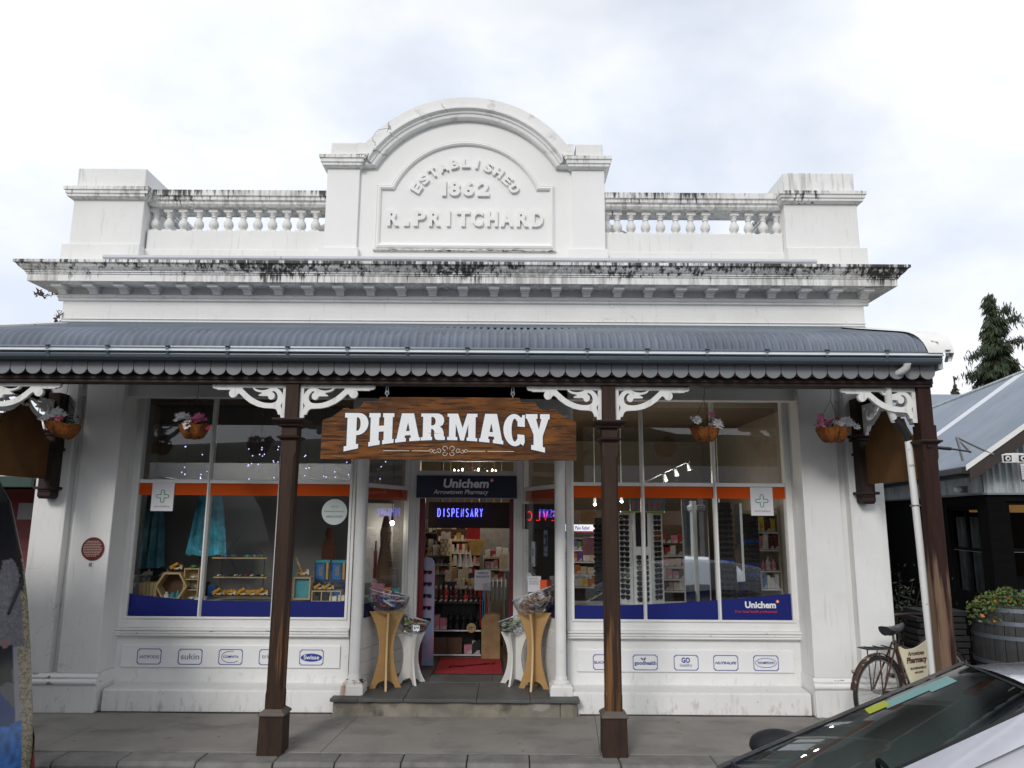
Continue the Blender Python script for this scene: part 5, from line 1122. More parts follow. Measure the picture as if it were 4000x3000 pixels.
# stickers inside the far upper corner
m_teal = mat('pale_teal_label', (.17,.32,.31), .5, var=.06); m_yel = mat('yellow_label', (.36,.40,.03), .5, var=.05)
part('label_sticker', patch(.24,.44,-.70,-.44,.003), m_teal, WS, fix=False); part('label_sticker', patch(.12,.24,-.66,-.36,.003), m_teal, WS, fix=False); part('label_sticker', patch(.42,.52,-.74,-.50,.004), m_yel, WS, fix=False)
# dark side windows, A-pillars already in the body
for s in (-1, 1):
    q = MB(); q.strip([[(x, s*(y+.004), z) for x, y, z in ((-.10,.785,.90),(-.75,.775,.95),(-1.40,.775,.93))], [(x, s*(y+.004), z) for x, y, z in ((-.10,.828,.80),(-.75,.828,.85),(-1.60,.815,.88))]], False, False); part('side_window', q, m_gls, CR, fix=False)
q = MB(); q.strip([[(-1.78,-.42,1.24),(-1.80,0,1.26),(-1.78,.42,1.24)], [(-2.035,-.52,.96),(-2.06,0,.97),(-2.035,.52,.96)]], False, True); part('rear_window', q, m_gls, CR, fix=False)
q = MB(); q.box(-1.9,-.74,.25,1.2,.74,.62); part('cabin_floor', q, m_gls, CR)
q = MB(); q.prism([(1.27,.62),(.75,.66),(.55,.63),(.55,.60),(1.27,.58)], -.70, .70, 'y'); part('dashboard', q, m_rubber, CR)
for y in (-.33,.33):
    q = MB(); q.prism([(.15,.35),(-.30,.40),(-.50,1.0),(-.42,1.0),(-.22,.50),(.15,.48)], y-.20, y+.20, 'y'); q.prism([(-.5,1.02),(-.44,1.02),(-.46,1.16),(-.52,1.16)], y-.10, y+.10, 'y'); part('seat', q, mat('dark_seat_cloth', (.02,.02,.022), .9), CR, .02)
q = MB(); q.tube([(.45+.05*math.sin(R(a)),-.33+.17*math.cos(R(a)),.72+.14*math.sin(R(a))) for a in range(0,361,20)], .013, 6); part('steering_wheel', q, m_rubber, CR)
m_mirb = mat('glossy_black_mirror_shell', (.012,.013,.016), .5, var=0, spec=.3)
for s in (-1, 1):
    q = MB(); q.ball((.90, s*.84, .775), .17, .15, .085, 18, 12); mr = part('door_mirror', q, m_mirb, CR); q = MB(); q.tube([(.90,s*.70,.70),(.90,s*.8,.74)], .03, 8); part('mirror_arm', q, m_rubber, mr)
    q = MB(); q.ball((2.05, s*.56, .42), .10, .13, .055, 12, 8); part('headlight', q, m_acryl, CR)
    q = MB(); q.ball((-2.02, s*.66, .78), .05, .10, .12, 10, 8); part('tail_light', q, m_red, CR)
    for x in (1.35, -1.35):
        q = MB(); q.tube([(x,s*.70,.29),(x,s*.85,.29)], .29, 28); wh = part('wheel', q, m_rubber, CR); q = MB(); q.tube([(x,s*.851,.29),(x,s*.856,.29)], .18, 20); part('rim', q, m_iron, wh)
q = MB(); q.tube([(1.22,-.45,.785),(1.1,.25,.845)], .008, 6); part('wiper', q, m_rubber, CR)
# van at the left edge: rear corner wrapped in a photographic print
VN = thing('wrapped_van', 'dark van at the left edge with a photo-printed rear and a red tail light', 'van', (-6.2, 5.2, -.12))
def vx(z):
    T = [(-.12,-3.62),(.02,-3.634),(.47,-3.688),(.58,-3.707),(.96,-3.768),(1.256,-3.824),(1.55,-3.891),(2.04,-4.056),(2.27,-4.211),(2.40,-4.40),(2.45,-4.7)]
    for (a, p), (c, q) in zip(T, T[1:]):
        if z <= c: return p+(q-p)*(z-a)/(c-a)
    return -4.7
def vrow(z):
    X = vx(z); o = []
    for i in range(9): a = R(90-90*i/8); o.append((X-.16+.16*math.cos(a), 6.02+.13*math.sin(a), z))
    for i in range(1, 90): o.append((X+.012*math.sin(i/89*3.14), 6.02-1.72*i/89, z))
    for i in range(9): a = R(-90*i/8); o.append((X-.16+.16*math.cos(a), 4.30-.13+.13*math.cos(a+math.pi/2)*1 + .13*(1+math.sin(a))-.13, z))
    return o
zs = [-.08+ (2.53)*i/220 for i in range(221)]
b = MB(); b.strip([vrow(z) for z in zs], False, True)
me = b.mesh('rear_body', LOC[VN.name], False)
ca = me.color_attributes.new('print', 'FLOAT_COLOR', 'POINT'); rn = random.Random(2)
for i, v_ in enumerate(me.vertices):
    y, z = v_.co.y+5.2, v_.co.z-.12; e = 6.15 - y; k = rn.random(); nv = noise.noise_vector((e*9, z*7, 3)); e += nv.x*.015; z += nv.y*.025
    grav = (.24+.30*(k-.4), .21+.27*(k-.4), .14+.2*(k-.4)); col = grav
    if e > .30: col = (.10,.10,.12)
    if z > 1.60 or (z > 1.35 and e > .10+ (1.7-z)*.1): col = (.012,.013,.016)
    if .95 < z < 1.60 and .17 < e < .50 and (z-.95) < (1.6-.95)*(1.2-abs(e-.28)*3.2): col = tuple(q*(.55+.45*(.5+.5*noise.noise((e*22, z*30, 7))))*(.8+.4*k) for q in (.19,.19,.22))
    if .70 < z < .98 and .32 < e < .55: col = (.012,.016,.014)
    if .95 < z < 1.02 and .36 < e < .43: col = (.26,.13,.11)
    if .40 < z < .95 and .25 < e < .31: col = (.25,.25,.28)
    if z <= .78 and .31 < e < .56 and z < .40+.9*(e-.18): col = (.02,.05,.16)
    if z < .42 and .23 < e < .50: col = tuple(q*(.35+1.1*(.5+.5*noise.noise((e*16, z*26, 1)))) for q in (.04,.17,.50))
    ca.data[i].color = (*col, 1)
m_wrap = bpy.data.materials.new('photo_wrap_print'); m_wrap.use_nodes = True; n_ = m_wrap.node_tree; at = n_.nodes.new('ShaderNodeAttribute'); at.attribute_name = 'print'
n_.links.new(at.outputs['Color'], n_.nodes['Principled BSDF'].inputs['Base Color']); n_.nodes['Principled BSDF'].inputs['Roughness'].default_value = .18
link('rear_body', me, m_wrap, VN); 
b = MB(); b.box(-8.6,4.18,.12,-4.4,6.13,2.40); part('body', b, m_gls, VN, .08)
b = MB(); b.box(-4.6,4.3,.0,-3.70,6.0,.12); part('bumper', b, m_rubber, VN, .03)
b = MB(); rows = []
for z in (-.02,.06,.15,.25,.35,.44): 
    X = vx(z); wv = .16*(1-max(0,(z-.1))/.36)+.008; rows.append([(X-.16+.172*math.cos(R(a)), 6.02+.142*math.sin(R(a)), z) for a in [88-(88-(88-wv*560))*j/6 for j in range(7)]])
b.strip(rows, False, True); part('tail_light', b, mat('red_tail_lens', (.20,.006,.015), .2, var=0), VN, fix=False)
t = MB(); t.tube([(vx(1.43)+.02,5.99,1.43),(vx(1.25)+.02,5.80,1.20)], .012, 6); part('wiper', t, m_rubber, VN)
for x in (-4.9,-7.7):
    for y in (4.3,5.95): q = MB(); q.tube([(x,y-.1,.20),(x,y+.12,.20)], .31, 24); part('wheel', q, m_rubber, VN)

# ================================================================== ACROSS THE STREET (seen only as reflections)
t = thing('opposite_shops', 'low dark timber shop row across the street, reflected in the windows', 'building', (0, -13, 0))
m_opp = mat('brown_shop_timber', (.07,.05,.035), .8, var=.3, scale=1); b = MB(); b.box(-16,-17,-.1,16,-13,3.1); part('wall', b, m_opp, t); b = MB(); b.prism([(-17.2,3.1),(-12.6,3.1),(-15,4.1)], -16.3, 16.3, 'x'); part('roof', b, m_gutter, t)
for i in range(9): b = MB(); b.box(-14.6+i*3.4,-12.995,.8,-12.8+i*3.4,-12.95,2.5); part('window', b, m_gls, t)
h = MB(); rr = random.Random(5); rows = [[(-240+16*i, -95-10*j, [0,8,14,16+4*math.sin(i*.5)+rr.uniform(-1.5,1.5),0][j]) for i in range(31)] for j in range(5)]; h.strip(rows, False, True); structure('hill', h, mat('wooded_hill', (.035,.04,.02), .9, var=.5, scale=.08))
t = thing('white_lamp_post', 'white lamp post across the street, reflected in the tall shop mirror', 'lamp post', (4.95, -3.2, -.12)); b = MB(); b.lathe([(.10,-.12),(.10,.5),(.065,.55),(.06,2.1),(.12,2.15),(.13,2.25),(.06,2.3),(.05,2.9)], 4.95, -3.2, 14); part('post', b, m_white, t)
# ================================================================== INSIDE THE SHOP
boxm = {}
def unit_box(w_, d_, h_):
    k = (w_, d_, h_)
    if k not in boxm: b = MB(); b.box(-w_/2,-d_/2,0,w_/2,d_/2,h_); boxm[k] = b.mesh('carton')
    return boxm[k]
botm = {}
def bottle(r, h):
    k = (r, h)
    if k not in botm: b = MB(); b.lathe([(r*.95,0),(r,.01),(r,h*.62),(r*.45,h*.74),(r*.42,h*.82),(r*.5,h*.83),(r*.5,h)], 0, 0, 10); botm[k] = b.mesh('bottle')
    return botm[k]
PALS = {n: cm('product_'+n, c, .45) for n, c in (('cream',(.55,.47,.33)),('white',(.66,.64,.62)),('tan',(.38,.22,.10)),('red',(.42,.02,.02)),('pink',(.55,.22,.28)),('black',(.015,.015,.017)),('gold',(.50,.30,.07)),('purple',(.16,.06,.30)),('blue',(.03,.15,.42)),('teal',(.05,.30,.34)),('orange',(.55,.16,.02)),('green',(.08,.22,.06)),('yellow',(.6,.45,.03)),('brown',(.10,.05,.025)),('maroon',(.12,.012,.018)),('grey',(.20,.20,.21)))}
PLAIN = {n: mat('plain_'+n, m['col'], .45, var=.2, scale=12) for n, m in PALS.items()}
STUFF = {}
def row(x0, x1, y, z, kinds, where, grp, wr=(.05,.09), hr=(.08,.16), gap=.006, shape='box', d=.08, noun='carton', cat='carton', stuff=False):
    x = x0
    while x < x1:
        wd = round(random.uniform(*wr), 2); hh = round(random.uniform(*hr), 2); c = random.choice(kinds); yy = y+random.uniform(-.01,.01)
        if stuff: STUFF.setdefault(c, MB()).box(x, yy-d/2, z, x+wd, yy+d/2, z+hh); x += wd+gap; continue
        me = unit_box(wd, d, hh) if shape == 'box' else bottle(round(wd/2, 3), hh); P_ = PALS if noun in ('carton','bottle','jar') else PLAIN
        place(noun, coloured(me, P_[c]), P_[c], (x+wd/2, yy, z), (0,0,random.uniform(-.12,.12)), f'{c} {noun.replace("_"," ")} {where}', cat, grp); x += wd+gap
def shelf_unit(name, lab, x0, x1, y0, y1, zs_, m, z_top, back=True, z0=.172):
    t = thing(name, lab, 'shelf unit', ((x0+x1)/2, y0, z0))
    for z in zs_: b = MB(); b.box(x0, y0, z-.018, x1, y1, z); part('shelf', b, m, t)
    b = MB(); b.box(x0-.018, y0, z0, x0, y1, z_top); b.box(x1, y0, z0, x1+.018, y1, z_top)
    if back: b.box(x0, y1-.012, z0, x1, y1, z_top)
    part('carcass', b, m, t)
    b = MB()
    for z in zs_[:-1]: b.box(x0+.01, y0-.004, z-.018, x1-.01, y0-.0005, z-.001)
    if len(zs_) > 1: part('price_strip', b, m_poster, t)
    return t
m_shelfb = mat('black_shelf_board', (.02,.019,.018), .5); m_shelfc = mat('cream_shelf_board', (.48,.42,.32), .5); m_ltply = mat('light_ply', (.50,.36,.18), .6)
# doorway view
shelf_unit('black_display_shelf', 'low black display shelf straight behind the shop doorway', -1.03, -.37, 9.95, 10.3, (.20,.50,.845), m_shelfb, .85)
row(-1.02,-.40,10.0,.852,['maroon','red','black','black'],'on top of the low black doorway shelf','jars on the black doorway shelf',(.05,.07),(.09,.12),.004,'bottle',noun='jar',cat='jar')
row(-1.02,-.40,10.08,.852,['maroon','black','red'],'on top of the low black doorway shelf','jars on the black doorway shelf',(.05,.07),(.18,.24),.004,'bottle',noun='jar',cat='jar')
row(-.82,-.44,10.0,.505,['black'],'in the low black doorway shelf','black tins in the doorway shelf',(.07,.08),(.09,.10),.012,'bottle',noun='tin',cat='tin'); row(-.82,-.44,10.02,.615,['black'],'in the low black doorway shelf','black tins in the doorway shelf',(.07,.08),(.09,.10),.012,'bottle',noun='tin',cat='tin')
row(-1.0,-.83,9.99,.505,['pink','white'],'in the left of the low black doorway shelf','pink boxes in the doorway shelf',(.08,.09),(.11,.22))
row(-1.0,-.62,9.99,.205,['brown'],'at the bottom of the black doorway shelf','crates under the doorway shelf',(.18,.19),(.2,.21),noun='crate',cat='crate'); row(-.60,-.40,9.99,.205,['pink','black'],'at the bottom of the black doorway shelf','boxes at the bottom of the doorway shelf',(.09,.1),(.10,.16))
t = thing('price_disc', 'round tan 29.99 price disc on the black doorway shelf', 'price tag', (-.507, 9.94, .46)); b = MB(); b.prism(circle(-.507,.527,.06,24), 9.935, 9.94, 'y'); part('disc', b, m_ltply, t); part('lettering', fit(text('29',.002,.02), -.545,-.49,.508,.545,9.934), m_navyedge, t); part('lettering', fit(text('99',.002,.02), -.486,-.468,.528,.545,9.934), m_navyedge, t)
card('basket_notice','white NEED A BASKET notice inside the doorway','notice',-.471,-.259,1.005,1.26,9.88,m_poster,[('NEED A',.2,.82,.80,.90),('BASKET?',.12,.9,.62,.72)],m_blueprint)
row(-1.19,-.88,10.8,1.40,['cream','white','tan'],'on the cream shelf inside the doorway','cartons on the cream doorway shelf'); shelf_unit('cream_display_shelf', 'cream shelf with small goods inside the doorway at the left', -1.2, -.88, 10.78, 11.0, (1.15,1.27,1.40), m_shelfc, 1.42)
row(-1.18,-.90,10.8,1.155,['red','gold','maroon'],'on the cream shelf inside the doorway','cartons on the cream doorway shelf',(.04,.06),(.05,.09)); row(-1.18,-.90,10.8,1.275,['black','grey'],'on the cream shelf inside the doorway','bottles on the cream doorway shelf',(.04,.05),(.07,.10),shape='bottle',noun='bottle',cat='bottle')
t = thing('card_carousel', 'pale earring carousel inside the doorway', 'display rack', (-.925, 10.7, 1.40)); b = MB(); b.lathe([(.085,1.40),(.085,1.63),(.075,1.63)], -.925, 10.72, 12); part('drum', b, PLAIN['cream'], t); b = MB(); b.box(-.99,10.63,1.63,-.86,10.64,1.72); part('header', b, m_poster, t)
for i in range(5):
    for k in range(4): b = MB(); b.box(-.99+i*.028, 10.628, 1.415+k*.054, -.97+i*.028, 10.634, 1.455+k*.054); part('card', b, PLAIN['white'] if (i+k) % 2 else PLAIN['gold'], t)
b = MB(); b.box(-.622,10.58,1.63,-.436,10.60,1.802); solo('red_sign_square', b, PLAIN['red'], 'plain red square sign hanging inside the doorway', 'sign')
b = MB(); b.prism([(-.609,1.62),(-.56,1.41),(-.43,1.41),(-.371,1.62)], 10.55, 10.62, 'y'); solo('yellow_carton', b, PLAIN['gold'], 'yellow flared carton below the red square sign', 'carton')
row(-.89,-.50,10.3,1.08,['white','cream','cream','tan','black','gold'],'on the counter stack inside the doorway','goods on the doorway counter',(.05,.09),(.08,.20)); row(-.72,-.50,10.2,.99,['gold','cream'],'on the counter stack inside the doorway','goods on the doorway counter',(.05,.06),(.12,.17))
b = MB(); b.box(-.92,10.2,.172,-.47,10.7,1.075); solo('shop_counter', b, m_shelfb, 'dark counter inside the doorway behind the black shelf', 'counter')
for i, x in enumerate((-.70,-.62,-.56)): b = MB(); b.lathe([(.045,1.27),(.003,1.50)], x, 10.35, 8); solo('paper_cone', b, PLAIN['white'], 'white paper cone on the doorway counter', 'cone', 'white cones on the doorway counter')
shelf_unit('cream_gift_shelf', 'cream gift shelf inside the doorway at the right', -.375, -.10, 10.68, 10.9, (1.065,1.22,1.375), m_shelfc, 1.39)
row(-.36,-.12,10.72,1.38,['red','orange','cream','white'],'on the cream gift shelf','goods on the cream gift shelf',(.05,.08),(.08,.17)); row(-.36,-.12,10.72,1.225,['red','pink','white'],'on the cream gift shelf','goods on the cream gift shelf',(.04,.07),(.07,.12)); row(-.36,-.12,10.72,1.07,['gold','red','white'],'on the cream gift shelf','goods on the cream gift shelf',(.04,.07),(.06,.12))
row(-.16,-.02,10.6,1.2,['white','cream'],'stacked right inside the doorway','cartons stacked right inside the doorway',(.04,.06),(.2,.28))
b = MB(); b.box(-.45,10.95,.172,.05,11.3,1.9); solo('dark_stock_cabinet', b, PLAIN['grey'], 'grey stock cabinet at the back right of the doorway view', 'cabinet')
row(-1.3,-.05,11.9,1.45,['white','grey','blue','pink'],'on the far wall shelf seen through the doorway','goods on the far wall shelf',(.05,.09),(.1,.22),stuff=True); row(-1.3,-.05,11.9,1.2,['grey','white','brown','cream'],'on the far wall shelf seen through the doorway','goods on the far wall shelf',(.05,.09),(.1,.2),stuff=True); row(-1.3,-.05,11.9,1.70,['grey','black','white'],'on the far wall shelf seen through the doorway','goods on the far wall shelf',(.05,.09),(.06,.12),stuff=True)
shelf_unit('far_wall_shelf', 'dark far wall shelving seen through the doorway', -1.35, 0, 11.85, 12.1, (1.2,1.45,1.70), PLAIN['grey'], 1.9)
b = MB(); b.prism([(-.365,.175),(-.13,.175),(-.135,.70),(-.20,.725),(-.33,.71),(-.37,.66)], 9.74, 9.90, 'y'); solo('paper_sack', b, mat('crumpled_kraft_paper', (.30,.19,.09), .8, var=.25, scale=9, bump=1, bscale=14), 'crumpled tan paper sack inside the doorway', 'sack')
for i in range(6):
    t = thing('shopping_basket', 'clear shopping basket in the nested row inside the doorway', 'basket', (-.33+i*.055, 9.9, .9), group='nested baskets inside the doorway'); b = MB(); b.prism([(-.355+i*.055,.89),(-.325+i*.055,.89),(-.315+i*.055,1.10),(-.365+i*.055,1.10)], 9.82, 10.05, 'y'); part('shell', b, m_acryl, t)
    h_ = MB(); h_.tube([(-.34+i*.055, 9.83, 1.05),(-.34+i*.055,9.93,1.14),(-.34+i*.055,10.04,1.05)], .006, 5); part('handle', h_, m_pvc, t)
for i in range(6):
    t = MB(); x = -.39+i*.028; t.tube([(x,9.86,.55),(x,9.86,.93),(x,9.835,.955),(x,9.815,.93)], .007, 6); solo('umbrella', t, PLAIN[('red','blue','teal','red','pink','green')[i]], f'{("red","blue","teal","red","pink","green")[i]} hooked umbrella handle below the basket notice', 'umbrella', 'umbrellas by the basket notice')
t = thing('sunglasses_board', 'tall pastel striped board with sunglasses just inside the doorway', 'display board', (-1.03, 9.3, .175)); b = MB()
b.prism([(-1.125,.18),(-.925,.18),(-.935,1.36)] + arc(-1.025,1.36,.09,.09,0,180,8) + [(-1.115,1.36)], 9.30, 9.33, 'y'); m_past = mat('pastel_cloud_print', (.22,.30,.46), .4, var=.1)
overlay(m_past, (.46,.24,.36), (1,1,1), 3.2, .45, .55, amount=.9); overlay(m_past, (.20,.42,.52), (2,1,1), 3.0, .55, .62, amount=.8); part('board', b, m_past, t)
# sunglasses: one pair, copied
def glasses_mb(s=1, lens=True):
    g_ = MB()
    for sx in (-1, 1):
        g_.lathe([(.024*s,0),(.022*s,.006*s)], 0, 0, 10, Matrix.Translation((sx*.032*s,0,0)) @ Matrix.Diagonal((1.25,1,1,1)) @ Matrix.Rotation(R(90), 4, 'X'))
        g_.tube([(sx*.058*s,0,.010*s),(sx*.06*s,.06*s,.012*s)], .003*s, 4)
    g_.tube([(-.012*s,-.003*s,.010*s),(.012*s,-.003*s,.010*s)], .004*s, 5); g_.tube([(-.058*s,-.003*s,.017*s),(.058*s,-.003*s,.017*s)], .004*s, 5); return g_
gm = glasses_mb().mesh('sunglasses'); m_shade = mat('dark_sunglass', (.014,.014,.018), .12, var=0); m_shade2 = mat('blue_mirror_sunglass', (.03,.12,.5), .1, metal=.8, var=0); m_shade3 = mat('brown_sunglass', (.14,.05,.02), .15, var=0)
def shades(x, y, z, rz, lab, grp, m=None, s=1):
    m = m or m_shade; return place('sunglasses', coloured(gm, m), m, (x, y, z), (0, 0, rz), lab, 'sunglasses', grp, (s,s,s))
for i in range(5): shades(-1.025, 9.288, 1.27-.14*i, 0, 'dark sunglasses on the pastel board inside the doorway', 'sunglasses on the pastel board')
# door neon and window posters
STROKE = {'D':[[(0,0),(0,1),(.5,1),(.95,.75),(.95,.25),(.5,0),(0,0)]],'I':[[(0,0),(0,1)]],'S':[[(.85,.88),(.55,1),(.2,.95),(.05,.75),(.25,.55),(.7,.45),(.9,.25),(.7,.05),(.4,0),(.05,.12)]],'P':[[(0,0),(0,1),(.6,1),(.9,.85),(.9,.6),(.6,.45),(0,.45)]],'E':[[(.85,1),(0,1),(0,0),(.85,0)],[(0,.55),(.6,.55)]],'N':[[(0,0),(0,1),(.85,0),(.85,1)]],'A':[[(0,0),(.45,1),(.9,0)],[(.18,.35),(.72,.35)]],'R':[[(0,0),(0,1),(.6,1),(.85,.85),(.85,.62),(.6,.5),(0,.5)],[(.45,.5),(.9,0)]],'Y':[[(0,1),(.45,.5),(.9,1)],[(.45,.5),(.45,0)]],'C':[[(.9,.9),(.6,1),(.25,.95),(0,.65),(0,.35),(.25,.05),(.6,0),(.9,.1)]],'L':[[(0,1),(0,0),(.8,0)]],'V':[[(0,1),(.45,0),(.9,1)]]}
def neon(word, x0, x1, z0, z1, y, m, t, r, mirror=False):
    n_ = len(word); pitch_ = (x1-x0)/(n_-.2)
    for i, ch in enumerate(word):
        wd = pitch_*.54; xo = x0+pitch_*i + (pitch_*.3 if ch == 'I' else 0); b = MB()
        for st in STROKE[ch]: b.tube([(xo+(wd*(.95-p[0]) if mirror else wd*p[0]), y, z0+(z1-z0)*p[1]) for p in st], r, 6)
        part('letter', b, m, t)
t = thing('dispensary_neon_sign', 'glowing blue DISPENSARY neon sign above the doorway', 'neon sign', (-.64, 9.5, 1.93)); neon('DISPENSARY', -.932, -.347, 1.943, 2.043, 9.5, m_neon, t, .0048)
b = MB(); b.tube([(-.9,9.5,2.05),(-.9,9.5,3.3)], .003, 4); b.tube([(-.38,9.5,2.05),(-.38,9.5,3.3)], .003, 4); part('hanger', b, m_black, t)
b = MB(); b.box(-1.06,9.56,1.80,-.02,9.60,2.125); solo('dark_bulkhead', b, m_brown, 'dark panel behind the blue neon sign', 'panel')
t = thing('red_neon_sign', 'dim red neon letters seen from behind in the right side window', 'neon sign', (.36, 9.05, 1.90)); neon('CLVE', .20, .56, 1.905, 2.01, 9.05, m_neonr, t, .006, True); b = MB(); b.box(.14,9.07,1.80,.60,9.09,2.10); part('backing', b, m_black, t)
def printed(name, lab, cat, x0, x1, z0, z1, y, rot, base, bits):
    t = thing(name, lab, cat, ((x0+x1)/2, y, z0), (0,0,rot)); W_, H_ = x1-x0, z1-z0; b = MB(); b.box(-W_/2,0,0,W_/2,.004,H_); part('sheet', b, base, t)
    for i, (a, c, d, e, m) in enumerate(bits): b = MB(); b.box((a-.5)*W_,-.0015-.0003*i,d*H_,(c-.5)*W_,.0,e*H_); part('print', b, m, t)
    return t
RA = math.atan2(8.02-9.15, .545-DX1)
printed('window_poster','white poster in the right side window of the entrance','poster',.205,.308,1.382,1.661,8.80,RA,m_poster,[(.3,.7,.42,.72,PLAIN['teal']),(.15,.85,.05,.10,m_greyp)])
printed('window_poster','pale blue picture poster in the right side window','poster',.337,.450,1.507,1.797,8.60,RA,mat('pale_blue_paper',(.32,.45,.62),.5),[(.08,.5,.70,.82,PLAIN['purple']),(.55,.95,.38,.85,PLAIN['black']),(.08,.5,.34,.46,PLAIN['purple']),(.1,.9,.12,.2,m_greyp)])
b = MB(); b.prism(circle(.213,1.255,.034,20,.05), 8.87, 8.874, 'y'); solo('oval_sticker', b, m_poster, 'white oval sticker low in the right side window', 'sticker')
b = MB(); b.box(.12,9.3,.9,.62,9.34,1.85); solo('dark_side_panel', b, m_black, 'dark panel standing behind the right side window', 'panel')
LA = math.atan2(9.15-8.02, DX0+1.62)
printed('bottle_poster','large grey poster of two dropper bottles in the left side window','poster',-1.80,-1.42,1.15,2.10,9.25,R(35),mat('pale_grey_paper',(.42,.42,.42),.5,var=.04),[(.30,.42,.05,.40,PLAIN['maroon']),(.33,.39,.40,.52,PLAIN['black']),(.60,.72,.05,.36,PLAIN['orange']),(.62,.70,.36,.50,PLAIN['black']),(.45,.6,.82,.86,m_greyp)])
b = MB(); b.lathe([(.09,1.0),(.10,1.3),(.06,1.6),(.07,1.75),(.03,1.95)], -1.50, 9.0, 12); solo('brown_mannequin', b, PLAIN['brown'], 'brown display torso in the left side window', 'mannequin')
b = MB(); b.box(-1.62,8.8,.9,-1.30,9.1,1.02); solo('side_display_block', b, PLAIN['teal'], 'teal block low in the left side window', 'display block')
row(-1.60,-1.36,8.75,1.02,['orange','pink','teal'],'low in the left side window','goods low in the left side window',(.06,.08),(.1,.2))
# pendant bulb, chandelier, track lights: the lit lamps the photo shows
def lamp_light(name, loc, energy, col, parent, size=.03):
    l = bpy.data.lights.new(name, 'POINT'); l.energy = energy; l.color = col; l.shadow_soft_size = size; o = bpy.data.objects.new(name, l); COL.objects.link(o); o.parent = parent; of = LOC.get(parent.name, (0,0,0)); o.location = (loc[0]-of[0], loc[1]-of[1], loc[2]-of[2])
t = thing('pendant_lamp', 'bare white pendant bulb glowing in the left side window', 'lamp', (-1.42, 9.2, 1.84)); b = MB(); b.ball((-1.445,9.1,1.862), .028); part('bulb', b, m_spotlit, t); b = MB(); b.tube([(-1.445,9.1,1.89),(-1.445,9.1,1.99)], .015, 8); b.tube([(-1.445,9.1,1.99),(-1.445,9.1,3.3)], .003, 4); part('cord', b, m_black, t); lamp_light('bulb_light', (-1.445,9.08,1.80), 2, (1,.9,.75), t)
t = thing('chandelier', 'crystal chandelier with small candle bulbs above the doorway', 'chandelier', (-.52, 10.6, 2.4)); c0 = (-.52, 10.6)
b = MB(); b.tube([(c0[0],c0[1],3.3),(c0[0],c0[1],2.62)], .006, 6)
for i in range(8): a = 2*math.pi*i/8+.2; b.tube([(c0[0],c0[1],2.62),(c0[0]+.16*math.cos(a),c0[1]+.16*math.sin(a),2.50),(c0[0]+.30*math.cos(a),c0[1]+.30*math.sin(a),2.545)], .006, 5)
part('frame', b, m_iron, t)
for i in range(8): a = 2*math.pi*i/8+.2; b = MB(); b.ball((c0[0]+.30*math.cos(a),c0[1]+.30*math.sin(a),2.585), .012, .012, .026, 8, 6); part('bulb', b, m_bulb, t)
lamp_light('chandelier_light', (c0[0],c0[1],2.40), 22, (1,.80,.55), t, .3)
t = thing('track_light', 'grey slanting ceiling track with three lit spotlights in the right window', 'track light', (1.94, 9.2, 2.4)); b = MB(); b.tube([(1.655,9.2,2.385),(2.217,9.2,2.645)], .012, 8); part('track', b, m_iron, t)
for x, z in ((1.905,2.44),(2.045,2.51),(2.205,2.58)):
    b = MB(); M = Matrix.Translation((x,9.2,z)) @ Matrix.Rotation(R(-20), 4, 'Y') @ Matrix.Rotation(R(25), 4, 'X'); b.lathe([(.018,.05),(.024,.0),(.032,-.045)], 0, 0, 12, M); sp_ = part('spot_head', b, m_iron, t); b = MB(); b.lathe([(.028,-.048),(.01,-.052)], 0, 0, 12, M); part('lens', b, m_spotlit, sp_); b = MB(); b.tube([(x,9.2,z+.04),(x,9.2,z+.08)], .005, 5); part('stem', b, m_iron, sp_)
    lamp_light('spot_light', (x,9.12,z-.10), 1.8, (1,.93,.82), t)
for i, (x, z, y) in enumerate(((1.12,2.15,10),(1.48,2.19,10),(2.9,2.05,10.4))):
    t = thing('ceiling_spotlight', ('small lit spotlight at the left of the right window','small lit spotlight behind the right verandah post','small lit spotlight at the far right of the right window')[i], 'spotlight', (x, y, z)); b = MB(); b.lathe([(.016,.05),(.022,0),(.028,-.03)], x, y, 10, Matrix.Translation((0,0,z))); part('head', b, m_pvc, t); b = MB(); b.ball((x,y-.01,z-.032), .02); part('lens', b, m_spotlit, t); b = MB(); b.tube([(x,y,z+.05),(x,y,3.3)], .006, 5); part('stem', b, m_pvc, t); lamp_light('spot_light', (x,y-.05,z-.1), 6, (1,.92,.8), t)
# fuller stock: a gondola across the doorway view, far wall tiers, hanging cards
shelf_unit('stock_gondola', 'dark stock gondola across the middle of the doorway view', -1.10, -.12, 11.3, 11.55, (.9,1.07,1.24,1.41,1.58), PLAIN['brown'], 1.75)
for z in (.9,1.07,1.24,1.41,1.58): row(-1.09,-.14,11.36,z,['cream','white','tan','pink','gold','grey','maroon','red','white'],'on the stock gondola in the doorway view','goods on the doorway gondola',(.03,.06),(.07,.145),.002)
for i in range(9): b = MB(); b.box(-1.06+i*.11,11.20,1.80+.02*(i % 3),-1.0+i*.11,11.205,1.92+.02*(i % 2)); b.tube([(-1.03+i*.11,11.203,1.9),(-1.03+i*.11,11.203,3.3)], .002, 4); solo('hanging_card', b, PLAIN[('white','cream','grey','tan','pink','white','blue','cream','white')[i]], f'small {("white","cream","grey","tan","pink","white","blue","cream","white")[i]} hanging card over the doorway gondola', 'card', 'hanging cards over the doorway gondola')
shelf_unit('tall_goods_shelf', 'tall dark goods shelf at the back of the right window', .70, 2.9, 11.3, 11.55, (.95,1.1,1.25,1.4,1.55,1.7,1.85), PLAIN['brown'], 2.05)
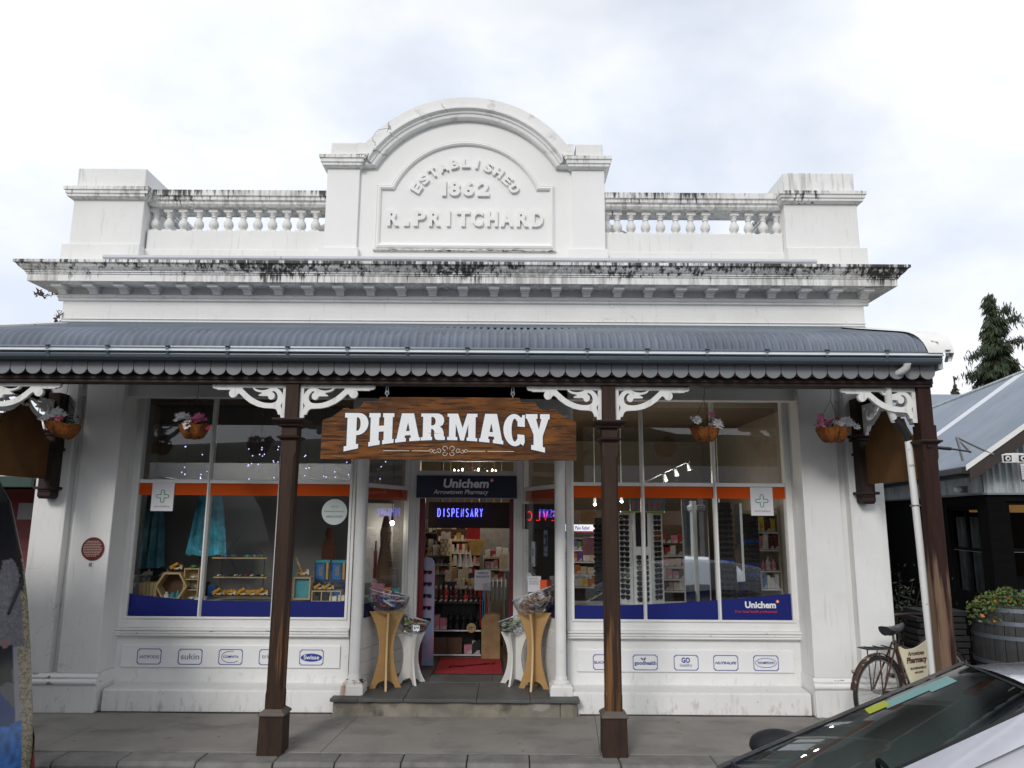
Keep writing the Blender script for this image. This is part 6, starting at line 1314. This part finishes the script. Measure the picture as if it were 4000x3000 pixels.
for z in (.95,1.1,1.25,1.4,1.55,1.7): row(.72,2.86,11.36,z,['tan','cream','white','pink','brown','red','gold','grey'],'on the tall shelf at the back of the right window','goods on the tall back shelf',(.05,.11),(.07,.13),.003,stuff=True)
# ---- right window: sunglasses towers, mirror, shelves
RWN = 'behind the right shop window'
t = thing('sunglasses_tower', 'white sunglasses tower with a lime disc and picture header behind the right window', 'display tower', (1.58, 8.75, .97))
b = MB(); b.box(1.400,8.62,.97,1.600,8.64,2.0); part('front_panel', b, m_white, t); b = MB(); b.prism([(1.606,8.64),(1.78,8.82),(1.772,8.83),(1.60,8.65)], .97, 2.0, 'z'); part('side_panel', b, m_white, t); b = MB(); b.prism([(1.394,8.64),(1.25,8.80),(1.258,8.81),(1.40,8.65)], .97, 2.0, 'z'); part('side_panel', b, m_white, t)
b = MB(); b.lathe([(.26,2.008),(.26,2.02)], 1.55, 8.82, 32); part('lime_disc', b, mat('lime_acrylic', (.25,.6,.03), .3), t)
b = MB(); b.box(1.39,8.72,2.022,1.80,8.74,2.155); part('header', b, PLAIN['teal'], t); b = MB()
for i in range(6): b.box(1.41+i*.062,8.716,2.03,1.455+i*.062,8.7195,2.14)
part('header_picture', b, PLAIN['pink'], t); b = MB(); b.box(1.43,8.617,1.62,1.565,8.6195,2.0); part('mirror_strip', b, m_shade, t)
for i in range(9): shades(1.50, 8.605, 1.50-.058*i, 0, 'dark sunglasses on the front of the white sunglasses tower', 'sunglasses on the white tower front', m_shade3 if i == 2 else None, 1.15)
for i in range(16):
    shades(1.70, 8.72, 1.95-.060*i, R(45), 'dark sunglasses on the right side of the white sunglasses tower', 'sunglasses on the white tower right side', m_shade3 if i in (3,4) else None, 1.15); shades(1.315, 8.72, 1.95-.060*i, R(-48), 'dark sunglasses on the left side of the white sunglasses tower', 'sunglasses on the white tower left side', None, 1.15)
m_mirror = mat('mirror_glass', (.85,.87,.88), .02, metal=1, var=0)
t = thing('tall_mirror', 'tall mirror on a sunglasses stand reflecting the street in the right window', 'mirror', (2.12, 8.62, 1.0)); b = MB(); b.box(1.985,8.62,1.0,2.258,8.63,2.14); part('glass', b, m_mirror, t); b = MB(); b.box(1.972,8.625,.98,2.272,8.65,2.155); part('back', b, m_greyp, t)
def tower(x, y, r_, z1, lab, where, n_, ang, mm=None):
    t = thing('sunglasses_rack', lab, 'display rack', (x, y, .97)); b = MB(); b.box(x-r_,y,.97,x+r_,y+.015,z1); part('panel', b, m_shelfb, t)
    for i in range(n_):
        for sx in (-.5, .5): shades(x+sx*r_*.95, y-.012, z1-.10-i*(z1-1.10)/n_, ang, f'dark sunglasses on {where}', f'sunglasses on {where}', m_shade2 if (i == 9 and mm) or (i % 7 == 4 and mm == 2) else None, .85)
tower(2.52, 8.82, .075, 2.13, 'dark narrow sunglasses rack right of the tall mirror', 'the narrow rack right of the tall mirror', 16, 0, 1); tower(2.86, 8.98, .10, 2.0, 'dark sunglasses rack before the right shelves', 'the rack before the right shelves', 16, 0, 2); tower(1.08, 9.15, .06, 1.94, 'dark sunglasses rack left of the right verandah post', 'the rack left of the white tower', 15, 0)
b = MB(); b.box(2.655,8.9,1.0,2.75,8.91,2.12); solo('grey_mirror_strip', b, m_mirror, 'narrow mirror strip between the two dark sunglasses racks', 'mirror')
for k, (z, ks, sh) in enumerate(((1.08,['white','white','blue'],'box'),(1.30,['white','pink','white'],'bottle'),(1.56,['maroon','white','pink'],'box'),(1.78,['yellow','maroon','white','gold'],'box'))):
    row(2.98,3.36,9.6,z,ks,'on the shelves at the right end of the right window','goods on the right window end shelves',(.04,.07),(.12,.19),.005,sh,noun='carton' if sh == 'box' else 'bottle',cat='carton' if sh == 'box' else 'bottle')
shelf_unit('end_shelf', 'pale shelves of goods at the right end of the right window', 2.96, 3.40, 9.55, 9.8, (1.075,1.295,1.555,1.775,2.0), m_shelfc, 2.05)
for k, z in enumerate((1.02,1.17,1.32,1.47,1.62)): row(1.86,2.5,9.9,z,['tan','pink','white','brown','red','cream'],'on the shelves behind the tall mirror','goods on the shelves behind the tall mirror',(.05,.09),(.08,.13))
shelf_unit('gift_shelf', 'brown gift shelves behind the tall mirror', 1.84, 2.54, 9.85, 10.1, (1.015,1.165,1.315,1.465,1.615), PLAIN['brown'], 1.85)
for k, z in enumerate((1.0,1.17,1.34,1.5)): row(.72,1.75,10.6,z,['purple','orange','white','green','black','cream','yellow'],'on the shelves under the pain relief header','goods under the pain relief header',(.06,.1),(.09,.15))
shelf_unit('medicine_shelf', 'shelves under the white pain relief header in the right window', .70, 1.78, 10.55, 10.8, (.995,1.165,1.335,1.495,1.66), PLAIN['grey'], 1.75)
m_lith = mat('lit_header_panel', (.8,.8,.85), .5, var=0, emit=(.8,.85,1), es=.55)
t = thing('shelf_header', 'lit white Pain Relief and Allergy header over the medicine shelves', 'sign', (1.25, 10.5, 1.72)); b = MB(); b.box(.70,10.5,1.755,1.78,10.53,1.845); part('panel', b, m_lith, t); b = MB(); b.box(.70,10.49,1.735,1.78,10.535,1.754); part('red_stripe', b, PLAIN['red'], t)
part('lettering', fit(text('Pain Relief',.002,.01), .90,1.10,1.775,1.825,10.498), m_blueprint, t); part('lettering', fit(text('Allergy',.002,.01), 1.50,1.66,1.775,1.825,10.498), m_blueprint, t)
b = MB(); b.box(.90,9.4,1.48,1.06,9.5,1.70); solo('pink_carton_tower', b, PLAIN['pink'], 'tall pink display carton at the left of the right window', 'carton'); b = MB(); b.box(.88,9.5,1.88,1.08,9.55,2.02); solo('kraft_card_sign', b, PLAIN['tan'], 'kraft card sign at the left of the right window', 'sign')
for i in range(6): shades(.74+i*.035, 8.7, 1.27, R(70), 'white rimmed sunglasses in the low row at the left of the right window', 'low row of white sunglasses', PLAIN['white'], .9)
# ---- left window display
row(-4.38,-4.2,8.8,1.0,['grey'],'in the left corner of the left window','boxes in the left window corner',(.17,.18),(.24,.25)); row(-4.38,-4.15,8.85,1.25,['black'],'in the left corner of the left window','boxes in the left window corner',(.2,.22),(.07,.08))
def dress(x0, x1, z0, z1, y, lab):
    t = thing('sequin_dress', lab, 'dress', ((x0+x1)/2, y, z0), group='dresses in the left window'); m_ = MB(); rows = []; n_ = 40
    for k in range(11):
        u = k/10; hw = (x1-x0)/2*(.52+.48*u**.8); zz = z1-(z1-z0)*u; rows.append([((x0+x1)/2+hw*math.cos(2*math.pi*i/n_), y+(.05+.05*u)*math.sin(2*math.pi*i/n_)*(1+.45*u*math.cos(9*2*math.pi*i/n_)), zz+(.012*math.sin(i*1.7) if k == 10 else 0)) for i in range(n_)])
    m_.strip(rows, True, True); part('skirt', m_, m_dress, t, fix=False); b = MB(); b.tube([((x0+x1)/2,y,z1-.02),((x0+x1)/2,y,z1+.9)], .003, 4); part('hanger_cord', b, m_black, t)
m_dress = mat('turquoise_sequin_gauze', (.09,.42,.55), .35, var=.5, scale=9); overlay(m_dress, (.75,.85,.85), (1,1,1), 26, .66, .70, amount=.9)
dress(-3.77,-3.29,1.49,2.19,8.75,'bright turquoise sequin dress hanging behind the left mullion'); m_dress_ = m_dress; m_dress = mat('deep_teal_gauze', (.03,.16,.21), .4, var=.5, scale=9); dress(-4.42,-4.07,1.34,2.16,8.9,'darker teal dress hanging behind the left cross poster')
t = thing('slatted_crate', 'pale slatted wooden crate in the left window', 'crate', (-4.015, 8.42, 1.0)); b = MB(); b.box(-4.115,8.42,1.005,-3.915,8.56,1.02); part('base', b, m_ltply, t)
for k in range(5): b = MB(); b.box(-4.115+k*.0405,8.42,1.02,-4.08+k*.0405,8.43,1.205); part('slat', b, m_ltply, t)
b = MB(); b.box(-4.115,8.432,1.02,-4.105,8.56,1.205); b.box(-3.925,8.432,1.02,-3.915,8.56,1.205); b.box(-4.115,8.55,1.02,-3.915,8.56,1.205); part('side', b, m_ltply, t)
t = thing('hexagon_shelf', 'wooden hexagon shelf with toys in the left window', 'shelf', (-3.757, 8.45, 1.0)); hx = [(-3.757+.178*math.cos(R(60*k)), 1.168+.168*math.sin(R(60*k))) for k in range(6)]; hi_ = [(-3.757+.155*math.cos(R(60*k)), 1.168+.146*math.sin(R(60*k))) for k in range(6)]
part('frame', up(sheet([hx, hi_], .14), 8.48), m_ltply, t); b = MB(); b.prism(hi_, 8.545, 8.55, 'y'); part('back', b, PLAIN['brown'], t)
row(-3.85,-3.67,8.47,1.03,['white','teal','green','grey'],'inside the wooden hexagon shelf','toys in the hexagon shelf',(.04,.07),(.05,.12),shape='bottle',noun='toy_figure',cat='toy')
for lab, x0, x1, z1, n_ in (('small three tier wooden toy shelf beside the hexagon shelf',-3.642,-3.473,1.36,3),):
    t = thing('tier_shelf', lab, 'shelf', (-3.557, 8.5, 1.0)); b = MB(); b.box(x0,8.45,1.005,x0+.012,8.56,z1); b.box(x1-.012,8.45,1.005,x1,8.56,z1); b.box(x0,8.55,1.005,x1,8.56,z1); part('side', b, m_ltply, t)
    for k in range(4): b = MB(); b.box(x0+.0125,8.45,1.006+k*.113,x1-.0125,8.549,1.018+k*.113); part('shelf', b, m_ltply, t)
t = thing('rope_swing_shelf', 'three tier rope hung plank shelf of toy cars in the left window', 'shelf', (-3.05, 8.6, 1.05))
for z, x0, x1 in ((1.058,-3.31,-2.70),(1.262,-3.34,-2.74),(1.474,-3.37,-2.75)): b = MB(); b.box(x0,8.52,z-.012,x1,8.64,z); part('plank', b, m_ltply, t)
for x in (-3.28,-2.80): b = MB(); b.tube([(x,8.58,1.05),(x+.01,8.58,1.48),(-3.04+(.04 if x > -3 else -.06),8.58,1.70)], .004, 5); part('rope', b, m_black, t)
tw = MB(); tw.tube([(0,-.012,0),(0,.012,0)], .010, 10); twm = tw.mesh('wheel')
def toy(x, y, z, s, rz, m, lab, grp, kind=0):
    t = thing('toy_vehicle', lab, 'toy vehicle', (x, y, z), (0,0,rz), group=grp); b = MB(); q = .001*s
    if kind == 0: b.prism([(-45*q,9*q),(45*q,9*q),(46*q,22*q),(30*q,26*q),(18*q,38*q),(-20*q,38*q),(-32*q,25*q),(-46*q,24*q)], -20*q, 20*q, 'y')
    else: b.prism([(-48*q,9*q),(48*q,9*q),(48*q,44*q),(24*q,48*q),(22*q,24*q),(-48*q,22*q)], -22*q, 22*q, 'y')
    part('body', b, m, t)
    if kind: b = MB(); M = Matrix.Translation((-30*q,0,24*q)) @ Matrix.Rotation(R(-32 if kind == 1 else -8), 4, 'Y'); b.box(-22*q,-20*q,0,52*q,20*q,20*q, M) if kind != 3 else b.tube([(-10*q,0,24*q),(-60*q,0,130*q)], 7*q, 6); part('tipper' if kind != 3 else 'boom', b, m, t)
    for sx in (-28, 28):
        for sy in (-21, 21): o = link('wheel', twm, m_rubber, t); o.location = (sx*q, sy*q, 10*q); o.scale = (s,s,s) if s < 1 else (1,1,1)
YL = PLAIN['yellow']; m_toyy = cm('toy_yellow', (.62,.30,.02))
for x, k in ((-3.25,1),(-3.12,2),(-2.98,1),(-2.88,2),(-2.77,1)): toy(x, 8.5, 1.062, 1.35, random.uniform(-.3,.3), m_toyy, 'yellow toy truck on the lowest plank of the rope shelf', 'yellow toy trucks on the lowest plank', k)
for i in range(9): toy(-3.29+i*.062, 8.57, 1.263, .6, 1.2, PLAIN[('white','blue','maroon','white','grey','red','white','black','yellow')[i]], f'small {("white","blue","maroon","white","grey","red","white","black","yellow")[i]} toy car on the middle plank of the rope shelf', 'toy cars on the middle plank')
for i in range(7): toy(-3.32+i*.082, 8.57, 1.475, .75, .3, PLAIN[('maroon','blue','green','black','teal','grey','green')[i]], f'small {("maroon","blue","green","black","teal","grey","green")[i]} toy car on the top plank of the rope shelf', 'toy cars on the top plank')
for k, cN in enumerate(('white','blue','white')): toy(-3.557, 8.5, 1.02+k*.113, .7, .2, PLAIN[cN], f'small {cN} toy bus on the {("lowest","middle","top")[k]} tier of the small toy shelf', 'toy buses on the tier shelf')
toy(-3.557, 8.5, 1.362, .8, .1, PLAIN['green'], 'dark green toy car on top of the small tier shelf', None); toy(-3.74, 8.48, 1.335, 1.3, .2, m_toyy, 'yellow toy digger on top of the hexagon shelf', None, 1)
toy(-2.34, 8.55, 1.28, 1.5, 0, m_toyy, 'yellow toy crane truck with raised boom in the left window', None, 3); toy(-2.14, 8.5, 1.13, 1.1, .3, m_toyy, 'yellow toy truck on the right of the cube shelf', 'yellow toy trucks on the cube shelf', 1); toy(-2.03, 8.5, 1.13, 1.1, .2, m_toyy, 'yellow toy truck on the right of the cube shelf', 'yellow toy trucks on the cube shelf', 1)
for i, x in enumerate((-2.175,-1.985)):
    printed('toy_robot_box', ('blue toy robot box with yellow side lettering, left of the pair','blue toy robot box with yellow side lettering, right of the pair')[i],'toy box',x-.09,x+.09,1.19,1.445,8.75,0,mat('robot_box_blue',(.03,.08,.17),.3,var=.5,scale=16),[(.10,.62,.12,.80,PLAIN['blue']),(.28,.5,.3,.7,PLAIN['grey']),(.70,.92,.06,.95,PLAIN['black']),(.74,.88,.12,.88,PLAIN['gold']),(.05,.95,.86,.98,PLAIN['teal'])])
t = thing('framed_robot_box', 'toy robot in a wooden frame box behind the left verandah post', 'toy box', (-2.318, 8.45, 1.02)); fr_ = [(-2.415,1.03),(-2.221,1.03),(-2.221,1.27),(-2.415,1.27)]; part('frame', up(sheet([fr_, [(-2.40,1.045),(-2.236,1.045),(-2.236,1.255),(-2.40,1.255)]], .1), 8.48), m_ltply, t); b = MB(); b.box(-2.399,8.47,1.046,-2.237,8.48,1.254); part('box', b, PLAIN['teal'], t)
t = thing('cube_shelf', 'low three cell wooden cube shelf of toys at the right of the left window', 'shelf', (-2.04, 8.5, 1.0)); b = MB(); b.box(-2.207,8.44,1.115,-1.879,8.56,1.127); b.box(-2.207,8.44,1.005,-1.879,8.56,1.017)
for k in range(4): b.box(-2.207+k*.105,8.44,1.0175,-2.195+k*.105,8.56,1.1145)
part('frame', b, m_ltply, t); row(-2.19,-1.9,8.5,1.018,['yellow','black','white'],'inside the low cube shelf','toys in the cube shelf',(.05,.08),(.04,.07),.02,noun='toy_block',cat='toy')
b = MB(); b.box(-2.52,8.5,1.0,-2.44,8.53,1.475); m_pinkp = mat('pink_teal_pattern', (.10,.32,.36), .4, var=.1); overlay(m_pinkp, (.55,.20,.36), (1,1,1), 14, .5, .55, amount=.9); solo('patterned_box', b, m_pinkp, 'tall pink and teal patterned box right of the left verandah post', 'box')
b = MB(); b.lathe([(.075,1.30),(.085,1.5),(.075,1.62),(.04,1.68),(.055,1.74),(.03,1.80)], -2.20, 9.1, 12); solo('brown_figure', b, mat('reddish_brown_cloth', (.11,.03,.012), .8), 'reddish brown standing figure at the right of the left window', 'figure')
row(-2.62,-2.53,8.42,1.001,['grey','white','black'],'on the left window display floor','small toys on the display floor',(.03,.05),(.04,.07),.01,noun='toy_block',cat='toy')
row(-3.46,-3.36,8.40,1.001,['teal','white','blue'],'on the left window display floor','small toys on the display floor',(.03,.05),(.04,.07),.008,noun='toy_block',cat='toy')
row(-2.72,-1.90,8.98,1.001,['blue','black','teal','grey','purple'],'standing at the back of the left window','boxed toys at the back of the left window',(.08,.12),(.12,.19),.01,noun='toy_box',cat='toy box')
row(-4.05,-3.5,9.05,1.001,['black','grey','brown','blue'],'standing at the back of the left window','boxed toys at the back of the left window',(.08,.13),(.10,.22),.01,noun='toy_box',cat='toy box')
# fairy lights hanging in the upper left window
fb_ = MB(); fb_.ball((0,0,0), .0062, n=6, m=4); fbm = fb_.mesh('bulb'); fbm.materials.append(m_fairy)
for i in range(11):
    x = (-3.85,-3.62,-3.10,-2.95,-2.78,-2.62,-2.42,-2.22,-2.05,-1.93,-1.50)[i]; t = thing('fairy_light_string', 'hanging string of tiny blue-white fairy lights in the upper left window', 'fairy lights', (x, 8.7, 2.3), group='fairy light strings in the left window')
    b = MB(); b.tube([(x,8.7,3.3),(x+.02,8.7,2.34)], .0012, 3); part('wire', b, m_black, t)
    for k in range(6): part_at('bulb', fbm, None, t, (x+random.uniform(-.04,.04), 8.7+random.uniform(-.05,.05), 2.33+random.random()*.42))

ks = list(STUFF); allb = MB(); fm = []
for i, k in enumerate(ks): n0 = len(allb.f); allb.merge(STUFF[k]); fm += [i]*(len(allb.f)-n0)
me = allb.mesh('back_stock_cartons')
for k in ks: me.materials.append(PALS[k])
me.polygons.foreach_set('material_index', fm)
o = link('back_stock_cartons', me, None); props(o, 'mass of small cartons on the farthest shelves inside the shop', None, None, 'stuff')
